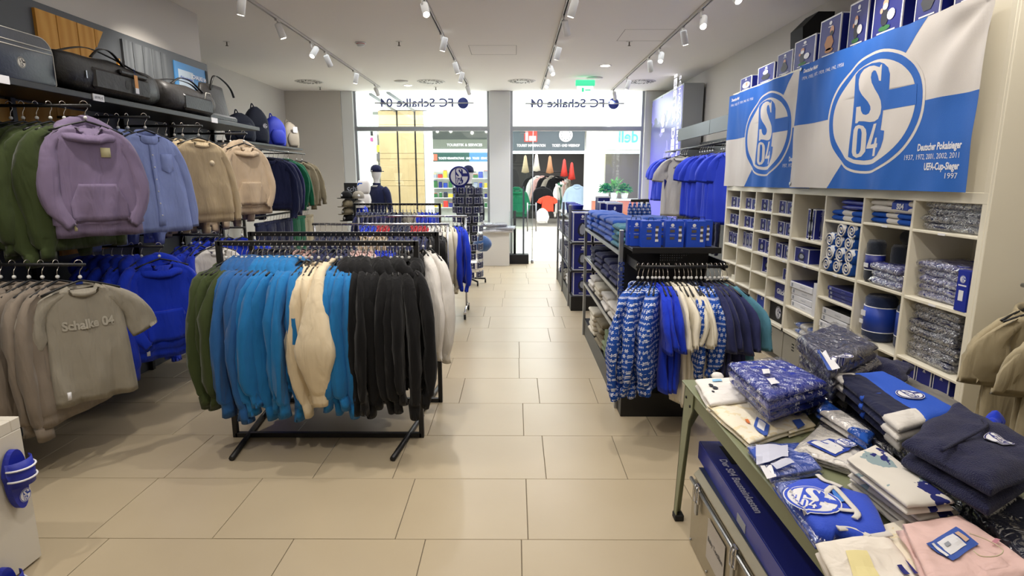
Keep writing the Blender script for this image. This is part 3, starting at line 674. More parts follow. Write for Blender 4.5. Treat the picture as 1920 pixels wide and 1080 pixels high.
def patch(body, outline, lift=.008, step=.03):
    """flat outline (x, z) laid on the front of the body with a little thickness"""
    bm = bmesh.new(); vs = [bm.verts.new((x, 0, z)) for x, z in outline]; bm.faces.new(vs)
    xs = [p[0] for p in outline]; zz = [p[1] for p in outline]
    for ax, lo, hi in ((0, min(xs), max(xs)), (2, min(zz), max(zz))):
        c = lo + step
        while c < hi:
            no = [0, 0, 0]; no[ax] = 1; co = [0, 0, 0]; co[ax] = c
            bmesh.ops.bisect_plane(bm, geom=bm.verts[:] + bm.edges[:] + bm.faces[:], plane_co=co, plane_no=no); c += step
    r = bmesh.ops.extrude_face_region(bm, geom=bm.faces[:]); fr = {v for v in r['geom'] if isinstance(v, bmesh.types.BMVert)}
    for v in bm.verts:
        y = body.front(v.co.x, v.co.z); v.co.y = y - (lift if v in fr else -.004)
    bmesh.ops.recalc_face_normals(bm, faces=bm.faces)
    for f in bm.faces: f.smooth = True
    me = bpy.data.meshes.new('pocket'); bm.to_mesh(me); bm.free(); return me
def laid_text(body, txt, size, z, bold=.004, x=0, wid=None):
    me = text_mesh(txt, size, bold); xs = [v.co.x for v in me.vertices]; sx = 1 if wid is None else wid / (max(xs) - min(xs))
    for v in me.vertices:
        X, Z = x + v.co.x * sx, z + v.co.y; v.co = (X, body.front(X, Z) - .007, Z)
    return me
GCACHE = {}
def parts(kind, var, face=False, L=.80, ls=1.0):
    key = (kind, var, face, L, ls)
    if key in GCACHE: return GCACHE[key]
    r = random.Random(hash((var, len(kind))) & 255); out = []
    short = kind in ('tee', 'jersey', 'polo')
    b = Body(L=L, seed=var + 3, band=kind in ('hoodie', 'sweatshirt', 'sweater', 'jacket'), w=.25 if short else .265, th=(.026 if short else .036) * (1.25 if face else 1), fold=.021 if face else (.016 if short else .010), flare=1.10 if kind in ('tee', 'shirt') else 1.06)
    out.append(('torso', b.mesh()))
    if short: P = BOXY if face else SHRT
    else: P = (FACE if kind == 'hoodie' else FACS) if face else LONG
    for sd in (-1, 1):
        l2 = ls * (1 if face else r.uniform(.90, 1.06)); sw = 1 if face else r.uniform(-.04, .05) * (.4 if short else 1)
        PP = [(x + (0 if face else sw * min(1, max(0, -z - .2) * 2.2)), y, z if z > -.21 else -.21 + (z + .21) * l2, a * (1 + r.uniform(-.12, .12)), t * (1 + r.uniform(-.2, .35))) for x, y, z, a, t in P]
        out.append(('sleeve', sleeve_mesh(PP, sd, var * 3 + sd, twist=0 if face else r.uniform(-.8, .8) * (.25 if short else 1), yb=0 if face else r.uniform(-.035, .035), m=12 if short else 16)))
    if kind == 'hoodie': out.append(('hood', hood_mesh(var, 1.12 if face else 1.0)))
    elif kind in ('shirt', 'polo', 'jacket'): out.append(('collar', band_mesh(.085, .05, .012, .055, 2.6)))
    elif kind != 'sweater' or True: out.append(('collar', band_mesh()))
    if face and kind == 'hoodie': out.append(('pocket', patch(b, [(-.11, -.47), (.11, -.47), (.17, -.60), (.17, -.70), (-.17, -.70), (-.17, -.60)], .020)))
    GCACHE[key] = (out, b); return GCACHE[key]
# hanger: black arms, steel hook, white size marker
hb = MB(); hb.smooth = True
pts = [(0, 0, -.085)] + [(x * .2, 0, -.088 - .066 * abs(x) ** 1.25) for x in (.2, .4, .6, .8, 1.0)]
hb.tube([(-x, y, z) for x, y, z in pts[::-1]] + pts[1:], .007, 6)
HARM = hb.mesh('arms')
hb = MB().tube([(0, 0, -.115), (0, 0, -.06), (.006, 0, -.045), (.018, 0, -.030)] + [(.021 * cos(a), 0, -.004 + .021 * sin(a)) for a in [radians(q) for q in (-35, -5, 30, 65, 100, 140, 175)]], .0022, 6); HHOOK = hb.mesh('hook')
HMARK = MB().lathe([(.001, -.098), (.010, -.093), (.011, -.084), (.007, -.077), (.001, -.075)], 8).mesh('size_marker')
NH = {}
def hanger(loc, rz, where, marker=True, of=None):
    lab = 'black clothes hanger with a steel hook %s' % where
    if of:
        for pre in ('black steel-hooked hanger of the ', 'black hanger of the ', 'hanger of '):
            if len((pre + of).split()) <= 16: lab = pre + of; break
    h = empty('clothes_hanger', loc, rz, lab, 'clothes hanger', 'hangers ' + where)
    put('arms', HARM, BLACK, h, (0, 0, -.022)); put('hook', HHOOK, HOOKM, h)
    if marker: put('size_marker', HMARK, PLAST, h)
    NH[where] = NH.get(where, 0) + 1
def garment(kind, var, m, loc, rz, label, group, face=False, L=.80, ls=1.0, sc=1.0, where='', collar=None, mark=True, hang=True, cat=None):
    ps, b = parts(kind, var, face, L, ls)
    g = empty({'tee': 'tee_shirt', 'polo': 'polo_shirt'}.get(kind, kind), loc, rz, label, cat or {'tee': 't-shirt', 'polo': 'polo shirt'}.get(kind, kind), group)
    g.scale = (sc, sc, sc)
    for nme, me in ps: put(nme, me, collar if (nme == 'collar' and collar) else m, g, (0, 0, -.028))
    if hang: hanger(loc, rz, where or group, mark, label)
    return g, b
# ------------------------------------------------------------------ garment racks
def rack(x0, x1, y, z, chrome, label, feet=True, casters=False):
    m = CHROME if chrome else BLACK; r = empty('garment_rack', ((x0 + x1) / 2, y, 0), 0, label, 'clothes rack'); h = (x1 - x0) / 2
    if chrome:
        MB().tube([(-h, 0, z), (h, 0, z)], .014, 12).build('rail', m, r)
        for s in (-1, 1):
            MB().tube([(s * (h - .02), 0, .10), (s * (h - .02), 0, z)], .013, 12).build('post', m, r)
            MB().tube([(s * (h - .02), -.28, .09), (s * (h - .02), -.20, .12), (s * (h - .02), .20, .12), (s * (h - .02), .28, .09)], .012, 10).build('foot', m, r)
            for q in (-.28, .28):
                c = MB().lathe([(.001, -.012), (.035, -.012), (.035, .012), (.001, .012)], 16, (s * (h - .02), q, .037), 'x').build('caster', BLACKM, r)
                MB().box(s * (h - .02) - .018, s * (h - .02) + .018, q - .012, q + .012, .045, .10, b=.003).build('fork', CHROME, c)
    else:
        w = .0165
        MB().box(-h, h, -w, w, z - .033, z, b=.002).build('rail', m, r)
        MB().box(-h, h, -w, w, .0, .033, b=.002).build('lower_rail', m, r)
        for s in (-1, 1):
            MB().box(s * h - w, s * h + w, -w, w, 0, z, b=.002).build('post', m, r)
            if feet: MB().tube([(s * h - s * .05 + .0, .33, .018), (s * h + s * .0 + (.14 if s < 0 else -.13), -.36, .018)], .0185, 8).build('foot', m, r)
    return r
R1 = (-1.95, -.65, 3.80, 1.375)
rack(*R1[:2], R1[2], R1[3], False, 'black steel garment rack nearest the camera, full of olive, blue, cream and black tops')
def line(group, items, x0, x1, y, z, rackname, L=.92, ls=1.1, detail=True, jit=4, flip=False, fan=(0, 0)):
    """items: list of (kind, material key, colour word, weight)"""
    n = len(items); r = random.Random(len(group) * 31 + n); cnt = {}; tot = {}
    for it in items: tot[it[2], it[0]] = tot.get((it[2], it[0]), 0) + 1
    for i, it in enumerate(items):
        kd, mk, cw = it[:3]; k = (cw, kd); j = cnt.get(k, 0); cnt[k] = j + 1
        x = x0 + (x1 - x0) * (i + .5) / n + r.uniform(-.006, .006)
        rz = radians(90 + r.uniform(-jit, jit) + fan[0] + (fan[1] - fan[0]) * i / max(1, n - 1) + (it[3] if len(it) > 3 else 0)) + (pi if r.random() < .15 and not flip else 0)
        nm = {'tee': 'T-shirt', 'polo': 'polo shirt'}.get(kd, kd)
        lab = ('%s %s on the %s' % (cw, nm, rackname)) if tot[k] == 1 else ('%s %s %s on the %s' % (ordn(j, tot[k]), cw, nm, rackname))
        LL = it[4] if len(it) > 4 else L
        garment(kd, (i * 5 + n) % 9, C[mk] if isinstance(mk, str) else mk, (x, y, z), rz, lab, group, L=LL, ls=ls, where='on the ' + rackname, mark=detail)
items = [('sweatshirt', 'olive', 'olive green')] * 4 + [('hoodie', 'denim', 'mid blue')] * 5 + [('hoodie', 'sky', 'azure blue')] * 7
line('tops on the front rack', items, -1.93, -1.36, 3.80, 1.35, 'front black rack', L=.90, ls=1.13, fan=(-26, -8))
line('cream sweatshirts on the front rack', [('sweatshirt', 'cream', 'cream')] * 2, -1.36, -1.27, 3.80, 1.35, 'front black rack', L=.86, ls=1.1)
# the cream sweatshirt whose wide sleeve hangs out towards the camera
CS = [(.12, 0, -.145, .03, .026), (.20, 0, -.19, .05, .036), (.29, .00, -.33, .06, .065), (.36, .0, -.50, .055, .10), (.39, .0, -.62, .055, .125), (.375, .0, -.75, .05, .092), (.345, .0, -.87, .045, .062), (.34, .0, -.90, .040, .054), (.335, .0, -.98, .038, .048)]
b = Body(L=.88, seed=2); g = empty('sweatshirt', (-1.235, 3.80, 1.35), radians(-88), 'cream sweatshirt with a wide diamond shaped sleeve hanging towards the camera on the front rack', 'sweatshirt', None)
put('torso', b.mesh(), C['cream'], g); put('sleeve', sleeve_mesh(CS, 1, 2, wr=.005, m=20), C['cream'], g); put('sleeve', sleeve_mesh(LONG, -1, 4), C['cream'], g); put('collar', band_mesh(), C['cream'], g)
hanger((-1.235, 3.80, 1.35), radians(-88), 'on the front black rack', True, 'cream sweatshirt with the wide hanging sleeve')
line('tops on the front rack', [('sweatshirt', 'sky', 'bright azure')] * 4, -1.20, -1.05, 3.80, 1.35, 'front black rack', L=.90, ls=1.15, fan=(-4, 6))
line('black hoodies on the front rack', [('hoodie', 'black', 'black')] * 9, -1.05, -.68, 3.80, 1.35, 'front black rack', L=.88, ls=1.1, fan=(0, 22))
# racks behind
R2 = (-2.03, -.60, 4.45, 1.375)
rack(*R2[:2], R2[2], R2[3], False, 'black steel garment rack second from the camera, behind the front one')
it = [('sweatshirt', 'navy', 'navy')] * 7 + [('tee', 'rose', 'dusky pink')] * 3 + [('sweatshirt', 'dusk', 'dusk blue')] * 6 + [('tee', 'pink', 'pale pink')] * 4 + [('sweatshirt', 'royal', 'royal blue')] * 3 + [('sweatshirt', 'black', 'black')] * 4 + [('sweatshirt', 'white', 'white', 12)] * 2
line('tops on the second rack', it, -2.0, -.63, 4.45, 1.35, 'second black rack', L=.86, ls=1.0, fan=(-15, 18))
rack(-2.33, -.76, 6.69, 1.26, True, 'chrome garment rack on casters third from the camera')
it = [('sweatshirt', 'navy', 'navy')] * 8 + [('tee', 'beige', 'beige')] * 5 + [('sweatshirt', 'dusk', 'dusk blue')] * 7 + [('sweatshirt', 'black', 'black', 10)] * 3
line('tops on the third rack', it, -2.28, -.80, 6.69, 1.255, 'first chrome rack', L=.80, ls=.95)
rack(-2.04, -.62, 7.52, 1.30, True, 'taller chrome garment rack on casters fourth from the camera')
RED_C = cloth('cloth_red', '#b3222d')
it = [('tee', 'royal', 'royal blue')] * 4 + [('tee', RED_C, 'red')] * 3 + [('tee', 'navy', 'navy')] * 5 + [('tee', RED_C, 'deep red')] * 4 + [('tee', 'white', 'white')] * 3 + [('sweatshirt', 'ivory', 'ivory', 8)] * 3 + [('sweatshirt', 'royal', 'bright royal blue', 12)] * 2
line('tops on the fourth rack', it, -1.98, -.66, 7.52, 1.295, 'second chrome rack', L=.80, ls=1.0)
rack(-2.56, -1.20, 9.35, 1.39, False, 'black steel garment rack farthest from the camera, near the shop window')
it = [('tee', 'dusk', 'dusk blue')] * 9 + [('tee', 'navy', 'navy')] * 4 + [('tee', 'grey', 'grey')] * 4 + [('tee', 'royal', 'royal blue')] * 5
line('tops on the far rack', it, -2.52, -1.24, 9.35, 1.365, 'far black rack', L=.78)

# ------------------------------------------------------------------ LEFT WALL display
lp = empty('wall_display', (XL, 4.6, 0), 0, 'dark grey left wall display with black shelf, rails and wood planks set in its face', 'wall display')
ly = lambda y: y - 4.6
bx('back_panel', GREYPANEL, lp, 0, .05, ly(2.2), ly(6.84), 0, 3.03, b=.004)
for q in (2.9, 4.1, 5.25, 6.0, 6.8): bx('upright', BLACK, lp, .05, .09, ly(q) - .02, ly(q) + .02, 0, 2.36, b=.003)
WOODO = wood_material('wood_honey', '#c98f3c', '#d9a24e'); WOODG = wood_material('wood_grey', '#54575a', '#65686a')
def planks(edges, z0, z1, m, slope=None):
    for a, b_ in zip(edges[:-1], edges[1:]):
        pa = [(0.05, ly(a) + .004, z0), (0.05, ly(b_) - .004, z0), (0.05, ly(b_) - .004, z1), (0.05, ly(a) + .004, z1)]
        if slope:
            ys, yt = slope   # right edge runs from (yt at z1) down to (ys at z0)
            edge = lambda z: yt + (ys - yt) * (z1 - z) / (z1 - z0)
            zc = lambda y_: z1 - (yt - y_) / (yt - ys) * (z1 - z0) if yt != ys else z0
            if b_ > ys:
                lo = max(z0, zc(a)) if a > ys else z0
                pa = [(0.05, ly(a) + .004, lo), (0.05, ly(min(b_, max(a + .01, edge(lo) if a <= ys else a + .01))) - .002, lo), (0.05, ly(b_) - .004, max(z0, zc(b_))), (0.05, ly(b_) - .004, z1), (0.05, ly(a) + .004, z1)]
        MB().poly(pa, (.022, 0, 0)).build('plank', m, lp)
planks([4.42, 4.62, 4.83, 5.02, 5.13], 2.62, 2.975, WOODO, (4.86, 5.13))
planks([5.36, 5.50, 5.64, 5.78, 5.92, 6.04], 2.40, 2.975, WOODG)
planks([3.2, 3.75], 2.62, 2.84, WOODG); planks([3.2, 3.75], 2.845, 3.02, WOODG)
MB().poly([(0.05, ly(5.22), 2.62), (0.05, ly(5.32), 2.62), (0.05, ly(5.30), 2.80)], (.022, 0, 0)).build('plank', WOODO, lp)
planks([3.9, 4.2, 4.5, 4.8], 1.5, 2.30, WOODO)
planks([4.35, 4.7, 5.05], 1.2, 1.5, WOODO)
bx('poster', mat('poster_blue', '#3f86c0', .5), lp, .05, .06, ly(6.16), ly(6.76), 2.55, 2.95)
bx('poster_field', mat('poster_pale', '#b9c9d6', .5), lp, .06, .063, ly(6.22), ly(6.50), 2.60, 2.88); bx('poster_edge', BLACKM, lp, .05, .066, ly(6.76), ly(6.80), 2.55, 2.95)
text('lettering', 'SCHALKE 04', PAPER, lp, (.068, ly(6.60), 2.84), (RX, 0, radians(90)), .055, .002)
text('lettering', 'Gelsenkirchen', LOGOD, lp, (.068, ly(6.36), 2.80), (RX, 0, radians(90)), .04, .001)
bx('shelf', BLACK, lp, .05, .56, ly(2.3), ly(6.9), 2.315, 2.355, b=.003)
for u, v in ((185, 183), (403, 229), (2, 146)):
    p = atx(u, v, -2.935); l_ = bx('price_label', PAPER, lp, .56, .566, ly(p.y) - .055, ly(p.y) + .055, 2.312, 2.358)
    if u == 185: text('lettering', '69.95 €', PDARK, l_, (.568, ly(p.y), 2.334), (RX, 0, radians(90)), .026)
def arm(y, z, x0, x1, ox=0):
    a = MB().tube([(x0 - XL, ly(y), z), (x1 - XL, ly(y), z)], .010, 8).build('arm', BLACK, lp); return a
def faceout(y, z, kind, m, n, label_front, label_back, group, where, xf=-2.78, sp=.075, L=.80, ls=1.0, rz=58, front_kind=None, front_m=None, front_L=None, rzb=86, collar=None):
    arm(y, z - .012, XL + .05, xf + .04)
    r = random.Random(int(y * 100 + z * 10))
    for i in range(n):
        x = xf - .105 - sp * (i + .4)
        lab = label_back if n == 1 else '%s, %s' % (label_back, ordn(i, n, 'nearest behind the front one', 'the last towards the wall'))
        garment(kind, (i * 2 + n) % 6, m, (x, y + r.uniform(-.01, .01), z), radians(rzb + r.uniform(-8, 8)), lab, group, L=L, ls=ls, where=where)
    g, b = garment(front_kind or kind, 1, front_m or m, (xf, y, z), radians(rz), label_front, None, face=True, L=front_L or L, ls=ls, where=where, collar=collar)
    g.scale.x = .80 if front_kind == 'tee' else .90
    return g, b
# upper row
g, b = faceout(3.80, 2.24, 'sweatshirt', C['olive'], 6, 'lilac hoodie facing out on the upper left rail with a front pocket', 'olive green sweatshirt behind the lilac hoodie', 'olive sweatshirts behind the lilac hoodie', 'on the upper arm with the lilac hoodie', xf=-2.72, front_kind='hoodie', front_m=C['lilac'], L=.88, front_L=.80, rz=52, sp=.085)
for o_ in (b,):
    put('chest_label', patch(o_, [(.05, -.27), (.11, -.27), (.11, -.33), (.05, -.33)], .006, .1), mat('label_cream', '#d9d2a4', .6), g); put('hem_label', patch(o_, [(-.17, -.745), (-.15, -.745), (-.15, -.79), (-.17, -.79)], .006, .1), mat('label_cream', '#d9d2a4', .6), g)
g, b = faceout(4.50, 2.24, 'shirt', C['lblue'], 5, 'light blue buttoned shirt facing out on the upper left rail', 'light blue shirt behind the facing shirt', 'light blue shirts', 'on the upper arm with the light blue shirts', rz=62, L=.84)
put('placket', patch(b, [(-.02, -.16), (.02, -.16), (.02, -.82), (-.02, -.82)], .005, .05), C['lblue'], g); put('pocket', patch(b, [(.07, -.28), (.17, -.28), (.17, -.40), (.12, -.42), (.07, -.40)], .005, .05), C['lblue'], g)
bt_ = MB()
for q in range(7): z = -.2 - q * .09; bt_.lathe([(.001, -.003), (.006, -.002), (.006, .002)], 8, (0, b.front(0, z) - .006, z), 'y')
bt_.build('button', PAPER, g)
g, b = faceout(5.25, 2.24, 'sweatshirt', C['tan'], 4, 'tan crew neck sweatshirt with a small chest emblem facing out on the upper left rail', 'tan sweatshirt behind the tan front one', 'tan sweatshirts', 'on the upper arm with the tan sweatshirts', rz=60, L=.82)
put('chest_emblem', patch(b, [(.08 + .026 * cos(q * .785), -.33 + .026 * sin(q * .785)) for q in range(8)], .005, .1), C['cream'], g)
g, b = faceout(6.12, 2.24, 'sweatshirt', C['beige'], 6, 'beige hoodie with a front pocket facing out on the upper left rail', 'beige top behind the beige hoodie', 'beige tops', 'on the upper arm with the beige hoodie', rz=60, front_kind='hoodie', L=.80)
# lower row
g, b = faceout(3.44, 1.28, 'sweatshirt', C['taupe'], 7, 'warm grey T-shirt with tonal club lettering facing out on the lower left rail', 'taupe sweatshirt behind the grey T-shirt', 'taupe sweatshirts', 'on the lower arm with the grey T-shirt', xf=-2.62, front_kind='tee', front_m=C['grey'], L=.92, front_L=.82, rz=52, sp=.085, ls=1.05)
put('chest_lettering', laid_text(b, 'Schalke 04', .075, -.37, .003, wid=.33), mat('tonal_print', '#a8a397', .7), g)
put('neck_label', MB().box(-.022, .022, .028, .032, -.135, -.115).mesh('neck_label'), LOGOD, g); put('hem_label', patch(b, [(-.2, -.76), (-.175, -.76), (-.175, -.81), (-.2, -.81)], .006, .1), PAPER, g)
g, b = faceout(4.40, 1.28, 'hoodie', C['royal'], 6, 'royal blue hoodie facing out on the lower left rail', 'royal blue hoodie behind the facing one', 'royal blue hoodies', 'on the lower arm with the royal blue hoodies', xf=-2.72, rz=50, L=.84, ls=1.0)
put('hem_label', patch(b, [(-.2, -.78), (-.175, -.78), (-.175, -.83), (-.2, -.83)], .006, .1), PAPER, g)
faceout(5.12, 1.30, 'sweatshirt', C['royal'], 3, 'off-white sweatshirt on the lower left rail behind the front rack', 'dark royal top behind the off-white sweatshirt', 'dark royal tops', 'on the lower arm with the off-white sweatshirt', xf=-2.66, front_m=C['white'], rz=60)
faceout(5.9, 1.30, 'tee', C['royal'], 5, 'blue and white T-shirt facing out on the lower rail under the beige hoodies', 'royal blue T-shirt on the lower rail under the beige hoodies', 'royal T-shirts', 'on the lower arm under the beige hoodies', rz=60)
# bags on the shelf
PU = mat('bag_navy_leatherette', '#141c2c', .32, bump=.1, bscale=60, spec=.6); NYL = mat('bag_black', '#0e0d0d', .42, bump=.25, bscale=45, spec=.5); NYG = mat('bag_black_soft', '#252220', .5, bump=.3, bscale=30)
PIPE = mat('piping_white', '#c9c6bd', .5)
def soft_box(w, d, h, seed, n=40, m=12, e=.5, top=.85, sag=.02):
    """bag body: long axis x, depth y, base at z 0"""
    b = MB(); b.smooth = True; R = []
    for i in range(m + 1):
        t = i / m; x = w * (t - .5); k = min(1, (1 - abs(2 * t - 1) ** 8) ** .25 + .001) if 0 < t < 1 else .80
        ring = []
        for j in range(n):
            a = 2 * pi * j / n; ca, sa = cos(a), sin(a)
            y = d / 2 * k * abs(ca) ** e * (1 if ca > 0 else -1); z = h / 2 * k * abs(sa) ** e * (1 if sa > 0 else -1)
            if z > 0: y *= 1 - (1 - top) * (z / (h / 2)); z -= sag * (1 - cos(2 * pi * t * 2)) * .5 * (z / (h / 2))
            q = .012 * nz(x * 5 + seed, y * 8, z * 8 + seed)
            ring.append((x + q, y + q, z + h / 2 + (q if z > -h * .4 else 0)))
        R.append(ring)
    b.rings(R, True, True); return b.mesh('body')
def strap(parent, P, r=.008, m=NYL, name='strap', flat=.022):
    b = MB(); b.smooth = True; Q = cr([tuple(p) for p in P], 26); R = []
    for i, p in enumerate(Q):
        t = (Vector(Q[min(i + 1, 25)]) - Vector(Q[max(i - 1, 0)])).normalized(); s = t.cross(Vector((0, 1, 0.2))).normalized(); u_ = t.cross(s).normalized()
        p = Vector(p); R.append([tuple(p + u_ * a * flat / 2 + s * c * .003) for a, c in ((-1, -1), (1, -1), (1, 1), (-1, 1))])
    b.rings(R, True, True); return b.build(name, m, parent)
RZ90 = radians(90)
n1 = empty('airline_bag', (-3.13, 3.60, 2.356), RZ90, 'navy blue holdall with white piping and a round white emblem, far left on the shelf', 'bag')
OUT = [(-.40, .0), (.37, .0), (.39, .02), (.39, .20)] + [(.29 + .10 * cos(a), .20 + .10 * sin(a)) for a in [radians(q) for q in (15, 30, 45, 60, 75, 90)]] + [(-.30, .30), (-.36, .285), (-.39, .25)]
b = MB(); b.smooth = True
b.rings([[(.0 + x * s, y, .15 + (z - .15) * s) for x, z in OUT] for s, y in ((.955, -.121), (.985, -.117), (1, -.105), (1.004, 0), (1, .105), (.97, .118))], True, True).build('body', PU, n1)
for z, dz in ((.232, .0), (.205, 0)): MB().tube([(-.385, -.121, z), (.368, -.121, z), (.386, -.112, z)], .0035, 6).build('piping', PIPE, n1)
MB().tube([(x * .99, -.115, .15 + (z - .15) * .99) for x, z in OUT[1:]], .004, 6).build('piping', PIPE, n1)
crest(n1, (.12, -.1215, .115), .032, mats=[PIPE, BLACKM])
n2 = empty('duffel_bag', (-3.12, 4.55, 2.356), RZ90, 'large black duffel bag with an orange swing tag in the middle of the shelf', 'bag')
put('body', soft_box(1.06, .34, .29, 2, e=.6), NYL, n2)
strap(n2, [(-.46, -.05, .26), (-.2, -.06, .335), (.05, -.08, .31), (.2, -.14, .25), (.35, -.16, .22)]); strap(n2, [(-.2, -.1, .27), (-.1, -.1, .34), (.02, -.1, .345), (.12, -.12, .26)], name='handle')
bx('front_pocket', NYG, n2, -.30, .34, -.182, -.14, .04, .19, b=.02); bx('pocket_flap', NYL, n2, -.02, .30, -.19, -.15, .185, .22, b=.01)
crest(n2, (.06, -.184, .115), .035, mats=[NYL, NYG], name='tonal_crest')
bx('zip_pull', STEEL, n2, -.37, -.36, -.175, -.17, .10, .15)
tg = MB().tube([(.13, -.19, .25), (.135, -.196, .20)], .0015, 4).build('tag_string', LOGOD, n2)
bx('swing_tag', mat('tag_orange', '#d99a55', .6), n2, .115, .155, -.199, -.196, .09, .20); bx('swing_tag_end', PAPER, n2, .115, .155, -.2, -.1965, .065, .105)
n3 = empty('duffel_bag', (-3.12, 5.58, 2.356), RZ90, 'second black duffel bag with a white cable tie, right of the tagged one', 'bag')
put('body', soft_box(.86, .34, .27, 3, e=.65), NYG, n3); bx('front_pocket', NYL, n3, -.2, .3, -.18, -.14, .03, .17, b=.02)
strap(n3, [(-.25, -.1, .24), (-.1, -.1, .31), (.05, -.12, .30), (.2, -.14, .22)], name='handle'); strap(n3, [(-.4, 0, .24), (-.1, -.02, .30), (.2, -.03, .30), (.38, -.05, .2)])
MB().tube([(.14, -.185, .16), (.16, -.19, .22), (.24, -.19, .22), (.30, -.185, .12)], .003, 5).build('cable_tie', PIPE, n3)
n4 = empty('tote_bag', (-3.13, 6.24, 2.356), RZ90, 'dark slim tote bag with looped handles at the right end of the shelf', 'bag')
b = MB(); b.smooth = True; R = []
for i in range(9):
    t = i / 8; z = .36 * t; w = .27 * (1 - .28 * t); d = .11 * (1 - .6 * t); R.append([(w * cos(2 * pi * k / 20) * (1.15 if abs(cos(2 * pi * k / 20)) > .7 else 1.2), d * sin(2 * pi * k / 20) + .005 * nz(k, i, 3), z) for k in range(20)])
b.rings(R, True, True).build('body', NYG, n4); bx('base_panel', NYL, n4, -.3, .3, -.115, .115, 0, .07, b=.02)
strap(n4, [(-.12, -.05, .3), (-.08, -.08, .44), (.12, -.08, .42), (.28, -.07, .36), (.32, -.08, .28)], name='handle')
# far unit on the left with backpacks, jackets and trousers
fu = empty('wall_display', (-3.95, 9.0, 0), 0, 'far black rail unit on the left carrying backpacks, tracksuits and trousers', 'wall display')
for q in (-.9, 0, .95): bx('upright', BLACK, fu, -.70, -.66, q - .02, q + .02, 0, 2.3, b=.003)
bx('shelf', BLACK, fu, -.7, .42, -1.3, .9, 2.235, 2.265, b=.003)
def rbar(z, y0, y1, x=.5):
    MB().tube([(x, y0, z), (x, y1, z)], .014, 8).build('rail', BLACK, fu)
    for q in (y0 + .1, y1 - .25): MB().tube([(-.68, q, z), (x, q, z)], .010, 6).build('bracket', BLACK, fu)
rbar(2.17, -1.9, .75); rbar(1.27, -1.9, .75)
def backpack(u, v, m, lab, w=.30, h=.46, y=None, x=-3.72):
    p = atx(u, v, x); o = empty('backpack', (x, p.y, 2.266), radians(55), lab, 'backpack', None)
    b = MB(); b.smooth = True; R = []
    for i in range(13):
        t = i / 12; z = h * t; k = (1 - max(0, (t - .45) / .55) ** 2.6 * .75) * (.9 + .1 * min(1, t * 6)); 
        if i == 12: k = .18
        R.append([(w / 2 * k * abs(cos(a)) ** .6 * (1 if cos(a) > 0 else -1), .10 * k * abs(sin(a)) ** .6 * (1 if sin(a) > 0 else -1) + .006 * nz(a, i, 4), z) for a in [2 * pi * j / 24 for j in range(24)]])
    b.rings(R, True, True).build('body', m, o)
    b = MB(); b.smooth = True; R = []
    for i in range(8):
        t = i / 7; z = .03 + .22 * t; k = sin(pi * (.12 + .8 * t)) ** .4
        R.append([(w * .38 * k * cos(a), -.095 - .045 * k * max(0, -sin(a)) , z) for a in [2 * pi * j / 18 for j in range(18)]])
    b.rings(R, True, True).build('front_pocket', m, o); strap(o, [(-.03, .06, h - .02), (0, .07, h + .05), (.03, .06, h - .02)], name='loop', m=m)
    return o
BPN = mat('backpack_navy', '#151d33', .7, bump=.2, bscale=60); BPR = mat('backpack_royal', '#1a2fae', .65, bump=.2, bscale=60); BPB = mat('backpack_sand', '#a49a88', .7, bump=.2, bscale=60)
o = backpack(452, 262, BPN, 'navy backpack partly hidden behind the end of the shelf', w=.4, h=.38)
o = backpack(483, 270, BPN, 'navy backpack with a small round white emblem on the far shelf', w=.34, h=.52); crest(o, (.05, -.145, .25), .035, mats=[PAPER, BPN])
backpack(516, 272, BPR, 'royal blue backpack between the navy and the sand ones', w=.34, h=.45)
o = backpack(545, 278, BPB, 'sand coloured backpack at the end of the far shelf', w=.28, h=.42); bx('tag', PAPER, o, -.03, .05, -.145, -.142, .25, .34)
def fary(u, x=-3.45): return atx(u, 300, x).y
for i, (u, kd, m, lab) in enumerate(((505, 'jacket', 'navy', 'navy'), (513, 'jacket', 'navy', 'navy'), (522, 'jacket', 'dusk', 'dusk blue'), (533, 'jacket', 'green', 'dark green'), (540, 'jacket', 'green', 'dark green'), (556, 'sweatshirt', 'khaki', 'khaki'), (566, 'sweatshirt', 'khaki', 'khaki'))):
    g, b = garment(kd, i % 6, C[m], (-3.45, fary(u), 2.165), radians(28 + 6 * (i % 3)), '%s %s on the far left upper rail, %s' % (lab, kd, ['seen first', 'second along', 'third along before the green ones', 'half hidden', 'the one with a white emblem', 'half hidden', 'at the end of the rail'][i]), 'tops on the far left rail', face=i in (4, 6), L=.84, sc=.95, where='on the far left upper rail')
    if i == 4: crest(g, (.10, b.front(.1, -.32) - .012, -.32), .035, mats=[PAPER, LOGOD])
def trousers_mesh(seed, L=.95, w=.11):
    b = MB(); b.smooth = True
    for sd in (-1, 1):
        R = []
        for i in range(12):
            t = i / 11; z = -.09 - L * t; ww = w * (1 - .35 * t); cx = sd * (w * .82 + .02 * sin(3 * t + seed))
            R.append([(cx + ww * cos(a), .03 * (1 - .3 * t) * sin(a) + .012 * nz(seed, t * 5, sd), z) for a in [2 * pi * j / 12 for j in range(12)]])
        b.rings(R, True, True)
    return b.mesh('legs')
TRO = [trousers_mesh(i) for i in range(3)]
STR = MB().box(-.012, .012, -.036, -.030, -.9, -.12).mesh('side_stripe')
BAND = MB().box(-.20, .20, -.03, .03, -.12, -.075, b=.012).mesh('waistband')
tr = [('navy', 1), ('navy', 1), ('navy', 1), ('navy', 1), ('navy', 1), ('navy', 1), ('navy', 1), ('dusk', 1), ('dusk', 1), ('green', 1), ('green', 1), ('green', 1), ('green', 0), ('stone', 0), ('stone', 0), ('stone', 0), ('stone', 0)]
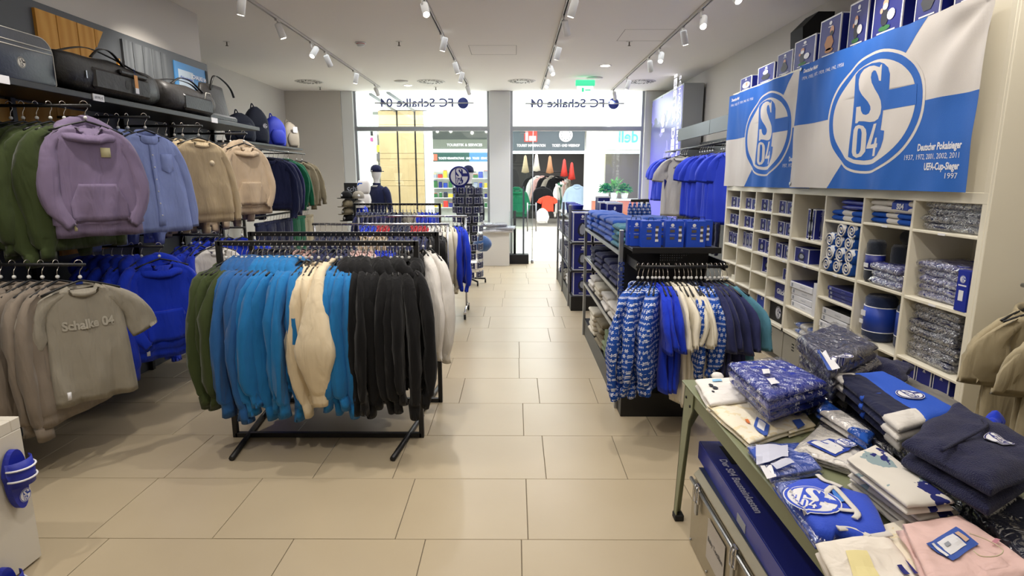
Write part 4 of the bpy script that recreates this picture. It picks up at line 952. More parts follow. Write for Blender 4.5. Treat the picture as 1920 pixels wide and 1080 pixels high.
for i, (m, st) in enumerate(tr):
    y = 8.0 + i * .105; o = empty('trousers', (-3.45, y, 1.262), radians(80 + 5 * (i % 3)), '%s pair of %s trousers%s on the far left lower rail' % (ordn(i, len(tr)), {'navy': 'navy', 'dusk': 'dusk blue', 'green': 'dark green', 'stone': 'sand'}[m], ' with white side stripes' if st else ''), 'trousers', 'trousers on the far left rail')
    put('legs', TRO[i % 3], C[m], o); put('waistband', BAND, C[m], o)
    if st:
        for q in (-.02, .02): put('side_stripe', STR, PAPER, o, (.19 + 0 * q, q * .6 + .03, 0), (0, 0, radians(90)))
    hanger((-3.45, y, 1.262), radians(80), 'on the far left lower rail', False, o['label'])
# white plinth with sliders, lower left corner
pa = atz(80, 1045, 0)
PL = mat('plinth_white', '#cfc9bc', .55)
pn = empty('display_plinth', (pa.x, pa.y, 0), 0, 'hollow-topped white display plinth in the lower left corner with slider sandals on its side', 'plinth')
bx('body', PL, pn, -.62, 0, -.9, 0, .01, .66, b=.004)
for q in ((-.62, 0, -.05, 0), (-.62, 0, -.9, -.85), (-.05, 0, -.85, -.05), (-.62, -.57, -.85, -.05)): bx('rim', PL, pn, *q, .66, .715, b=.003)
bx('tray', mat('tray_grey', '#b2ab9f', .6), pn, -.57, -.05, -.85, -.05, .66, .665)
SLB = mat('slider_rubber', '#1c2a9e', .5, bump=.1, bscale=80)
def slider(y, z, lab, hs=1):
    o = empty('slider_sandal', (pa.x + .012, y, z), radians(90), lab, 'sandal')
    out = [(.055 * sin(a) * (1.0 if cos(a) > 0 else .85) * (1 - .12 * sin(a * 1)), .14 * cos(a)) for a in [2 * pi * i / 28 for i in range(28)]]
    b = MB(); b.poly([(x, 0, zz) for x, zz in out], (0, -.028, 0)).build('sole', SLB, o)
    b = MB(); b.smooth = True; R = []
    for i in range(11):
        a = pi * i / 10; R.append([(-.062 * cos(a), -.025 - .06 * sin(a) * k, zz) for zz, k in ((.095, .8), (.04, 1.0), (-.02, .9), (-.02, .82), (.04, .92), (.095, .72))])
    b.rings(R, True, True).build('strap', SLB, o)
    for zz in (.062, .012):
        MB().tube([(-.063 * cos(pi * i / 10), -.028 - .064 * sin(pi * i / 10) * .96, zz) for i in range(11)], .0045, 6).build('stripe', PAPER, o)
    crest(o, (.012, -.0295, -.085), .03, name='crest')
    return o
p = atx(18, 902, pa.x + .01)
slider(p.y + .02, p.z, 'royal blue slider sandal with two white stripes fixed to the side of the white plinth')
p = atx(8, 1075, pa.x + .01)
slider(p.y - .02, p.z - .10, 'second royal blue slider sandal at the bottom left edge of the picture')
# ================================================================== RIGHT WALL shelving unit
XU = 2.56; DEP = .42
un = empty('shelving_unit', (XU, 5.17, 0), 0, 'tall cream pigeonhole shelving unit along the right wall filled with blue fan goods', 'shelving unit')
uy = lambda y: y - 5.17
VY = [7.13, 6.69, 6.26, 5.85, 5.42, 4.85, 4.32, 3.78, 3.21]; ZT, ZB = 1.64, .36
def uboard(name, y0, y1, z0, z1, x0=0.0, x1=DEP, m=None, b=.003): return bx(name, m or CREAM, un, x0, x1, uy(y0), uy(y1), z0, z1, b=b)
uboard('back_panel', 3.2, 7.15, ZB, 2.745, DEP - .012, DEP)
for i, y in enumerate(VY):
    w = .020 if i in (0, 4, 8) else .011
    uboard('side_panel' if i in (0, 8) else 'divider', y - w, y + w, ZB - .02, 2.745 if i in (0, 8) else ZT + .02)
uboard('end_panel', 3.17, 3.19, 0, 2.745, .0, .62)
uboard('fascia', 3.192, 7.15, ZT - .004, 1.70, -.001, DEP); uboard('front_panel', 3.23, 7.11, 1.685, 2.745, .004, .02); uboard('top_board', 3.19, 7.15, 2.725, 2.750)
CELLS = {}
zrow = {0: [1.44, 1.235, 1.01, .80, .595], 1: [1.44, 1.235, 1.01, .80, .595], 2: [1.44, 1.235, 1.01, .80, .595], 3: [1.44, 1.235, 1.01, .80, .595],
        4: [1.242, 1.025, .60], 5: [1.444, 1.026, .804], 6: [1.462, 1.03, .603], 7: [1.458, 1.024, .618]}
for c, zs in zrow.items():
    y1, y0 = VY[c], VY[c + 1]
    for z in zs: uboard('shelf_board', y0 + .011, y1 - .011, z - .022 if abs(z - 1.02) < .03 else z - .018, z, .002, DEP - .012)
    lv = [ZT] + zs + [ZB + .01]
    for r_ in range(len(lv) - 1): CELLS[c, r_] = (y0, y1, lv[r_ + 1], lv[r_])
uboard('bottom_board', 3.2, 7.15, ZB - .02, ZB + .01)
for y, z in ((5.1, 1.012), (4.6, 1.013), (4.05, 1.452), (3.5, 1.448), (3.5, 1.013), (5.5, 1.0)): uboard('price_label', y - .03, y + .03, z - .008, z + .004, -.003, .0, PAPER, 0)
# base cabinets with vent slots
CABM = mat('cabinet_grey', '#9a968a', .5)
for k_ in range(5):
    y1 = 7.13 - k_ * .855; y0 = max(3.2, y1 - .85)
    if y1 - y0 < .3: continue
    cb = empty('base_cabinet', (XU + .02, (y0 + y1) / 2, 0), 0, 'grey steel vent-slotted cabinet under the shelving unit, %s from the window end' % ORD[k_], 'cabinet', 'grey base cabinets')
    h = (y1 - y0) / 2
    bx('body', CABM, cb, .012, .40, -h, h, .06, .325, b=.003); bx('plinth', mat('cabinet_base', '#6d6a60', .6), cb, .03, .40, -h, h, 0, .06)
    dr = bx('door', CABM, cb, 0, .013, -h + .004, h - .004, .065, .322, b=.003)
    for s in (.55, -.35):
        for q in range(3): bx('vent_slot', BLACKM, dr, -.0015, .002, s * h - .035, s * h + .01, .20 + q * .028, .212 + q * .028)
    uboard('shadow_gap', y0, y1, .325, .339, .02, .4, BLACKM)
# ------------------------------------------------------------------ flags
FB = mat('flag_blue', '#1f62bb', .75, bump=.15, bscale=300); FWH = mat('flag_white', '#d6d0ca', .75, bump=.15, bscale=300)
FW_, FH_ = 2.10, 1.04
def fwave(s, t):
    """cloth offset at s from left (0..W), t from bottom; gathers to the upper right corner"""
    o = .004 * sin(s * 21 + .8 * t) + .006 * sin(s * 9.3 + 2 * t + 1) + .008 * nz(s * 3, t * 3, 2) + .004 * nz(s * 11, t * 5, 7)
    dx_, dz_ = FW_ - s, FH_ - t; rr_ = sqrt(dx_ * dx_ + dz_ * dz_)
    o += .016 * sin(9 * atan2(dz_, dx_ + .02)) * math.exp(-rr_ * 1.5) * min(1, rr_ * 5)
    return o + .012 * (1 - t / FH_) * sin(s * 15)
def drop(s): return .018 * abs(sin(s * 3.1)) * (1 if s < 2 else 0)
def flag_mesh(polys, tmeshes=(), cut=.02, name='cloth'):
    bm = bmesh.new(); lay = bm.faces.layers.int.new('lay')
    for P, mi, ly_ in polys:
        vs = [bm.verts.new((x, 0, z)) for x, z in P]
        for t in tri2(P):
            f = bm.faces.new([vs[q] for q in t]); f.material_index = mi; f[lay] = ly_
    for me, ox, oz, sx, mi, ly_ in tmeshes:
        nv = [bm.verts.new((ox + v.co.x * sx, 0, oz + v.co.y)) for v in me.vertices]
        for p in me.polygons:
            try: f = bm.faces.new([nv[i] for i in p.vertices]); f.material_index = mi; f[lay] = ly_
            except ValueError: pass
    xs = [v.co.x for v in bm.verts]; zs = [v.co.z for v in bm.verts]
    for ax, lo, hi in ((0, min(xs), max(xs)), (2, min(zs), max(zs))):
        c = (int(lo / cut) + 1) * cut
        while c < hi:
            no = [0, 0, 0]; no[ax] = 1; co = [0, 0, 0]; co[ax] = c
            g_ = [f for f in bm.faces if min(v.co[ax] for v in f.verts) < c < max(v.co[ax] for v in f.verts)]
            if g_: bmesh.ops.bisect_plane(bm, geom=list({v for f in g_ for v in f.verts}) + list({e for f in g_ for e in f.edges}) + g_, plane_co=co, plane_no=no)
            c += cut
    L = {}
    for f in bm.faces:
        for v in f.verts: L[v] = max(L.get(v, 0), f[lay])
    for v in bm.verts:
        s, t = v.co.x, v.co.z; v.co = (s, -fwave(s, t) - .0008 * L.get(v, 0) - .006, t)
    for f in bm.faces: f.smooth = True
    me = bpy.data.meshes.new(name); bm.to_mesh(me); bm.free(); return me
W, Hh = FW_, FH_; cx_, cz_ = 1.11, .525
cloth_p = [([(0, 0), (W, 0), (W, Hh), (0, Hh)], 0, 0), ([(0.0, .535), (cx_, .535), (cx_ + .48, Hh), (0.0, Hh)], 1, 1), ([(.636, 0), (W, 0), (W, .545), (cx_, .545)], 1, 1)]
ER = lambda P: [(cx_ + x * .544, cz_ + z * .415) for x, z in P]
ringp = []
NN = 64
crest_p = [(ER([(a * 1.0, b_ * 1.0) for a, b_ in circ(1.0, NN)]), 0, 2), (ER(circ(.955, NN)), 1, 3), (ER(circ(.85, NN)), 0, 4), (ER(fitc(CR_B)), 1, 5), (ER(fitc(CR_S)), 0, 6), (ER(fitc(CR_O)), 0, 6), (ER(fitc(CR_I)), 1, 7), (ER(fitc(CR_F)), 0, 6)]
def fl_text():
    T = []
    def t(txt, size, xr, z, wid, bold, sh=0):
        me = text_mesh(txt, size, bold, shear=sh); xs = [v.co.x for v in me.vertices]; sx = wid / (max(xs) - min(xs)); T.append((me, xr - wid / 2, z, sx, 0, 3))
    t('Deutscher Pokalsieger', .058, 2.01, .262, .37, .0018); t('1937, 1972, 2001, 2002, 2011', .045, 2.0, .205, .46, .0)
    t('UEFA-Cup-Sieger', .058, 2.01, .145, .29, .0018); t('1997', .045, 2.0, .09, .09, 0)
    t('Deutscher Meister', .045, .32, .985, .25, .0014); t('1934, 1935, 1937, 1939, 1940, 1942, 1958', .038, .70, .925, .64, 0)
    return T
CLM = flag_mesh(cloth_p, name='cloth'); CRM = flag_mesh(crest_p, cut=.02, name='crest'); LTM = flag_mesh([], fl_text(), name='lettering')
def flag(y_left, z0, lab, dx=0.0):
    # local +x runs towards the camera (world -y), front faces -x
    o = empty('flag', (XU - .012 - dx, y_left, z0), radians(-90), lab, 'flag', 'blue and white flags')
    put('cloth', CLM, [FWH, FB], o); put('crest', CRM, [FWH, FB], o); put('lettering', LTM, [PAPER], o)
    return o
f1 = flag(7.19, 1.69, 'far blue and white club flag, its right part hidden under the nearer flag')
f2 = flag(5.36, 1.70, 'near large blue and white club flag with round crest above the shelving unit', .05)
for q in ((.03, .03), (.03, 1.01), (2.07, 1.02)): MB().lathe([(.010, -.004), (.016, -.004), (.016, .002), (.010, .002)], 12, (q[0], -fwave(*q) - .012, q[1]), 'y').build('eyelet', STEEL, f2)
# ------------------------------------------------------------------ boxes: unit printed face built once, scaled to each box
def face_mesh(seed, pic=True):
    """print of a box front in the unit square x 0..1, z 0..1, facing -y; slots: white, deep, picture, dark"""
    r = random.Random(seed); b = MB()
    e = .035
    for q in ((0, 1, 0, e), (0, 1, 1 - e, 1), (0, e, e, 1 - e), (1 - e, 1, e, 1 - e)): b.box(q[0], q[1], -.004, 0, q[2], q[3])
    b.add([(.5 + .07 * cos(a), -.004, .86 + .05 * sin(a)) for a in [2 * pi * i / 16 for i in range(16)]], [tuple(range(16))])
    b.box(.40, .60, -.004, 0, .765, .785)
    if pic:
        b.k = 3; P = [(.5 + (.20 + .09 * r.random()) * cos(a), .42 + (.22 + .07 * r.random()) * sin(a)) for a in [2 * pi * i / 9 for i in range(9)]]
        b.add([(x, -.005, z) for x, z in P], [tuple(range(9))])
        b.k = 2; P = [(.5 + (.13 + .06 * r.random()) * cos(a), .44 + (.13 + .08 * r.random()) * sin(a)) for a in [2 * pi * i / 8 for i in range(8)]]
        b.add([(x, -.006, z) for x, z in P], [tuple(range(8))])
        b.k = 0; b.box(.30, .7, -.004, 0, .09, .12)
    me = bpy.data.meshes.new('print'); me.from_pydata(b.v, [], b.f); me.polygons.foreach_set('material_index', b.m); me.update(); return me
FACES = [face_mesh(i) for i in range(4)]; FPLAIN = face_mesh(9, False)
bb = MB().box(0, 1, 0, 1, 0, 1); BOXM = bb.mesh('body')
eg = MB(); t_ = .03
for x in (0, 1 - t_):
    for y_ in (-.002, 1 - t_): eg.box(x - .001, x + t_ + .001, y_, y_ + t_, 0, 1)
for x in (-.001, 1 - t_ + .001):
    for z in (0, 1 - t_): eg.box(x, x + t_, 0, 1, z - .001, z + t_ + .001)
EDGEM = eg.mesh('edges')
def carton(name, loc, rz, w, d, h, lab, cat, group=None, fc=None, pm=(PAPER, DEEPBLUE, PGREY, PDARK), m=None, edges=True, rx=0):
    o = empty(name, loc, rz, lab, cat, group)
    if rx: o.rotation_euler = (0, rx, rz)
    put('body', BOXM, m or DEEPBLUE, o, (-w / 2, -d / 2, 0), (0, 0, 0), (w, d, h))
    if edges: put('edges', EDGEM, PAPER, o, (-w / 2, -d / 2, 0), (0, 0, 0), (w, d, h))
    if fc is not False: put('print', FACES[(fc or 0) % 4] if fc is not None else FPLAIN, list(pm), o, (-w / 2, -d / 2 - .0008, 0), (0, 0, 0), (w, .3, h))
    return o
FRZ = radians(-90)   # front looks towards -x (into the shop)
tops = [(7.007, 6.695, 2.89, 'pale photo'), (6.521, 6.126, 2.925, 'black object'), (6.063, 5.744, 2.965, 'seated figure'), (5.711, 5.327, 3.005, 'figure and pale letters'), (5.26, 4.94, 3.075, 'tan barrel figure'), (4.823, 4.575, 3.09, 'garden gnome with a ball'), (4.507, 4.174, 3.12, 'gnome by a pale stone'), (4.045, 3.811, 3.10, 'round emblem on black block'), (3.695, 3.40, 3.08, 'dark figure cut off above')]
for i, (ya, yb, zt_, pic) in enumerate(tops):
    w = ya - yb; h = zt_ - 2.75 + .0; d = .27
    o = carton('gift_box', (XU + .03 + d / 2, (ya + yb) / 2, 2.751), FRZ, w, d, h, 'blue gift box showing a %s, %s on the shelving unit' % (pic, ordn(i, 9)), 'box', 'gift boxes on top of the shelving unit', None)
    # figure print, flat shapes
    P = MB(); X = lambda a: (a - .5) * w; Z = lambda b_: b_ * h; Y = -d / 2 - .003
    def blob(k_, cx, cz, rx_, rz_, n=12, y=0): P.k = k_; P.add([(X(cx) + rx_ * w * cos(2 * pi * j / n), Y - .001 * y, Z(cz) + rz_ * h * sin(2 * pi * j / n)) for j in range(n)], [tuple(range(n))])
    if i in (3, 5, 6):
        blob(3, .42 if i != 5 else .45, .36, .13, .16); blob(1, .42, .62, .09, .08, y=1); blob(0, .42, .56, .09, .06, y=2); blob(4, .44, .17, .2, .05); blob(0, .64, .38, .13, .10, y=2); blob(1, .30, .50, .05, .05, y=2)
    elif i == 4: blob(2, .5, .38, .22, .20, 6); blob(1, .6, .66, .10, .12); blob(3, .6, .60, .08, .06, y=1); blob(2, .52, .2, .2, .06)
    elif i in (7, 1): blob(3, .5, .34, .28, .18, 6); blob(0, .48, .6, .16, .13)
    elif i == 0: blob(0, .55, .4, .35, .25); blob(1, .6, .45, .1, .15, y=1)
    else: blob(3, .5, .32, .22, .16); blob(1, .5, .6, .08, .09); blob(3, .5, .48, .12, .1, y=1)
    P.k = 0; P.box(X(.2), X(.8), Y + .002, Y, Z(.085), Z(.11)); P.box(X(.35), X(.65), Y + .002, Y, Z(.05), Z(.07))
    P.build('picture', [PAPER, SKIN, TAN, PDARK, GREENP], o)
sp = empty('wall_speaker', (2.98, 6.25, 3.02), 0, 'black wedge shaped loudspeaker hanging high behind the gift boxes', 'speaker')
b = MB(); b.poly([(-.14, -.16, -.05), (.14, -.16, -.12), (.14, -.16, .36), (-.02, -.16, .36), (-.16, -.16, .22)], (0, .26, 0)).build('cabinet', BLACKM, sp); bx('bracket', BLACK, sp, .12, .2, -.03, .05, .1, .16)
# small goods in the pigeonholes
colname = ['leftmost column', 'second column', 'third column', 'fourth column', 'fifth column', 'sixth column', 'seventh column', 'rightmost column']
rowname = ['top', 'second', 'third', 'fourth', 'fifth', 'lowest']
def cell(c, r_): y0, y1, z0, z1 = CELLS[c, r_]; return y0 + .02, y1 - .02, z0, z1
kinds = ['mug box', 'mug box', 'drinking glass box', 'mug box']
rg = random.Random(5)
for c in range(4):
    for r_ in range(3):
        y0, y1, z0, z1 = cell(c, r_); n = 2 if c < 3 or r_ < 3 else 2
        if c == 0 and r_ == 2: n = 3
        if c == 1 and r_ == 2: n = 4
        H = (z1 - z0) * (.62 if c != 1 or r_ != 2 else .78); span = (y1 - y0) * .95
        for j in range(n):
            w = span / n * .90; yc = y1 - .01 - span / n * (j + .5)
            carton('goods_box', (XU + .05 + .06, yc, z0 + .001), FRZ + rg.uniform(-.1, .1), w, .12, H * (1 - .06 * (j % 2)), 'small white-edged blue %s in the %s shelf of the %s, %s' % ('mug box', rowname[r_], colname[c], ['leftmost', 'second along', 'third along', 'fourth along'][j]),
                   'box', 'small boxes in the pigeonholes', (c + r_ + j))
            carton('goods_box', (XU + .05 + .20, yc, z0 + .001), FRZ, w, .12, H * .97, 'small blue box behind the %s box in the %s shelf of the %s' % (ORD[j], rowname[r_], colname[c]), 'box', 'small boxes in the pigeonholes', None)
def one(c, r_, fy, w, h, d, lab, fc=0, x=.14, rz=0, m=None, **k):
    y0, y1, z0, z1 = cell(c, r_); yc = y1 - (y1 - y0) * fy
    return carton('goods_box', (XU + x, yc, z0 + .001), FRZ + rz, w, d, h, lab + ' in the %s shelf of the %s' % (rowname[r_], colname[c]), 'box', None, fc, m=m, **k)
one(0, 3, .72, .10, .13, .08, 'small upright blue box', 1, x=.2); one(1, 3, .72, .12, .15, .05, 'upright blue card box', 3, x=.2)
for j in range(3): one(2, 3, .38 + j * .2, .13, .165, .03, '%s tilted blue book' % ['left', 'middle', 'right'][j], 2, x=.12 + .03 * j, rz=.5)
one(3, 3, .62, .16, .11, .16, 'low blue box', 0, x=.16); one(0, 4, .62, .15, .12, .12, 'blue box', 0, x=.15); o = one(0, 4, .78, .10, .06, .06, 'small cream carton', False, x=.05, m=CREAM, edges=False)
one(1, 4, .68, .11, .165, .05, 'upright blue booklet box', 2, x=.16); one(2, 4, .72, .20, .035, .12, 'flat pale box', False, x=.16, m=PAPER, edges=False)
o = one(3, 4, .55, .30, .185, .02, 'blue gift bag with white script', False, x=.07, edges=False); text('lettering', 'Glückauf', PAPER, o, (.02, -.0125, .08), (RX, 0, 0), .07, .002)
o = one(1, 5, .55, .22, .07, .12, 'blue folded scarf box', None, x=.10, m=ROYAL); one(1, 5, .75, .16, .16, .06, 'tall blue soft toy box', None, x=.22, m=ROYAL)
o = one(2, 5, .5, .25, .19, .04, 'blue square gift box with a small emblem', None, x=.08, m=LOGOD, edges=False)
o = one(3, 5, .45, .34, .205, .04, 'black box with a large round club crest', False, x=.07, m=BLACKM, edges=False); crest(o, (.03, -.024, .10), .062, mats=[PAPER, NAVYP])
# fifth column
for j in range(5): one(4, 0, .42 + j * .085, .085 if j < 2 else .04, .27 - .02 * (j > 3), .10, '%s tall narrow blue bottle box' % ['first', 'second', 'third', 'fourth', 'fifth'][j], j, x=.10 + (.05 if j > 1 else 0))
one(4, 1, .32, .26, .135, .14, 'wide blue box with a dark picture', 1, x=.10); one(4, 1, .72, .17, .11, .14, 'blue box beside a striped scarf', None, x=.22)
def book_stack(c, r_, n, h, m_page, m_cov, lab, w=.36, d=.26, x=.16, fy=.5, jog=.01, grp=None):
    y0, y1, z0, z1 = cell(c, r_); yc = y1 - (y1 - y0) * fy
    for j in range(n):
        o = empty('boxed_set', (XU + x + rg.uniform(-jog, jog), yc + rg.uniform(-jog, jog), z0 + .001 + j * h), FRZ + rg.uniform(-.03, .03), '%s, %s of the pile in the %s' % (lab, ['bottom one'] * 1 and (['bottom one', 'second from bottom', 'third from bottom', 'fourth from bottom', 'fifth from bottom', 'sixth from bottom', 'seventh from bottom'][j] if j < n - 1 else 'topmost'), colname[c]), 'box', grp)
        bx('body', m_page, o, -w / 2, w / 2, -d / 2, d / 2, 0, h * .93, b=.004); bx('lid', m_cov, o, -w / 2 - .002, w / 2 + .002, -d / 2 + .01, d / 2, h * .90, h * .985, b=.003)
        text('lettering', 'Schalke 04', PGREY, o, (.04, -d / 2 - .001, h * .45), (RX, 0, 0), h * .34); bx('mark', PGREY, o, -w / 2 + .03, -w / 2 + .06, -d / 2 - .001, -d / 2, h * .2, h * .7)
book_stack(4, 2, 4, .060, PAPER, DEEPBLUE, 'white boxed bed linen set', w=.40, fy=.42)
book_stack(5, 2, 3, .036, DEEPBLUE, NAVYP, 'flat navy gift set', w=.38, fy=.58)
book_stack(5, 3, 6, .058, PAPER, BLACKM, 'cream and black bed linen box', w=.40, fy=.45)
one(4, 2, .9, .05, .29, .2, 'upright white boxed set', False, x=.12, m=PAPER, edges=False)
# ------------------------------------------------------------------ soft goods
def soft_slab(Q, z0, h, layers=1, seed=0, wr=.006, n=18, m=14, rr_=.03, zs=None, grow=0.0, fold=0.0):
    """folded cloth lying over the quad Q (4 xy points); layers give the stacked fold edges. zs: 4 corner height offsets"""
    b = MB(); b.smooth = True; zs = zs or (0, 0, 0, 0)
    c = Vector((sum(q[0] for q in Q) / 4, sum(q[1] for q in Q) / 4)); Q = [Vector((q[0], q[1])) for q in Q]
    lx = ((Q[1] - Q[0]).length + (Q[2] - Q[3]).length) / 2; ly_ = ((Q[3] - Q[0]).length + (Q[2] - Q[1]).length) / 2
    for L_ in range(layers):
        hh = h / layers; zb = z0 + hh * L_
        vs = []; idx = {}
        for side in (1, 0):
            for j in range(m + 1):
                for i in range(n + 1):
                    s, t = i / n, j / m; s = .5 - .5 * cos(pi * s); t = .5 - .5 * cos(pi * t)
                    p = (Q[0] * (1 - s) + Q[1] * s) * (1 - t) + (Q[3] * (1 - s) + Q[2] * s) * t
                    zo = (zs[0] * (1 - s) + zs[1] * s) * (1 - t) + (zs[3] * (1 - s) + zs[2] * s) * t
                    e = min(s * lx, (1 - s) * lx, t * ly_, (1 - t) * ly_) / rr_; e = min(1, e)
                    k_ = sqrt(max(0, 1 - (1 - e) ** 2)); w = nz(p.x * 9 + seed * 3.1, p.y * 9, L_ * 2.3 + seed); w2 = nz(p.x * 26 + seed, p.y * 26, L_ + 5)
                    dz = hh * .5 * (1 + k_) if side else hh * .5 * (1 - k_)
                    if side: dz += (wr * 2.2 * w + wr * w2) * k_ + fold * max(0, sin(p.x * 30 + p.y * 17 + seed)) ** 4 * k_
                    if e < .02: off = (p - c).normalized() * (wr * 3 * w) ; p = p + off
                    p = c + (p - c) * (1 + grow)
                    if (i in (0, n) or j in (0, m)) and not side: idx[side, i, j] = idx[1, i, j]; continue
                    idx[side, i, j] = len(vs); vs.append((p.x, p.y, zb + zo + dz))
        fs = []
        for side in (1, 0):
            for j in range(m):
                for i in range(n):
                    q = (idx[side, i, j], idx[side, i + 1, j], idx[side, i + 1, j + 1], idx[side, i, j + 1]); fs.append(q if side else q[::-1])
        b.add(vs, fs)
    return b
def slab_thing(name, Q, z0, h, m, lab, cat, group=None, layers=2, seed=0, film=None, zs=None, wr=.005, n=18, mm=14, fold=0.0, rr_=.03, part='cloth'):
    cx = sum(q[0] for q in Q) / 4; cy = sum(q[1] for q in Q) / 4; o = empty(name, (cx, cy, z0), 0, lab, cat, group)
    QQ = [(q[0] - cx, q[1] - cy) for q in Q]
    soft_slab(QQ, 0, h, layers, seed, wr, n, mm, rr_, zs, fold=fold).build(part, m, o)
    if film: soft_slab(QQ, -.001, h + .007, 1, seed + 9, wr * 1.6, n, mm, .02, zs, grow=.05).build('plastic_bag', film, o)
    return o
def rectq(cx, cy, w, d, a=0): return [(cx + x * cos(a) - y * sin(a), cy + x * sin(a) + y * cos(a)) for x, y in ((-w / 2, -d / 2), (w / 2, -d / 2), (w / 2, d / 2), (-w / 2, d / 2))]
STRIPE = NB('cloth_blue_white_band'); q = STRIPE.f('FRACT', STRIPE.f('MULTIPLY', STRIPE.f('ADD', STRIPE.sep.outputs[1], STRIPE.f('MULTIPLY', STRIPE.noise(3), .15)), 3.2)); STRIPE.out(STRIPE.mix(STRIPE.f('GREATER_THAN', q, .45), lin('#dcd8d4'), lin('#1f55b4'))); STRIPE = STRIPE.m
BLOB = NB('fleece_blue_white_pattern'); q = BLOB.noise(9, 1); BLOB.out(BLOB.mix(BLOB.f('MULTIPLY', BLOB.f('GREATER_THAN', q, .52), BLOB.f('LESS_THAN', q, .60)), lin('#1c4c9e'), lin('#d7dbe2'))); BLOB = BLOB.m
PRT = NB('cloth_purple_blue_print'); q = PRT.noise(14, 3); PRT.out(PRT.mix(PRT.f('GREATER_THAN', q, .56), lin('#30348e'), lin('#8f95c8'))); PRT = PRT.m
def cellstack(c, r_, n, h, m, lab, w=.44, d=.30, x=.19, fy=.5, film=None, layers=2, grp=None, zoff=0.0, cat='folded textile', name='folded_textile', tilt=0):
    y0, y1, z0, z1 = cell(c, r_); yc = y1 - (y1 - y0) * fy
    for j in range(n):
        pos = ['bottom one', 'second from bottom', 'third from bottom', 'fourth from bottom', 'fifth from bottom', 'sixth from bottom', 'seventh from bottom'][j] if j < n - 1 else ('topmost' if n > 1 else 'single one')
        slab_thing(name, rectq(XU + x + rg.uniform(-.01, .01), yc + rg.uniform(-.012, .012), d, w, rg.uniform(-.04, .04)), z0 + zoff + j * h + .001, h, m, '%s, %s of the %s, %s shelf' % (lab, pos, colname[c], rowname[r_]), cat, grp, layers, seed=c * 7 + r_ * 3 + j, film=film, n=14, mm=10)
cellstack(5, 0, 1, .085, STRIPE, 'white and blue folded towel', w=.46, layers=2, name='folded_towel', cat='towel'); cellstack(5, 0, 1, .075, ROYAL, 'blue rolled towel with a white paper band', w=.34, fy=.60, zoff=.09, name='folded_towel', cat='towel')
cellstack(6, 0, 1, .08, STRIPE, 'blue and white folded bath towel', w=.48, name='folded_towel', cat='towel')
y0, y1, z0, z1 = cell(6, 0)
o = slab_thing('folded_towel', rectq(XU + .18, (y0 + y1) / 2, .30, .48), z0 + .082, .085, C['white'], 'white rolled bath towel with a blue paper sleeve on top, seventh column', 'towel', None, 2, 33)
bx('paper_sleeve', LOGOD, o, -.153, .155, -.20, .02, -.004, .098, b=.03)
text('lettering', 'S04', PAPER, o, (-.156, -.10, .045), (RX, 0, FRZ), .05, .002)
cellstack(7, 0, 4, .045, NAVYP, 'plastic-wrapped navy blanket', w=.46, film=FILM2, layers=1, x=.2, name='wrapped_blanket', cat='blanket')
cellstack(7, 1, 5, .048, PRT, 'plastic-wrapped blue bedding pack', w=.44, film=FILM2, layers=1, x=.2, fy=.48, name='wrapped_bedding', cat='bedding')
cellstack(6, 1, 3, .052, PRT, 'plastic-wrapped blue bedding pack', w=.32, fy=.62, film=FILM2, layers=1, x=.16, name='wrapped_bedding', cat='bedding')
cellstack(7, 2, 7, .052, NAVYP, 'plastic-wrapped quilted cushion', w=.40, film=FILM2, layers=1, x=.2, fy=.42, name='wrapped_cushion', cat='cushion')
cellstack(4, 3, 2, .05, STRIPE, 'blue and white item in a clear bag', w=.30, film=FILM, layers=1, name='bagged_textile', fy=.55, cat='folded textile') if (4, 3) in CELLS else None
# upright blue packs beside the bedding
y0, y1, z0, z1 = cell(7, 1)
o = carton('upright_pack', (XU + .03, y0 + .055, z0 + .001), FRZ, .085, .06, .235, 'upright royal blue pack with a white emblem at the right end of the rightmost column', 'box', None, False, m=ROYAL, edges=False)
crest(o, (.0, -.032, .185), .022); bx('white_bar', PAPER, o, -.03, .03, -.0315, -.03, .145, .153); bx('label', PAPER, o, -.02, .015, -.0315, -.03, .06, .12)
# rolled blankets
def rolled(name, loc, r, h, m, lab, band=None, axis='z', rz=0, mb=None):
    o = empty(name, loc, rz, lab, 'blanket'); b = MB(); prof = [(.001, 0), (r * .8, .002), (r, .03)] + [(r * (1 + .03 * sin(i * 2.1)), .03 + (h - .06) * i / 6) for i in range(1, 6)] + [(r, h - .03), (r * .8, h - .004), (r * .7, h - .016), (r * .5, h - .004), (r * .4, h - .014), (r * .2, h - .006), (.001, h - .01)]
    if axis != 'z': prof = [(a, c_ - h / 2) for a, c_ in prof]
    b.lathe(prof, 28, (0, 0, r if axis != 'z' else 0), axis).build('roll', m, o)
    if band:
        z0_, z1_ = band; p = [(r * 1.02, z0_), (r * 1.035, z0_), (r * 1.035, z1_), (r * 1.02, z1_)]
        if axis != 'z': p = [(a, c_ - h / 2) for a, c_ in p]
        MB().lathe(p, 28, (0, 0, r if axis != 'z' else 0), axis).build('paper_band', mb or LOGOD, o)
        if axis == 'z':
            e_ = [(r * 1.04, z0_ - .002), (r * 1.045, z0_), (r * 1.045, z0_ + .004)]; MB().lathe(e_, 28).build('band_edge', PAPER, o); MB().lathe([(a, c_ + z1_ - z0_) for a, c_ in e_], 28).build('band_edge', PAPER, o)
    return o
DB = mat('blanket_dark', '#161e2c', 1.0, bump=.5, bscale=200, sheen=.3); NB2 = mat('blanket_navy', '#16264a', .95, bump=.4, bscale=120, sheen=.2)
y0, y1, z0, z1 = cell(6, 1)
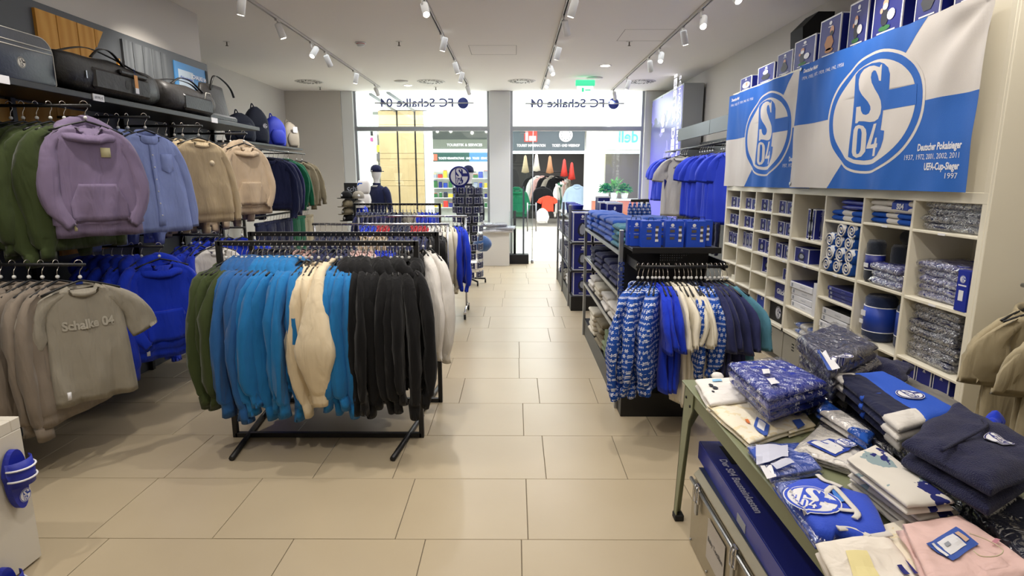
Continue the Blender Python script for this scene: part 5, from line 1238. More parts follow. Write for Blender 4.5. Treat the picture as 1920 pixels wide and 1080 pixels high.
o = rolled('rolled_blanket', (XU + .07, y1 - .075, z0 + .001), .062, .31, DB, 'dark rolled fleece blanket with a navy paper band standing in the seventh column', (.09, .20), mb=DEEPBLUE); bx('label', PAPER, o, -.068, -.064, -.03, .02, .11, .14)
rolled('rolled_blanket', (XU + .17, y1 - .20, z0 + .09), .062, .20, DB, 'second dark rolled blanket behind the plastic packs in the seventh column', (.03, .06), mb=PGREY)
for q, z_ in ((.0, .28), (.0, .15)): rolled('rolled_blanket', (XU + .24, y0 + .20, z0 + z_), .055, .36, DB, 'black rolled blanket lying at the back of the seventh column, %s' % ('upper one' if z_ > .2 else 'lower one'), (.18, .24), axis='y', mb=PGREY)
y0, y1, z0, z1 = cell(6, 2)
o = rolled('rolled_blanket', (XU + .12, y1 - .13, z0 + .001), .105, .34, NB2, 'thick navy rolled duvet with a blue paper sleeve in the seventh column', (.075, .255)); bx('label', PAPER, o, -.113, -.108, .0, .05, .18, .22); bx('label', PAPER, o, -.113, -.108, .02, .06, .12, .15)
rolled('rolled_blanket', (XU + .16, y0 + .10, z0 + .001), .085, .33, NB2, 'second navy rolled duvet half hidden at the right of the seventh column', (.10, .27))
y0, y1, z0, z1 = cell(6, 3) if (6, 3) in CELLS else cell(6, 2)
cellstack(6, 3, 1, .12, C['fleece'], 'dark fleece in the lowest shelf', w=.3, fy=.6)
# rolled towels with swirl ends
y0, y1, z0, z1 = cell(5, 1); kk = 0
for rw in range(4):
    for cc in range(3):
        if rw == 3 and cc == 0: continue
        r_ = .062; yy = y1 - .075 - cc * .135 - (.03 if rw % 2 else 0); zz = z0 + rw * .098
        o = empty('rolled_towel', (XU + .17 + rg.uniform(-.01, .01), yy, zz), 0, 'blue and white rolled fleece, %s row from bottom, %s, in the sixth column' % (ORD[rw], ['left', 'middle', 'right'][cc]), 'rolled towel', 'rolled fleeces in the sixth column')
        b = MB(); b.smooth = True; b.lathe([(.001, -.16), (r_ * .85, -.16), (r_, -.145), (r_ * 1.02, 0), (r_, .15), (.001, .15)], 20, (0, 0, r_), 'x').build('roll', BLOB, o)
        sp_ = [(-.163, (r_ * .95) * (1 - t_) * cos(t_ * 15 + kk), r_ + (r_ * .95) * (1 - t_) * sin(t_ * 15 + kk)) for t_ in [i / 26 for i in range(25)]]
        MB().tube(sp_, .006, 5).build('white_edge', C['white'], o); kk += 1
# boxes at the bottom of the rightmost column
y0, y1, z0, z1 = cell(7, 3)
for j in range(6): carton('goods_box', (XU + .10, y1 - .05 - (j % 3) * .15 - .03, z0 + .001 + (j // 3) * .115), FRZ, .13, .14, .11, 'dark blue box in the %s row, %s, at the bottom of the rightmost column' % (['lower', 'upper'][j // 3], ['left', 'middle', 'right'][j % 3]), 'box', None, j % 4 if j == 3 else None)
# ------------------------------------------------------------------ jersey rail between unit and window
jr = empty('wall_rail', (2.66, 9.0, 0), 0, 'black rail with grey fascia panels on the right wall carrying football jerseys', 'wall display')
MB().tube([(0, -1.80, 2.235), (0, 1.55, 2.235)], .014, 8).build('rail', BLACK, jr)
for q in (-1.7, -.6, .4, 1.4): MB().tube([(0, q, 2.235), (.5, q, 2.235)], .012, 6).build('bracket', BLACK, jr)
for a, b_ in ((-1.88, -.83), (-.82, .75)): bx('fascia_panel', PELMET, jr, -.02, 0, a, b_, 2.37, 2.56, b=.003)
bx('back_panel', GREYPANEL, jr, .46, .50, -1.85, 1.6, .2, 2.37)
def jersey(y, m, rz, lab, L=.90, sc=1.0, var=0, dx=0):
    g, b = garment('jersey', var, m, (2.66 + dx, y, 2.235), radians(rz), lab, 'jerseys on the right wall', L=L, sc=sc, where='on the jersey rail', cat='jersey'); return g, b
for i in range(5): jersey(7.35 + i * .09, C['jersey'], -62 + 8 * (i % 3), 'royal blue jersey in the near group on the right wall, %s from the shelving unit' % ORD[i], L=1.0, var=i)
for i in range(6): jersey(8.05 + i * .11, C['jersey'], -60 + 8 * (i % 3), 'royal blue jersey in the middle group on the right wall, %s from the near end' % ORD[i], L=.98, var=i)
g, b = jersey(9.10, C['white'], -4, 'white jersey with three dark stripes and blue side wedges, facing the shop', L=1.0, var=2, dx=-.14)
put('chest_lettering', laid_text(b, 'JM', .12, -.42, .008, x=.04), DEEPBLUE, g)
lg = MB()
for q in range(3): lg.box(-.10 + q * .018, -.088 + q * .018, -.05, -.045, -.31, -.29 + q * .012)
lg.build('stripe_mark', NAVYP, g)
put('side_wedge', patch(b, [(-.235, -.42), (-.19, -.50), (-.225, -.62)], .004), DEEPBLUE, g); put('side_wedge', patch(b, [(.235, -.42), (.19, -.50), (.225, -.62)], .004), DEEPBLUE, g); put('sponsor_line', patch(b, [(.08, -.15), (.10, -.15), (.12, -.9), (.09, -.9)], .003), DEEPBLUE, g)
for i in range(3): jersey(9.26 + i * .12, C['white'], -30, 'white jersey behind the facing white one, %s' % ORD[i], L=.98, var=i)
for i in range(4): jersey(10.05 + i * .12, C['jersey'], -50, 'royal blue jersey at the window end of the rail, %s from the near end' % ORD[i], L=.85, sc=.95, var=i, dx=-.05)
for i in range(6):
    o = empty('shorts', (2.64, 7.6 + i * .14, 1.27), radians(70), '%s pair of navy shorts on the low rail under the blue jerseys' % ordn(i, 6, 'nearest', 'farthest'), 'shorts', 'navy shorts'); put('legs', TRO[i % 3], C['navy'], o, scale=(1.2, 1.2, .45)); put('waistband', BAND, C['navy'], o)
# backlit picture wall panel
lb = empty('lightbox', (2.80, 11.25, 0), 0, 'tall backlit stadium picture with white emblem and vertical lettering, right of the shop window', 'lightbox')
bx('frame', FR, lb, 0, .34, -1.13, 1.12, 1.0, 3.34, b=.004)
LBM = NB('lightbox_print', .3); gz = LBM.sep.outputs[2]; nn_ = LBM.noise(1.1, 4)
c1 = LBM.mix(LBM.f('MULTIPLY', LBM.f('SUBTRACT', 2.9, gz), 1.0), lin('#3c4356'), lin('#5f5cc0')); c2 = LBM.mix(LBM.f('MULTIPLY', LBM.f('GREATER_THAN', nn_, .53), .45), c1, lin('#8f8be8')); LBM.out(c2)
LBM.nt.links.new(c2, LBM.b.inputs['Emission Color']); LBM.b.inputs['Emission Strength'].default_value = .6
bx('picture', LBM.m, lb, -.006, 0, -1.10, 1.09, 1.03, 3.31)
WE = mat('lightbox_white', '#f4f4ff', .4, emis=1.2)
crest(lb, (-.012, .12, 2.86), .13, rot=(0, 0, FRZ), mats=[WE, LBM.m], name='emblem')
bx('emblem_base', WE, lb, -.010, -.006, .02, .22, 2.64, 2.70)
text('lettering', 'MEISTER DER HERZEN 1904', WE, lb, (-.010, -.62, 2.12), (RX, radians(90), FRZ), .26, .01)
text('lettering', 'SCHALKE GELSENKIRCHEN VELTINS', WE, lb, (-.010, -.92, 2.12), (RX, radians(90), FRZ), .17, .0)
# polo shirts at the right picture edge
ps_ = empty("clothes_rail", (2.9, 2.94, 0), 0, 'steel arm on the right holding beige polo shirts', 'hanging arm')
MB().tube([(-.18, .14, 1.215), (-.18, -.75, 1.215)], .012, 8).build('arm', STEEL, ps_); MB().tube([(-.18, .13, 1.215), (.28, .13, 1.215)], .012, 8).build('bracket', STEEL, ps_)
for i in range(9):
    garment('polo', i % 6, C['stone'], (2.72, 3.00 - i * .085, 1.225), radians((14, -4, 20, 6, -6, 12, 3, -8, 10)[i]), 'sand beige polo shirt at the right picture edge, %s' % ordn(i, 9, 'nearest to the shelving unit', 'nearest to the camera'), 'beige polo shirts', L=.84, where='on the arm with the beige polo shirts')
# ================================================================== FOREGROUND TABLE
TZ = .78
tb = empty('display_table', (1.47, 1.85, 0), 0, 'sage green metal display table in the right foreground covered with folded clothes', 'table')
tx = lambda x: x - 1.47
ty = lambda y: y - 1.85
TX0, TX1, TY0, TY1 = .842, 1.98, .75, 2.80
bx('tabletop', SAGE, tb, tx(TX0), tx(TX1), ty(TY0), ty(TY1), TZ - .012, TZ, b=.004)
for q in ((TX0 + .012, TX0 + .032, TY0 + .02, TY1 - .02), (TX1 - .032, TX1 - .012, TY0 + .02, TY1 - .02), (TX0 + .032, TX1 - .032, TY1 - .035, TY1 - .015), (TX0 + .032, TX1 - .032, TY0 + .015, TY0 + .035)):
    bx('apron', SAGE, tb, tx(q[0]), tx(q[1]), ty(q[2]), ty(q[3]), TZ - .085, TZ - .012, b=.003)
LEG = MB()
# folded sheet leg: gusset plate at the top, tapering to a rubber foot
def leg(sx, sy, x, y):
    o_ = MB(); d = -.02 * sy
    pl_ = [(0, 0, TZ - .015), (0, -.135 * sy, TZ - .015), (0, -.13 * sy, TZ - .10), (0, -.085 * sy, TZ - .165), (0, .035 * sy, .03), (0, .00 * sy + .075 * sy, .03)]
    o_.poly([(tx(x) + a, ty(y) + b_, c_) for a, b_, c_ in pl_], (.006 * sx, 0, 0))
    pl_ = [(0, 0, TZ - .015), (.11 * sx, 0, TZ - .015), (.10 * sx, .004 * sy, TZ - .12), (.05 * sx, .03 * sy, TZ - .25), (.035 * sx, .075 * sy, .03), (0, .075 * sy, .03)]
    o_.poly([(tx(x) + a, ty(y) + b_, c_) for a, b_, c_ in pl_], (0, -.006 * sy, 0))
    l_ = o_.build('leg', SAGE, tb)
    bx('rubber_foot', BLACKM, l_, tx(x) - .004, tx(x) + .045 * sx, ty(y) + .03 * sy, ty(y) + .085 * sy, 0, .035, b=.005)
    for q in (-.035, -.10): MB().lathe([(.007, -.004), (.007, .004)], 10, (tx(x) - .001 * sx, ty(y) + q * sy, TZ - .05 - abs(q) * .35), 'x').build('rivet', BLACKM, l_)
leg(1, 1, TX0 + .004, TY1 - .045); leg(-1, 1, TX1 - .004, TY1 - .045); leg(1, -1, TX0 + .004, TY0 + .045); leg(-1, -1, TX1 - .004, TY0 + .045)
# quads given by what the photograph shows, dropped onto the height they lie at
def Q(pts, z): return [tuple(atz(u, v, z)[:2]) for u, v in pts]
def lying(parent, m_or_mesh, u, v, z, rz=0, sc=1, name='print', mats=None):
    p = atz(u, v, z); return put(name, m_or_mesh, mats, parent, (p.x - parent.location.x, p.y - parent.location.y, z - parent.location.z), (-RX, 0, rz), (sc, sc, sc))
from mathutils.bvhtree import BVHTree
BV = {}
def surf(parent, x, y, z):
    """height of the cloth of this thing under the point (x, y)"""
    if parent.name not in BV:
        vs, fs = [], []
        for c_ in parent.children:
            if c_.type == 'MESH' and c_.name.split('.')[0] in ('cloth', 'body', 'blue_panel', 'white_panel', 'plastic_bag'):
                b_ = len(vs); vs += [v.co + c_.location + parent.location for v in c_.data.vertices]; fs += [tuple(b_ + i for i in p.vertices) for p in c_.data.polygons]
        BV[parent.name] = BVHTree.FromPolygons(vs, fs)
    h = BV[parent.name].ray_cast(Vector((x, y, 3)), Vector((0, 0, -1)))[0]
    return h.z if h else z
def seen(parent, u, v, z):
    for _ in range(4): p = atz(u, v, z); z = surf(parent, p.x, p.y, z)
    return atz(u, v, z)
LIFT = {}
def sheet(parent, name, m, pts, z, th=.001):
    P = [seen(parent, u, v, z) for u, v in pts]; o = parent.location; k = LIFT[parent.name] = LIFT.get(parent.name, 0) + 1; b = MB(); n = 5; vs = []
    if len(P) == 5: P = [P[0], P[1], P[2], P[3]]
    for j in range(n + 1):
        for i in range(n + 1):
            s, t = i / n, j / n; q = (P[0] * (1 - s) + P[1] * s) * (1 - t) + (P[3] * (1 - s) + P[2] * s) * t
            vs.append((q.x - o.x, q.y - o.y, surf(parent, q.x, q.y, q.z) - o.z + .0035 + .001 * k))
    b.add(vs, [(j * (n + 1) + i, j * (n + 1) + i + 1, (j + 1) * (n + 1) + i + 1, (j + 1) * (n + 1) + i) for j in range(n) for i in range(n)]); b.smooth = True
    return b.build(name, m, parent)
def crest_on(parent, u, v, z, r, mats=None, rz=0):
    """club crest printed on cloth: every vertex dropped on the surface below it"""
    c = seen(parent, u, v, z); o = parent.location; bm = bmesh.new(); bm.from_mesh(CRESTM)
    for ax in (0, 2):
        for q in range(-9, 10):
            no = [0, 0, 0]; no[ax] = 1; co = [0, 0, 0]; co[ax] = q * .1
            bmesh.ops.bisect_plane(bm, geom=bm.verts[:] + bm.edges[:] + bm.faces[:], plane_co=co, plane_no=no)
    k = LIFT.get(parent.name, 0)
    for w in bm.verts:
        X, Y = w.co.x * r, w.co.z * r; x = c.x + X * cos(rz) - Y * sin(rz); y = c.y + X * sin(rz) + Y * cos(rz)
        w.co = (x - o.x, y - o.y, surf(parent, x, y, c.z) - o.z + .006 + .0008 * k - w.co.y * .12)
    me = bpy.data.meshes.new('crest'); bm.to_mesh(me); bm.free(); return put('crest', me, mats or [PAPER, LOGOD], parent)
T1 = TZ + .001
# white and cream baby clothes at the far left corner
IVB = NB('cloth_cream_pattern'); q = IVB.noise(26, 2); IVB.out(IVB.mix(IVB.f('MULTIPLY', IVB.f('GREATER_THAN', q, .57), .55), lin('#eee6d2'), lin('#e2cf9c'))); IVB = IVB.m
WHC = cloth('cloth_bright_white', '#ebe7e2', var=.02, sheen=0)
o = slab_thing('baby_romper', Q([(1303, 722), (1415, 716), (1440, 757), (1330, 770)], .80), T1, .055, WHC, 'white baby romper with two black ovals and rounded ears at the far left table corner', 'baby clothes', None, 2, 41, wr=.004)
for (u, v, r) in ((1345, 706, .030), (1380, 722, .030)):
    p = atz(u, v, .83); MB().lathe([(.001, .0), (r * .8, .004), (r, .018), (r * .7, .030), (.001, .034)], 16, (p.x - o.location.x, p.y - o.location.y, .035)).build('ear', WHC, o)
for (u, v, a, b_) in ((1333, 722, .010, .016), (1341, 727, .012, .019), (1337, 734, .006, .009)):
    p = atz(u, v, .842); P = [(p.x - o.location.x + a * cos(t), p.y - o.location.y + b_ * sin(t), .842 - o.location.z) for t in [2 * pi * i / 14 for i in range(14)]]
    MB().poly(P, (0, 0, .0015)).build('black_oval', PDARK, o)
sheet(o, 'blue_patch', mat('patch_light_blue', '#8fc6ea', .6), [(1335, 713), (1352, 712), (1354, 716), (1336, 717)], .842)
o = slab_thing('baby_pyjamas', Q([(1322, 762), (1412, 742), (1512, 800), (1405, 836)], .80), T1, .035, IVB, 'cream patterned baby pyjamas with a swing tag and an orange mark near the table edge', 'baby clothes', None, 2, 42, wr=.006, n=22)
sheet(o, 'swing_tag', mat('tag_blue', '#3d5eb5', .5), [(1413, 800), (1419, 783), (1443, 799), (1438, 817)], .826); sheet(o, 'tag_label', PAPER, [(1419, 802), (1423, 788), (1436, 797), (1432, 811)], .828)
sheet(o, 'orange_mark', mat('mark_orange', '#e07a3a', .6), [(1396, 789), (1402, 788), (1407, 796), (1401, 795)], .826)
o = slab_thing('folded_babywear', Q([(1440, 745), (1500, 765), (1530, 800), (1480, 815)], .80), T1, .03, IVB, 'cream folded top with a blue tag beside the snowflake bundles', 'baby clothes', None, 2, 43)
sheet(o, 'swing_tag', mat('tag_blue', '#3d5eb5', .5), [(1485, 790), (1500, 787), (1512, 797), (1500, 803)], .82)
# snowflake bundles in plastic
for i, (z, hh) in enumerate(((T1, .06), (T1 + .062, .06), (T1 + .124, .065))):
    zz = z + hh; dq = [0, 0, 0][i]
    qd = [Q([(1372, 726), (1470, 722), (1550, 757), (1442, 797)], T1 + .03), Q([(1370, 708), (1468, 702), (1553, 745), (1444, 777)], T1 + .095), Q([(1366, 690), (1466, 682), (1551, 727), (1440, 757)], T1 + .16)][i]
    o = slab_thing('wrapped_garment', qd, z, hh, SNOW, 'blue snowflake patterned garment in clear plastic, %s of the pile at the table end' % ['bottom', 'middle', 'top'][i], 'wrapped clothing', 'snowflake bundles', 2, 50 + i, FILM)
    if i == 2: sheet(o, 'price_sticker', PAPER, [(1428, 694), (1442, 693), (1444, 702), (1431, 703)], zz + .012); sheet(o, 'price_sticker', PAPER, [(1437, 712), (1452, 710), (1462, 721), (1446, 724)], zz + .012)
# navy fleeces in plastic behind
FLC = C['fleece']
for i in range(4):
    z = T1 + i * .062; base = [(1500, 692), (1570, 664), (1650, 708), (1562, 748)]
    dv = -i * 15; qd = Q([(u - 6 * (i == 3), v + dv + (12 if i < 3 else 0)) for u, v in base], z + .03)
    o = slab_thing('wrapped_fleece', qd, z, .06 if i < 3 else .075, FLC, 'dark navy fleece jacket in clear plastic, %s of the far table pile' % ['bottom', 'second from bottom', 'third from bottom', 'topmost'][i], 'wrapped clothing', 'navy fleece pile', 2, 60 + i, FILM)
    if i == 3:
        zz = z + .095; crest_on(o, 1578, 668, zz, .042, [PAPER, DEEPBLUE])
        sheet(o, 'label_strip', PAPER, [(1537, 659), (1548, 658), (1575, 692), (1560, 696)], zz); sheet(o, 'label_edge', mat('tag_blue', '#3d5eb5', .5), [(1531, 657), (1537, 657), (1560, 697), (1552, 696)], zz - .001)
# colour block jackets
def block_jacket(qd, z, h, lab, seed, top=False):
    o = slab_thing('colour_block_jacket', qd, z, h, C['navy'], lab, 'jacket', 'colour block jackets', 2, seed, wr=.003, fold=.0, part='body')
    P = [Vector((q[0] - o.location.x, q[1] - o.location.y)) for q in qd]
    def sub(s0, s1, t0, t1):
        f = lambda s, t: tuple((P[0] * (1 - s) + P[1] * s) * (1 - t) + (P[3] * (1 - s) + P[2] * s) * t)
        return [f(s0, t0), f(s1, t0), f(s1, t1), f(s0, t1)]
    # s runs along the pile front edge, t from the aisle to the wall
    soft_slab(sub(.40, 1.03, -.03, 1.02), -.002, h + .006, 2, seed, .003, 12, 14).build('blue_panel', mat('cloth_bright_blue', '#1d52c2', .8, bump=.2, bscale=160), o) if top or True else None
    soft_slab(sub(-.03, .42, .84, 1.03), -.001, h + .004, 2, seed + 1, .003, 8, 6).build('white_panel', C['white'], o)
    soft_slab(sub(-.03, .55, -.03, .20), -.001, h + .005, 2, seed + 1, .003, 8, 6).build('white_panel', C['white'], o)
    soft_slab(sub(-.02, .42, .50, .56), -.001, h + .003, 2, seed + 2, .002, 8, 4).build('blue_stripe', mat('cloth_bright_blue', '#1d52c2', .8), o)
    return o
JK = [[(1690, 838), (1800, 790), (1668, 722), (1574, 738)], [(1688, 822), (1798, 778), (1664, 712), (1570, 722)], [(1684, 803), (1795, 772), (1655, 700), (1567, 705)]]
for i in range(3):
    z = T1 + .02 + i * .062; qd = Q(JK[i], z + .05)
    o = block_jacket(qd, z, .06, 'navy, royal blue and white colour block jacket, %s of the three piled' % ['bottom', 'middle', 'top'][i], 70 + i, i == 2)
    if i == 2:
        crest_on(o, 1706, 742, z + .075, .045, [PAPER, DEEPBLUE])
# dark strapped packs between
for i, (pts, z) in enumerate(((((1535, 800), (1550, 775), (1645, 835), (1632, 860)), T1), (((1560, 800), (1580, 770), (1690, 845), (1672, 862)), T1 + .02), (((1530, 776), (1548, 758), (1640, 822), (1625, 838)), T1 + .045))):
    o = slab_thing('wrapped_garment', Q(pts, z + .02), z, .045, [C['navy'], mat('cloth_ink', '#16182a', .8), STRIPE][i], ['dark navy garment in crinkled plastic lying slanted in the middle of the table', 'black and blue packed garment lying slanted beside the jackets', 'blue and grey striped packed garment on the slanted dark packs'][i], 'wrapped clothing', None, 2, 80 + i, FILM)
# white pack with crest
o = slab_thing('wrapped_garment', Q([(1487, 845), (1538, 795), (1628, 843), (1600, 880)], T1 + .03), T1, .035, C['white'], 'white folded garment in plastic with a blue printed card and round crest', 'wrapped clothing', None, 3, 84, FILM)
zz = T1 + .045; sheet(o, 'card', LOGOD, [(1512, 832), (1555, 824), (1606, 836), (1566, 858)], zz); sheet(o, 'card_panel', PAPER, [(1520, 832), (1552, 827), (1584, 845), (1566, 854)], zz + .002)
crest_on(o, 1586, 833, zz, .036)
# blue and white wrapped pack at the aisle edge
o = slab_thing('wrapped_garment', Q([(1402, 842), (1500, 833), (1542, 884), (1448, 900)], T1 + .02), T1, .035, mat('cloth_soft_blue', '#3a58b4', .8), 'blue garment with a pale paper insert in plastic at the aisle edge of the table', 'wrapped clothing', None, 2, 86, FILM)
zz = T1 + .042; sheet(o, 'paper_insert', mat('insert_pale', '#c9ccdf', .6), [(1417, 836), (1477, 836), (1478, 858), (1418, 874)], zz); sheet(o, 'label', PAPER, [(1425, 876), (1446, 874), (1456, 896), (1438, 901)], zz + .003); sheet(o, 'label', mat('insert_pale', '#c9ccdf', .6), [(1444, 872), (1480, 862), (1490, 870), (1456, 883)], zz + .002)
# wrapped blue pack under the romper
slab_thing('wrapped_garment', Q([(1450, 908), (1500, 900), (1572, 1008), (1530, 1022)], T1 + .02), T1, .03, mat('cloth_soft_blue', '#3a58b4', .8), 'blue and white garment in shiny plastic under the blue crest romper', 'wrapped clothing', None, 2, 87, FILM)
# blue baby romper with crest
BRB = mat('romper_blue', '#1c49cf', .75, bump=.2, bscale=150, sheen=.2)
ZR = T1 + .055
def flat_shape(pts, z, th, seed, n=9, m=6, puff=True):
    """closed puffy cloth with the outline pts (pixels) at height z"""
    P = [Vector(atz(u, v, z)) for u, v in pts]; c = sum(P, Vector()) / len(P); b = MB(); b.smooth = True; R = []
    for k_, (s, hgt) in enumerate(((1.0, 0), (1.0, .45), (.97, .8), (.9, 1.0), (.65, 1.08), (.35, 1.1), (.08, 1.1))):
        R.append([tuple(Vector((c.x + (p.x - c.x) * s, c.y + (p.y - c.y) * s, z - th + th * hgt + .006 * nz(p.x * s * 30 + seed, p.y * s * 30, 2) * hgt))) for p in P])
    b.rings(R, True, True); return b, c
def local(b, o): b.v = [(x - o.location.x, y - o.location.y, z - o.location.z) for x, y, z in b.v]; return b
pts = [(1474, 905), (1500, 895), (1540, 890), (1556, 903), (1600, 915), (1630, 925), (1650, 955), (1668, 1000), (1632, 1009), (1568, 988), (1560, 1000), (1530, 990), (1512, 965), (1490, 940)]
b, c = flat_shape(pts, ZR, .035, 5); o = empty('baby_romper', (c.x, c.y, T1 + .02), 0, 'royal blue baby romper with white trims and a large white club crest on the table', 'baby clothes'); local(b, o).build('body', BRB, o)
zz = ZR + .006
def wline(P, w, z, name='white_trim'):
    P = [atz(u, v, z) for u, v in P]; P = cr([tuple(p) for p in P], 24); b = MB(); b.smooth = True
    b.tube([(p[0] - o.location.x, p[1] - o.location.y, p[2] - o.location.z) for p in P], [w] * 24, 8); b.v = [(x, y, P[i // 8][2] - o.location.z + (z - P[i // 8][2] + o.location.z) * .3) for i, (x, y, z) in enumerate(b.v)]; me = b.build(name, C['white'], o); return me
wline([(1533, 890), (1545, 900), (1562, 906), (1578, 913)], .009, zz); wline([(1570, 990), (1590, 990), (1615, 997), (1632, 1006)], .014, zz - .01); wline([(1632, 1005), (1650, 1003), (1668, 1000)], .013, zz - .01)
wline([(1560, 912), (1548, 925), (1552, 945), (1575, 955), (1610, 958)], .009, zz + .003); wline([(1562, 911), (1572, 920), (1590, 940), (1608, 962), (1602, 972)], .009, zz + .003)
sheet(o, 'inside_patch', mat('inside_light_blue', '#3f7fd8', .7), [(1558, 920), (1568, 918), (1585, 942), (1572, 944)], zz + .005)
crest_on(o, 1522, 940, zz, .078, [PAPER, BRB], radians(-35))
# white patterned T-shirts folded twice
WPB = NB('cloth_white_teal_marks'); q = WPB.noise(13, 3); q2 = WPB.noise(5, 2); c1 = WPB.mix(WPB.f('MULTIPLY', WPB.f('GREATER_THAN', q, .60), .7), lin('#ddd8cf'), lin('#5d8b9a')); c2 = WPB.mix(WPB.f('GREATER_THAN', WPB.f('MULTIPLY', q, q2), .36), c1, lin('#262c70')); WPB.out(c2); WPB = WPB.m
for i, (pts, z) in enumerate(((((1590, 905), (1632, 878), (1790, 985), (1720, 1010)), T1), (((1592, 888), (1634, 860), (1795, 968), (1725, 985)), T1 + .045), (((1585, 868), (1640, 840), (1790, 950), (1700, 958)), T1 + .09))):
    slab_thing('folded_shirt', Q(pts, z + .02), z, .042, WPB, 'folded white T-shirt with teal and navy print on the table, %s of three' % ['bottom', 'middle', 'top'][i], 't-shirt', 'white printed T-shirts', 2, 90 + i, wr=.005)
# wrapped dark packs and the big navy fleece
for i, (pts, z, h) in enumerate(((((1668, 850), (1712, 820), (1880, 965), (1835, 1010)), T1, .05), (((1760, 905), (1800, 860), (2000, 1000), (1940, 1075)), T1 + .03, .06), (((1672, 832), (1716, 800), (1900, 940), (1850, 970)), T1 + .055, .05))):
    o = slab_thing('wrapped_garment', Q(pts, z + h * .7), z, h, mat('cloth_charcoal_blue', '#22263a', .9, bump=.3, bscale=150), ['charcoal garment in plastic, lower one under the navy fleece', 'dark garment in shiny plastic at the right picture edge under the fleece', 'charcoal garment in plastic with a white barcode label beside the printed T-shirts'][i], 'wrapped clothing', None, 2, 95 + i, FILM)
    if i == 2: sheet(o, 'barcode_label', PAPER, [(1800, 925), (1812, 916), (1862, 955), (1848, 972)], z + h + .012); sheet(o, 'barcode', PGREY, [(1826, 945), (1834, 939), (1846, 950), (1838, 957)], z + h + .014); sheet(o, 'size_label', mat('label_pale_blue', '#b9c6e8', .6), [(1738, 884), (1752, 878), (1782, 895), (1768, 902)], z + h + .012)
def fleece(pts, z, h, lab, m, seed=3, name='fleece_jacket', layers=2, zs=None):
    return slab_thing(name, Q(pts, z + h * .5), z, h, m, lab, 'fleece jacket', None, layers, seed, wr=.012, n=26, mm=22, rr_=.06, zs=zs)
FZ = T1 + .12
o = fleece([(1690, 850), (1858, 945), (1975, 870), (1790, 775)], FZ, .11, 'large navy fleece jacket folded on top at the right, small white crest on its chest', FLC, 3)
crest_on(o, 1873, 826, FZ + .12, .036, [PAPER, DEEPBLUE], radians(-10))
MB().tube(cr([tuple(Vector(atz(u, v, FZ + .125)) - o.location) for u, v in ((1765, 845), (1800, 826), (1838, 806), (1850, 796), (1842, 786))], 20), .006, 6).build('collar_seam', FLC, o)
fleece([(1838, 795), (1868, 805), (1885, 792), (1856, 778)], FZ + .03, .07, 'royal blue corner of a garment showing behind the big navy fleece', C['royal'], 6, 'royal_garment', 1)
o = fleece([(1600, 680), (1690, 715), (1712, 690), (1630, 668)], T1 + .10, .06, 'navy fleece hat and scarf lying beyond the jackets by the shelving unit', FLC, 8, 'fleece_scarf', 1); sheet(o, 'blue_label', LOGOB, [(1616, 668), (1626, 667), (1628, 672), (1619, 674)], T1 + .165)
fleece([(1690, 728), (1790, 778), (1800, 760), (1705, 712)], T1 + .02, .05, 'grey wrapped garment lying beyond the colour block jackets', mat('cloth_ash', '#6d6a66', .8), 9, 'grey_garment', 2)
# pink garment with swing tag, cream one in front
o = slab_thing('baby_dress', Q([(1690, 985), (1760, 1130), (1960, 1080), (1800, 968)], T1 + .08), T1 + .02, .075, C['pink'], 'pale pink baby garment with a blue swing tag at the bottom right', 'baby clothes', None, 3, 101, wr=.008, n=24, mm=18)
zz = T1 + .112; sheet(o, 'swing_tag', mat('tag_blue', '#3d5eb5', .5), [(1736, 1022), (1792, 990), (1835, 1023), (1786, 1054), (1768, 1054)], zz + .006, .002); sheet(o, 'tag_label', PAPER, [(1756, 1021), (1786, 1004), (1812, 1025), (1782, 1044)], zz + .009); sheet(o, 'tag_picture', mat('tag_peach', '#d9b7a0', .6), [(1789, 1003), (1796, 1000), (1817, 1015), (1810, 1020)], zz + .009); sheet(o, 'barcode', PGREY, [(1769, 1024), (1777, 1019), (1783, 1025), (1775, 1030)], zz + .011); sheet(o, 'tag_line', PAPER, [(1746, 1025), (1750, 1023), (1779, 1047), (1774, 1049)], zz + .009)
MB().tube(cr([tuple(Vector(atz(u, v, zz + .008)) - o.location) for u, v in ((1825, 1032), (1840, 1043), (1870, 1042), (1880, 1030), (1850, 1012), (1818, 1000))], 24), .0015, 5).build('tag_string', C['cream'], o)
sheet(o, 'pink_print', mat('print_rose', '#c98a98', .7), [(1856, 1023), (1866, 1015), (1875, 1018), (1866, 1026)], zz + .006)
o = slab_thing('baby_bodysuit', Q([(1530, 1022), (1580, 1130), (1760, 1130), (1662, 1002)], T1 + .04), T1, .055, cloth('cloth_cream_white', '#ece4d8', var=.02, sheen=0), 'cream white baby bodysuit with yellow print in the near foreground of the table', 'baby clothes', None, 2, 103, wr=.005, n=22)
zz = T1 + .068; sheet(o, 'yellow_print', mat('print_yellow', '#e9dca0', .7), [(1585, 1035), (1625, 1035), (1650, 1085), (1600, 1085)], zz); sheet(o, 'blue_print', DEEPBLUE, [(1681, 1063), (1690, 1062), (1706, 1080), (1694, 1080)], zz + .01); sheet(o, 'blue_print', DEEPBLUE, [(1696, 1053), (1702, 1058), (1722, 1080), (1714, 1080)], zz + .01)
slab_thing('baby_bodysuit', Q([(1655, 985), (1690, 1100), (1745, 1090), (1700, 975)], T1 + .03), T1, .04, IVB, 'cream patterned bodysuit squeezed between the white and the pink garments', 'baby clothes', None, 2, 104, wr=.005)
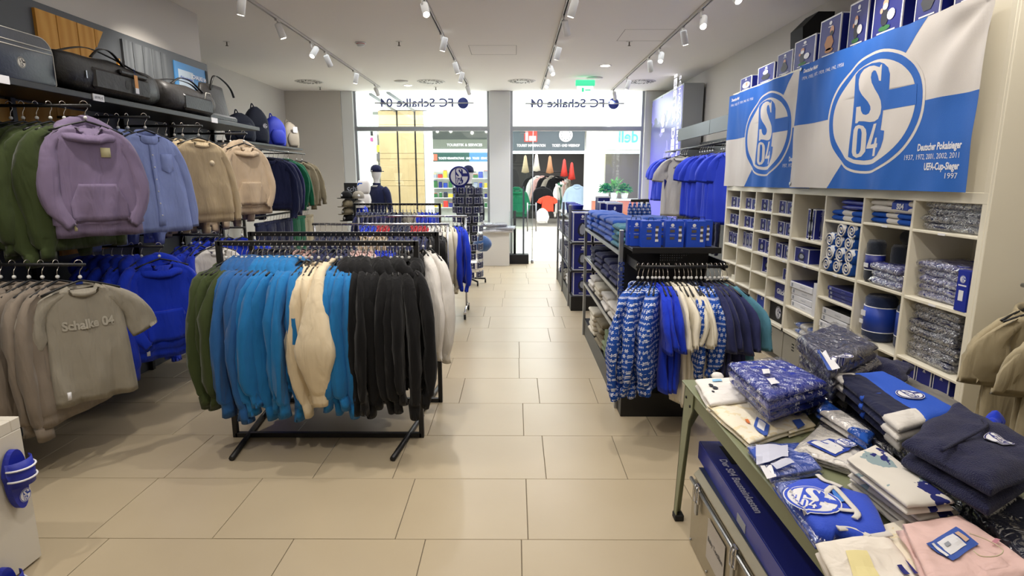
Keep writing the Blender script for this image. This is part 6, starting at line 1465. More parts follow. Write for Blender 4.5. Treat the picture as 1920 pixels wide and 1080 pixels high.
# ------------------------------------------------------------------ below the table
cy0, cy1, cxf, cz_top = 1.68, 2.62, .868, .405
cc = empty('transport_case', (cxf, 0, 0), 0, 'aluminium transport case with spring latches and a paper label under the table', 'case'); cc.location = (cxf, (cy0 + cy1) / 2, 0); hy = (cy1 - cy0) / 2
bx('body', ALU, cc, 0, .46, -hy, hy, .0, .34, b=.008)
lid_ = bx('lid', ALU, cc, -.004, .464, -hy - .004, hy + .004, .343, cz_top, b=.03)
MB().tube([(-.008, -hy, .342), (-.008, hy, .342)], .009, 8).build('rim', STEEL, cc)
bx('lid_top', mat('case_lid_blue_grey', '#4a5468', .3, metal=.5), cc, .02, .44, -hy + .02, hy - .02, cz_top - .002, cz_top + .002)
for yy in (.345, -.115):
    l_ = empty('latch', (-.006, yy, .30)); l_.parent = cc
    MB().box(-.012, 0, -.018, .018, -.02, .075, b=.003).build('latch_plate', CHROME, l_); MB().tube([(-.014, -.012, .07), (-.022, -.012, .035), (-.020, -.010, -.01), (-.020, .010, -.01), (-.022, .012, .035), (-.014, .012, .07)], .004, 6).build('bail', CHROME, l_)
    MB().box(-.016, -.004, -.014, .014, -.075, -.01, b=.002).build('lever', STEEL, l_)
pl_ = bx('paper_label', mat('label_grey', '#b8b2ac', .6), cc, -.006, -.004, .0, .21, .10, .29); text('lettering', 'Baby Textilien', PDARK, pl_, (-.007, .105, .20), (RX, 0, FRZ), .032, .0005)
for yy in (-.44, -.2, .2, .44): MB().lathe([(.006, -.003), (.006, .003)], 8, (-.003, yy, .03), 'x').build('rivet', STEEL, cc)
# long blue printed box on the case
bb_ = empty('printed_box', (0, 0, 0), 0, 'long royal blue cardboard box with white lettering lying on the transport case', 'box')
bb_.location = (.868, 1.95, cz_top + .003)
bb_.rotation_euler = (0, 0, radians(-1.5))
bx('body', DEEPBLUE, bb_, .03, .165, -.95, .76, 0, .085, b=.003); bx('side_panel', ROYAL, bb_, .026, .03, -.94, .75, .0, .085); bx('opening', BLACKM, bb_, .11, .155, .52, .70, .084, .087)
text('lettering', 'Der S04 Bausteinkasten', mat('print_pale', '#b3b4cf', .5), bb_, (.080, .34, .0875), (0, 0, FRZ), .046, .0012)
bx('sticker', PGREY, bb_, .023, .026, .10, .19, .01, .045)
# ================================================================== GONDOLAS IN THE MIDDLE
RAWP = mat('print_stencil', '#9aa3b5', .6)
gx0, gx1, gy0, gy1 = .80, 1.44, 4.16, 6.55
go = empty('gondola_shelf', ((gx0 + gx1) / 2, (gy0 + gy1) / 2, 0), 0, 'near black gondola shelf with blue gift bags on top and folded tops on its side', 'shelf')
gX = lambda x: x - (gx0 + gx1) / 2
gY = lambda y: y - (gy0 + gy1) / 2
G = lambda name, m, x0, x1, y0, y1, z0, z1, b=.003: bx(name, m, go, gX(x0), gX(x1), gY(y0), gY(y1), z0, z1, b=b)
G('plinth', BLACK, gx0, 1.34, gy0, gy1, 0, .19); G('back_panel', BLACK, 1.10, 1.13, gy0 + .25, gy1, .19, 1.36)
G('upright', STEEL, gx0 - .02, gx0 + .01, gy0 + .16, gy0 + .20, 0, 1.40); G('upright', STEEL, gx0 - .02, gx0 + .01, gy1 - .04, gy1, 0, 1.40)
G('end_panel', BLACK, gx0, gx1, gy0 + .20, gy0 + .23, .19, 1.27); G('upright', BLACK, gx1 - .02, gx1, gy0 + .16, gy0 + .2, 0, 1.2)
lt = text('lettering', 'SCHALKE 04', mat('upright_letter', '#2a3f86', .5), go, (gX(gx0) - .005, gY(gy0) + .155, 1.0), (RX, radians(90), 0), .06, .002)
G('shelf', BLACK, gx0 + .02, gx1, gy0 - .12, gy0 + .20, 1.27, 1.298, .006); G('shelf_lip', BLACK, gx0 + .02, gx1, gy0 - .125, gy0 - .115, 1.262, 1.305)
hp_ = G('hole_panel', BLACK, 1.06, gx1 - .03, gy0 + .05, gy0 + .055, 1.13, 1.27)
hs_ = MB()
for r_ in range(5):
    for c_ in range(16 - r_ * 2): hs_.lathe([(.004, 0), (.004, .002)], 6, (gX(1.06 + c_ * .017), gY(gy0 + .048), 1.26 - r_ * .017), 'y')
tag(hs_.build('holes', PGREY, hp_), kind='stuff')
for z in (.62, .92, 1.235): G('shelf', BLACK, gx0 - .01, 1.10, gy0 + .22, gy1 - .02, z - .02, z)
for z in (.62, .92, 1.235): G('price_rail', STEEL, gx0 - .018, gx0 - .01, gy0 + .22, gy1 - .04, z - .028, z + .004, 0)
rl_y = gy0 - .20
MB().tube([(gX(gx0 + .03), rl_y - (gy0 + gy1) / 2, 1.18), (gX(1.46), rl_y - (gy0 + gy1) / 2, 1.18)], .011, 8).build('rail', BLACK, go)
for x in (gx0 + .04, 1.44): bx('bracket', BLACK, go, gX(x) - .004, gX(x) + .004, rl_y - (gy0 + gy1) / 2 - .01, gY(gy0 + .2), 1.155, 1.215)
# blue gift bags on the front shelf
def gift_bag(u0, u1, vb, y, lab):
    a, b_ = aty(u0, vb, y), aty(u1, vb, y); w = b_.x - a.x; h = .185
    o = carton('gift_bag', ((a.x + b_.x) / 2, y + .04, 1.30), 0, w, .07, h, lab, 'gift bag', 'blue gift bags on the front shelf', None, m=mat('bag_bright_blue', '#1e4bc4', .4), edges=False)
    for c_ in list(o.children):
        if c_.name.startswith('print'): bpy.data.objects.remove(c_)
    s = MB(); s.k = 0
    s.add([(-.018 + .012 * cos(t), -.037, h * .84 + .012 * sin(t)) for t in [2 * pi * i / 14 for i in range(14)]], [tuple(range(14))]); s.box(-.036, .0, -.037, -.0355, h * .74, h * .755); s.box(-.036, .0, -.037, -.0355, h * .47, h * .48)
    s.k = 1; s.box(-.034, -.002, -.037, -.0355, h * .57, h * .67); s.box(-.034, -.002, -.037, -.0355, h * .30, h * .40)
    s.k = 0; r = random.Random(int(u0))
    for q in range(6): s.k = q % 2; s.box(.026, .046 + r.uniform(-.004, .004), -.0375, -.0355, h * (.22 + q * .1), h * (.31 + q * .1))
    s.build('print', [PAPER, mat('print_brown_grey', '#55504e', .6)], o)
    MB().tube([(-.02, 0, h), (-.015, 0, h + .02), (.015, 0, h + .02), (.02, 0, h)], .002, 5).build('handle', BLACKM, o)
for i, (u0, u1, y) in enumerate(((1176, 1202, 4.20), (1183, 1212, 4.16), (1203, 1240, 4.07), (1232, 1262, 4.20), (1248, 1282, 4.07), (1272, 1300, 4.20), (1288, 1323, 4.05), (1300, 1335, 4.15))):
    gift_bag(u0, u1, 452, y, 'bright blue gift bag printed with white emblem and photo strip, %s on the front shelf' % ordn(i, 8))
# clothes on the front rail
line('tops on the gondola rail', [('sweater', NORDIC, 'nordic patterned')] * 5, .83, .99, rl_y, 1.19, 'near gondola rail', L=.80, ls=.88, fan=(-38, -18))
line('tops on the gondola rail', [('tee', 'royal', 'royal blue')] * 3, .985, 1.065, rl_y, 1.19, 'near gondola rail', L=.80, fan=(0, 4), jit=2)
line('tops on the gondola rail', [('tee', 'ivory', 'ivory')] * 5, 1.085, 1.235, rl_y, 1.19, 'near gondola rail', L=.90, ls=1.0, fan=(2, 8), jit=2)
line('tops on the right part of the gondola rail', [('sweater', NORDIC, 'nordic patterned')] * 3, 1.24, 1.33, rl_y, 1.19, 'right part of the near gondola rail', L=.64, ls=.66, fan=(-6, 4))
line('tops on the gondola rail', [('tee', 'dusk', 'dark blue')] * 4, 1.335, 1.45, rl_y, 1.19, 'near gondola rail', L=.70, fan=(8, 18), jit=2)
line('tops on the gondola rail', [('tee', 'teal', 'teal')] * 1, 1.45, 1.48, rl_y, 1.19, 'near gondola rail', L=.60, fan=(25, 25))
# folded goods along the aisle side of the near gondola
TWB = mat('towel_blue', '#2f62c8', .95, bump=.5, bscale=150, sheen=.3); JN = C['dusk']
def pile(y, z, n, h, m, lab, w=.36, d=.30, x=None, kind='folded_garment', cat='folded clothes', grp=None, step=0):
    for j in range(n):
        pos = ['bottom', 'second', 'third', 'fourth', 'fifth', 'sixth', 'seventh'][j] if j < n - 1 else 'topmost'
        slab_thing(kind, rectq((x or gx0 + .15) + rg.uniform(-.012, .012) - step * j, y + rg.uniform(-.012, .012), d, w, rg.uniform(-.06, .06)), z + .001 + j * h, h * 1.02, m, '%s, %s of its pile' % (lab, pos), cat, grp, 1, seed=int(y * 10) + j, n=14, mm=10)
pile(4.66, 1.235, 4, .045, C['teal'], 'patterned teal folded scarf at the near end of the gondola top', w=.30)
pile(5.04, 1.235, 4, .05, TWB, 'bright blue folded towel on the near gondola top')
pile(5.44, 1.235, 4, .05, TWB, 'blue folded towel in the middle of the gondola top'); pile(5.86, 1.235, 4, .05, TWB, 'blue towel in the third pile of the gondola top'); pile(6.28, 1.235, 4, .05, TWB, 'blue folded towel at the far end of the gondola top')
for q, y in enumerate((4.9, 5.4)): pile(y, 1.24, 4, .048, TWB, 'blue folded top on the wall side of the gondola, %s pile' % ['near', 'far'][q], x=1.28)
for i, y in enumerate((4.70, 5.12, 5.56, 6.02)): pile(y, .92, 3, .05, JN if i < 3 else C['navy'], 'folded dark blue jersey, %s middle-shelf pile from the camera' % ORD[i], w=.34)
for i, y in enumerate((4.70, 5.14, 5.60, 6.05)): pile(y, .62, 3, .045, [C['white'], C['white'], C['ivory'], C['white']][i], 'white folded top on the lower shelf, %s pile from the camera' % ORD[i], w=.36, step=.0)
for i, y in enumerate((4.55, 4.95, 5.4, 5.9)): pile(y, .19, 5, .05, [C['white'], cloth('cloth_moss', '#6f7d5e'), C['khaki'], C['ivory']][i], '%s folded garment on the bottom shelf of the near gondola' % ['white', 'moss green', 'khaki', 'ivory'][i], w=.34)
o = empty('wall_rail_sign', (0, 0, 0)); bpy.data.objects.remove(o)
# far gondola
fx0, fx1, fy0, fy1 = .76, 1.42, 7.75, 10.3
fg = empty('gondola_shelf', ((fx0 + fx1) / 2, (fy0 + fy1) / 2, 0), 0, 'far black gondola shelf near the entrance with large blue gift boxes at its end', 'shelf')
F_ = lambda name, m, x0, x1, y0, y1, z0, z1, b=.003: bx(name, m, fg, x0 - (fx0 + fx1) / 2, x1 - (fx0 + fx1) / 2, y0 - (fy0 + fy1) / 2, y1 - (fy0 + fy1) / 2, z0, z1, b=b)
F_('plinth', BLACK, fx0, fx1, fy0, fy1, 0, .20); F_('back_panel', BLACK, 1.07, 1.10, fy0 + .3, fy1, .2, 1.3); F_('end_panel', BLACK, fx0, fx1, fy0 + .33, fy0 + .36, .2, 1.35)
for y in (fy0 + .3, fy0 + 1.4, fy1 - .05): F_('upright', STEEL, fx0 - .02, fx0 + .015, y, y + .04, 0, 1.42)
for z in (.55, .93): F_('shelf', BLACK, fx0 - .01, fx1, fy0 + .02, fy1, z - .02, z)
F_('shelf', BLACK, fx0 - .01, 1.08, fy0 + .36, fy1, 1.22, 1.24)
for i, (u0, u1, v0, v1) in enumerate(((1074, 1112, 377, 432), (1074, 1112, 437, 492), (1074, 1112, 497, 547))):
    a = aty(u0, v1, fy0 + .05); c_ = aty(u1, v0, fy0 + .05)
    for kx in range(2):
        xx = a.x + (c_.x - a.x) * (kx + .5) + .02 * kx
        carton('large_gift_box', (xx, fy0 + .19, max(.2, [.935, .553, .202][i])), 0, (c_.x - a.x) * .96, .26, [.40, .36, .33][i], 'large blue gift box, %s one on the %s level of the far gondola end' % (['left', 'right'][kx], ['top', 'middle', 'bottom'][i]), 'box', 'large gift boxes on the far gondola', i + kx)
for i, (u0, u1, v0, v1, y) in enumerate(((1122, 1158, 378, 400, 8.3), (1118, 1142, 368, 392, 8.9), (1135, 1165, 380, 402, 8.1))):
    a = aty(u0, v1, y); c_ = aty(u1, v0, y); carton('large_gift_box', ((a.x + c_.x) / 2, y, .94), 0, c_.x - a.x, .25, c_.z - .94, 'blue gift box standing behind the front ones on the far gondola, %s' % ['left', 'farthest', 'right'][i], 'box', None, i)
for i in range(5):
    for lv, z in enumerate((.93, .55, .20)):
        y = fy0 + .55 + i * .42
        if lv == 0: carton('goods_box', (fx0 + .12, y, z + .001), FRZ, .34, .2, .14, 'blue box on the upper side shelf of the far gondola, %s from the camera' % ORD[i], 'box', 'side boxes on the far gondola', i)
        elif lv == 1: carton('storage_basket', (fx0 + .12, y, z + .001), FRZ, .34, .2, .20, 'blue framed basket on the middle side shelf of the far gondola, %s from the camera' % ORD[i], 'basket', 'side baskets on the far gondola', None, m=NAVYP)
        else: pile(y, z, 3, .05, [C['navy'], C['white'], C['grey'], C['navy'], C['dusk']][i], 'low folded garment on the far gondola, %s pile from the camera' % ORD[i], x=fx0 + .13, w=.32, d=.22)
for i in range(4):
    b = MB().lathe([(.055, 0), (.085, .16), (.09, .165), (.08, .162), (.05, .01)], 20); o = tag(b.build('bucket', mat('bucket_blue', '#2238c4', .35), None, loc=(fx0 + .13, fy0 + .6 + i * .35, 1.241)), '%s royal blue plastic cup on top of the far gondola' % ordn(i, 4, 'nearest', 'farthest'), 'bucket', 'blue cups on the far gondola')
# small scarf rail behind the towels
sr = empty('scarf_rail', (1.62, 7.0, 0), 0, 'small black T rail with patterned scarves behind the towels', 'clothes rail')
p0, p1 = aty(1183, 376, 7.0), aty(1217, 376, 7.0)
MB().tube([(p0.x - 1.62, 0, p0.z), (p1.x - 1.62, 0, p0.z)], .018, 8).tube([(-.08, 0, 0), (-.08, 0, p0.z)], .016, 8).build('rail', BLACK, sr); MB().lathe([(.2, 0), (.2, .02), (.03, .03)], 20, (-.08, 0, 0)).build('foot', BLACK, sr)
for i in range(5): slab_thing('scarf', [(p0.x - .03 + i * .055, 6.97), (p0.x + .02 + i * .055, 6.97), (p0.x + .02 + i * .055, 7.05), (p0.x - .03 + i * .055, 7.05)], p0.z - .30, .29, NORDIC, '%s blue patterned scarf hanging on the small rail' % ordn(i, 5), 'scarf', 'scarves on the small rail', 1, i, n=8, mm=8)
# ================================================================== BACK OF THE SHOP
# spinner with blue packs
SPX, SPY = -.80, 9.85
sp = empty('spinner_stand', (SPX, SPY, 0), 0, 'black revolving spinner stand with blue carded goods and a round club sign on top', 'spinner stand')
MB().tube([(0, 0, .08), (0, 0, 1.66)], .02, 10).build('pole', BLACK, sp)
for k in range(5):
    a = 2 * pi * k / 5 + .3; l_ = MB().tube([(0, 0, .10), (.30 * cos(a), .30 * sin(a), .075)], .016, 8).build('leg', BLACK, sp)
    MB().lathe([(.001, -.012), (.032, -.012), (.032, .012), (.001, .012)], 12, (.30 * cos(a), .30 * sin(a), .034), 'x').build('caster', BLACKM, l_)
for t in range(10): MB().lathe([(.20, -.003), (.206, 0), (.20, .003), (.194, 0), (.20, -.003)], 24, (0, 0, .22 + t * .155)).build('ring', BLACK, sp)
p = aty(861, 331, SPY - .15); r_ = .165
MB().lathe([(r_, 0), (r_, .02)], 40, (p.x - SPX, -.14, p.z), 'y').build('sign_disc', PAPER, sp); crest(sp, (p.x - SPX, -.146, p.z), r_, mats=[DEEPBLUE, PAPER], name='crest')
cm = crest_mesh(); crest_o = [c_ for c_ in sp.children if c_.name.startswith('crest')][0]
crest_o.material_slots[0].material = PAPER; crest_o.material_slots[1].material = DEEPBLUE; MB().lathe([(r_ * .94, -.149), (r_ * 1.03, -.149), (r_ * 1.03, -.13), (r_ * .94, -.149)], 40, (p.x - SPX, 0, p.z), 'y').build('sign_rim', DEEPBLUE, sp)
bx('sign_neck', ROYAL, sp, p.x - SPX - .07, p.x - SPX + .09, -.14, -.12, 1.56, p.z - r_ + .03)
for t in range(10):
    for k in range(6):
        a = radians(-90 + (k - 2.5) * 33) + .06 * t; x, y = SPX + .245 * cos(a), SPY + .245 * sin(a)
        carton('carded_pack', (x, y, .13 + t * .155), a + pi / 2, .10, .018, .105, 'small blue carded pack on the spinner, %s tier from the floor, %s of its row' % (ORD[t], ['first', 'second', 'third', 'fourth', 'fifth', 'last'][k]), 'carded goods', 'carded packs on the spinner', t + k, edges=True, m=NAVYP)
# knitted bobble hat hanging on the spinner
o = empty('bobble_hat', tuple(aty(905, 458, 10.6)), 0, 'fluffy steel blue bobble hat hanging beside the spinner', 'hat')
b = MB(); b.smooth = True; R = []
for i in range(9):
    t = i / 8; R.append([((.02 + .15 * sin(pi * (.1 + .75 * t))) * cos(a) + .02 * nz(a * 3, i, 1), (.02 + .12 * sin(pi * (.1 + .75 * t))) * sin(a) + .02 * nz(a * 4, i, 5), .15 - .27 * t + .02 * nz(a * 5, i, 8)) for a in [2 * pi * j / 20 for j in range(20)]])
b.rings(R, True, True).build('knit', mat('knit_steel_blue', '#3a5f94', 1, bump=1, bscale=60, sheen=.5), o); MB().tube([(0, 0, .13), (-.12, -.3, .30)], .004, 5).build('hanging_loop', BLACK, o)
# plinth with wrapped packs by the pillar
a = aty(905, 435, 11.9); b_ = aty(955, 437, 11.9)
pn2 = empty('display_plinth', ((a.x + b_.x) / 2, 12.1, 0), 0, 'white box plinth in front of the white pillar with wrapped packs on top', 'plinth')
h_ = (b_.x - a.x) / 2; bx('body', WHITE, pn2, -h_, h_, -.2, .2, 0, .69, b=.004); bx('side_cheek', WHITE, pn2, -h_ - .24, -h_ - .01, -.15, .2, 0, .66, b=.004)
for i in range(3): slab_thing('wrapped_pack', rectq(pn2.location.x + (.02, .10, -.04)[i], 12.02, (.62, .56, .5)[i], .38, (.05, -.1, .08)[i]), .691 + i * .06, .058, [C['white'], mat('pack_silver', '#a3a8b4', .5), NAVYP][i], '%s silvery plastic pack on the white plinth by the pillar' % ['bottom', 'middle', 'top'][i], 'wrapped clothing', 'wrapped packs on the plinth', 1, 120 + i, FILM2)
# mannequins seen from behind in the shop window
def mannequin(u, v_top, y, jm, lab, cap=True, h=1.85, base=.18, rz=0):
    p = aty(u, v_top, y); base = p.z - h
    o = empty('mannequin', (p.x, y, max(0, base)), rz, lab, 'mannequin'); z0 = max(0, base); H = p.z - z0; S = H / 1.85
    MK = mat('mannequin_white', '#dedcd8', .4)
    b = MB(); b.smooth = True
    b.lathe([(.001, 1.85 * S), (.05 * S, 1.84 * S), (.085 * S, 1.79 * S), (.095 * S, 1.73 * S), (.085 * S, 1.66 * S), (.06 * S, 1.61 * S), (.055 * S, 1.56 * S), (.07 * S, 1.50 * S), (.10 * S, 1.46 * S)], 20).build('head', MK, o)
    MB().lathe([(.001, -.025), (.016, -.01), (.018, .01), (.001, .02)], 8, (0, .085 * S, 1.70 * S)).build('nose', MK, o)
    b = MB(); b.smooth = True; R = []
    for z, w, d in ((1.50, .07, .06), (1.47, .13, .08), (1.43, .20, .10), (1.38, .225, .12), (1.25, .22, .135), (1.10, .20, .13), (.98, .19, .12), (.90, .21, .13), (.84, .215, .135), (.83, .18, .11)):
        R.append([(w * S * cos(t), d * S * sin(t) + .006 * nz(t * 2, z * 9, 1), z * S) for t in [2 * pi * i / 28 for i in range(28)]])
    b.rings(R, True, True).build('jacket', jm, o); MB().lathe([(.075 * S, 1.47 * S), (.078 * S, 1.53 * S), (.07 * S, 1.535 * S), (.068 * S, 1.48 * S)], 20).build('collar', jm, o)
    for s in (-1, 1):
        b = MB(); b.smooth = True; P = cr([(s * .17, 0, 1.42, .07), (s * .235, 0, 1.34, .072), (s * .275, .0, 1.18, .062), (s * .285, .02, 1.05, .056), (s * .27, .06, .90, .046), (s * .265, .075, .84, .04)], 14)
        b.tube([(x * S, y_ * S, z * S) for x, y_, z, r in P], [r * S for *_, r in P], 14); b.build('sleeve', jm, o)
        b = MB(); b.smooth = True; b.tube([(s * .265 * S, .075 * S, .85 * S), (s * .262 * S, .09 * S, .79 * S), (s * .255 * S, .10 * S, .73 * S), (s * .25 * S, .10 * S, .68 * S)], [.026 * S, .034 * S, .032 * S, .014 * S], 10); b.build('hand', MK, o)
        b = MB(); b.smooth = True; b.tube([(s * .09 * S, 0, .88 * S), (s * .10 * S, 0, .5 * S), (s * .105 * S, 0, .10 * S)], [.10 * S, .075 * S, .058 * S], 14); b.build('trouser_leg', C['black'], o)
        MB().box(s * .105 * S - .045, s * .105 * S + .045, -.07, .19, 0, .08, b=.02).build('shoe', PAPER, o)
    if cap:
        b = MB(); b.smooth = True; b.lathe([(.001, 1.885 * S), (.055 * S, 1.875 * S), (.095 * S, 1.84 * S), (.108 * S, 1.78 * S), (.106 * S, 1.745 * S), (.10 * S, 1.745 * S)], 22).build('cap', C['navy'], o)
        b = MB(); b.poly([(.10 * cos(t) * S, (.06 + .13 * sin(t)) * S, 1.75 * S) for t in [pi * i / 10 for i in range(11)]], (0, .01, .012)).build('cap_visor', C['navy'], o)
        MB().lathe([(.014, -.002), (.014, .002)], 10, (-.02, -.106 * S, 1.765 * S), 'y').build('cap_badge', PAPER, o)
    MB().lathe([(.22, 0), (.22, .012)], 24, (0, 0, -.0)).build('base_plate', STEEL, o)
    return o
mannequin(705, 312, 11.5, C['navy'], 'white mannequin in navy jacket and navy cap seen from behind at the left window', rz=radians(-25))
mannequin(878, 313, 12.05, mat('coat_ink', '#14172a', .85), 'mannequin in a dark coat and black cap behind the spinner at the shop window', h=1.95, rz=radians(-30))
wp = struct('trim_4', MB().box(-3.4, -.75, 11.2, 12.35, 0, .16, b=.005), WHITE)
# picture board and cap stand
a, b_ = aty(645, 343, 11.0), aty(692, 366, 11.0)
o = empty('picture_board', ((a.x + b_.x) / 2, 11.0, 0), 0, 'black board with white handwriting behind the cap stand', 'board'); w = (b_.x - a.x) / 2
bx('board', BLACKM, o, -w, w, -.02, .02, 1.15, a.z, b=.004); MB().tube([(0, .03, 0), (0, .03, 1.2)], .02, 8).build('post', BLACK, o); text('lettering', 'Schalke', PGREY, o, (0, -.022, a.z - .10), (RX, radians(-12), 0), .13, .001, shear=.3)
cs = empty('cap_stand', (aty(668, 380, 10.3).x, 10.3, 0), 0, 'black stand carrying rows of baseball caps left of the window mannequin', 'cap stand')
MB().tube([(0, 0, 0), (0, 0, 1.5)], .02, 8).build('pole', BLACK, cs); MB().lathe([(.25, 0), (.25, .02), (.03, .035)], 24).build('foot', BLACK, cs)
def cap(loc, m, rz, lab, s=1.0):
    o = empty('baseball_cap', loc, rz, lab, 'cap', 'baseball caps on the stand'); b = MB(); b.smooth = True
    b.lathe([(.001, .13 * s), (.05 * s, .123 * s), (.085 * s, .095 * s), (.10 * s, .045 * s), (.10 * s, 0), (.094 * s, 0)], 20).build('crown', m, o)
    MB().poly([(.088 * s * cos(t), (-.05 - .125 * sin(t)) * s, .0) for t in [pi * i / 10 for i in range(11)]], (0, -.012, .010)).build('visor', m, o); MB().lathe([(.001, .13 * s), (.008, .133 * s), (.001, .14 * s)], 8).build('button', m, o)
    MB().lathe([(.022, -.002), (.022, .002)], 12, (0, -.098 * s, .05 * s), 'y').build('badge', PAPER, o)
    return o
caps = [(650, 372, 'black', 'black', -40), (672, 372, 'grey', 'grey', 20), (652, 388, 'khaki', 'olive brown', -50), (674, 389, 'white', 'white', 15), (652, 402, 'khaki', 'khaki', -40), (680, 400, 'royal', 'royal blue', 25), (654, 414, 'black', 'dark', -30), (672, 413, 'navy', 'navy', 10)]
for u, v, m, w_, rz in caps:
    p = aty(u, v, 10.2); cap((p.x, 10.2, p.z), C[m], radians(rz), '%s baseball cap on the %s of the cap stand, %s' % (w_, 'left side' if u < 660 else 'right side', {372: 'top row', 388: 'second row', 389: 'second row', 402: 'third row', 400: 'third row', 414: 'lowest row', 413: 'lowest row'}[v]))
    MB().tube([(0, 0, p.z + .02), (p.x - cs.location.x, -.1, p.z + .05)], .006, 6).build('cap_arm', BLACK, cs)
sc_ = empty('hanging_scarves', (0, 0, 0)); bpy.data.objects.remove(sc_)
slab_thing('scarf', rectq(aty(683, 365, 10.9).x, 10.9, .22, .12), 1.25, .50, STRIPE, 'blue and white scarf hanging between the caps and the mannequin', 'scarf', None, 2, 130, n=10, mm=8)
# ================================================================== GOODS IN THE SHOPS ACROSS THE MALL
def far_garment(kd, u, v, y, m, s, rz, lab, face=True, var=0, L=.8):
    p = aty(u, v, y); g, b = garment(kd, var, m, (p.x, y, p.z), radians(rz), lab, 'goods across the mall', face=face, L=L, sc=s, hang=False); return g
far_garment('hoodie', 969, 345, 22.4, C['green'], 1.5, 10, 'green hoodie on display at the left of the shop across the mall'); text('lettering', 'KÖLN', PAPER, bpy.data.objects['mall_shop_back'], (0, -50, 0), (RX, 0, 0), .1) if False else None
far_garment('tee', 1027, 362, 22.6, RED_C if False else cloth('cloth_orange_red', '#e0452f'), .85, 0, 'orange red T-shirt in the middle of the shop across the mall')
far_garment('hoodie', 1017, 388, 22.5, C['white'], .75, 0, 'small white hoodie low in the shop across the mall')
far_garment('jacket', 1018, 343, 22.8, C['black'], 1.3, 0, 'black jacket above the orange red T-shirt across the mall')
far_garment('jacket', 1012, 360, 22.9, C['black'], .9, 0, 'black top left of the orange red T-shirt across the mall')
far_garment('shirt', 1082, 338, 22.6, cloth('cloth_faded_denim', '#8a9db0'), 1.6, 0, 'faded denim jacket at the right side of the shop across the mall')
for i in range(6): far_garment('jacket', 1000 + i * 9, 322, 24.2, [C['black'], C['white'], C['rose'], C['black'], C['grey'], C['black']][i], 1.6, 20, 'jacket on the rear rail across the mall, %s' % ordn(i, 6), var=i % 3)
for i in range(6): far_garment('shirt', 1046 + i * 4, 338 - i * 2, 23.2 + i * .25, [C['white'], C['green'], C['white'], C['rose'], C['white'], C['grey']][i], 1.4, 70, 'light top on the side rail across the mall, %s from the front' % ORD[i], face=False, var=i % 3)
for i in range(5):
    p = aty((985, 1006, 1031, 1058, 1072)[i], (305, 302, 306, 312, 318)[i], 24.0); o = empty('hanging_bag', tuple(p), 0, '%s hanging in the upper part of the shop across the mall, %s' % (['tan tassel bundle', 'pale cap', 'brown tassel bundle', 'red toy', 'red cap'][i], ordn(i, 5)), 'merchandise')
    MB().lathe([(.001, .3), (.05, .25), (.10, -.1), (.16, -.38), (.001, -.42)], 10).build('body', [C['tan'], C['ivory'], TAN, RED, RED][i], o)
mr = empty('clothes_rail', (aty(1025, 330, 24.2).x, 24.2, 0), 0, 'dark clothes rail at the rear of the shop across the mall', 'clothes rail'); z_ = aty(1025, 322, 24.2).z
MB().tube([(-.8, 0, z_), (1.0, 0, z_)], .02, 6).tube([(-.8, 0, 0), (-.8, 0, z_)], .02, 6).tube([(1.0, 0, 0), (1.0, 0, z_)], .02, 6).build('frame', BLACK, mr)
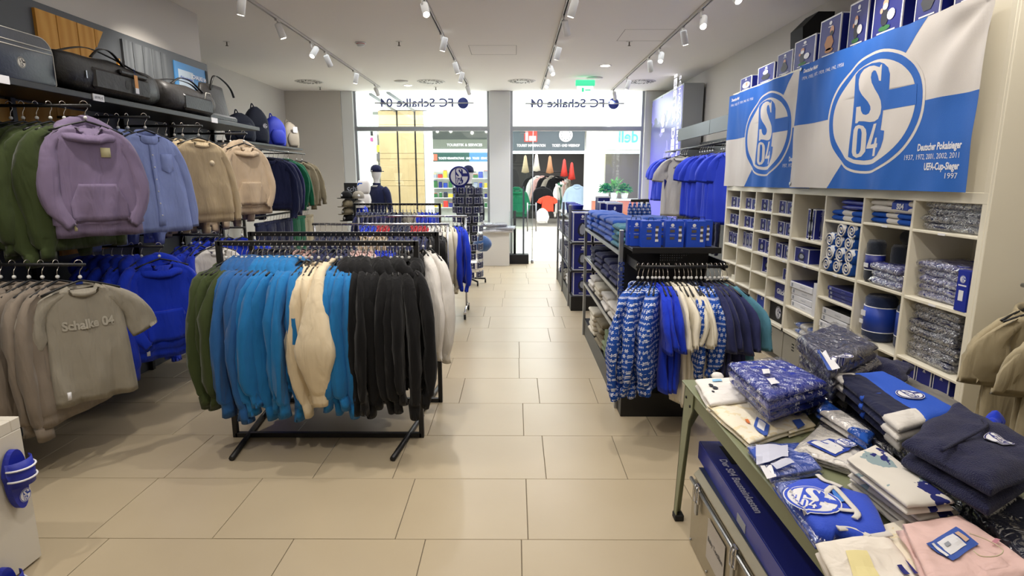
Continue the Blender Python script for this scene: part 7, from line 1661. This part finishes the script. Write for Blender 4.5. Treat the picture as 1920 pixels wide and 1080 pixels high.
# kiosk at the left
ks = empty('kiosk_shelf', (ux(870, 24.5), 24.5, 0), 0, 'pale shop shelving with small colourful goods behind the spinner across the mall', 'shelf')
for i, z in enumerate((.6, 1.0, 1.4, 1.8, 2.2)): bx('shelf_board', MW, ks, -1.3, 1.4, 0, .35, z - .03, z)
bx('side_panel', MW, ks, -1.35, -1.3, 0, .4, 0, 2.5); bx('side_panel', MW, ks, 1.4, 1.45, 0, .4, 0, 2.5)
rk = random.Random(4); gc = [RED, TAN, DEEPBLUE, PGREY, GREENP, PDARK, mat('goods_yellow', '#d8b93c', .6), LOGOD, PAPER]
for z in (.6, 1.0, 1.4, 1.8):
    for i in range(12):
        w = rk.uniform(.10, .2); h = rk.uniform(.12, .3); x = ks.location.x - 1.2 + i * .21
        o = empty('packaged_item', (x, 24.6, z + .001), 0, 'small packaged item on the kiosk shelf across the mall, %s along on the %s board' % (ORD[i], {.6: 'lowest', 1.0: 'second', 1.4: 'third', 1.8: 'highest'}[z]), 'packaged goods', 'goods on the kiosk shelf'); bx('body', gc[rk.randrange(9)], o, -w / 2, w / 2, -.06, .06, 0, h, b=.01); bx('lid', gc[rk.randrange(9)], o, -w / 2 + .01, w / 2 - .01, -.05, .05, h, h + .02)
cn = empty('shop_counter', (ux(1163, 21.0), 21.0, 0), 0, 'white counter with a reddish front under the plants across the mall', 'counter'); bx('body', mat('counter_red_brown', '#a5604a', .5), cn, -.95, 1.0, 0, .5, 0, 1.0, b=.01); bx('top', PAPER, cn, -1.0, 1.05, -.03, .55, 1.0, 1.06, b=.01)
# potted plants on the counter
LF = mat('leaf_green', '#2e7d3a', .6); LF2 = mat('leaf_light', '#5d9a4c', .6)
for i, (u, v, s) in enumerate(((1136, 345, .45), (1152, 338, .8), (1172, 348, .45))):
    o = empty('potted_plant', (ux(u, 21.2), 21.25, 1.061), 0, 'bushy green potted plant on the counter across the mall, %s' % ordn(i, 3), 'plant', 'plants across the mall')
    MB().lathe([(.10, 0), (.14, .22), (.12, .22), (.09, .05)], 16).build('pot', PAPER, o); b = MB(); r = random.Random(i)
    for q in range(110):
        a, e = r.uniform(0, 2 * pi), r.uniform(-.1, 1.35); L_ = r.uniform(.25, .55) * s; d = Vector((cos(a) * cos(e), sin(a) * cos(e), sin(e))); c0 = Vector((0, 0, .3)) + d * r.uniform(.05, .35) * s
        sd = d.cross(Vector((0, 0, 1))).normalized() * .045; b.add([c0, c0 + d * L_ * .5 + sd, c0 + d * L_ + Vector((0, 0, -.08)), c0 + d * L_ * .5 - sd], [(0, 1, 2, 3)])
    tag(b.build('foliage', [LF, LF2][i % 2], o), kind='stuff')
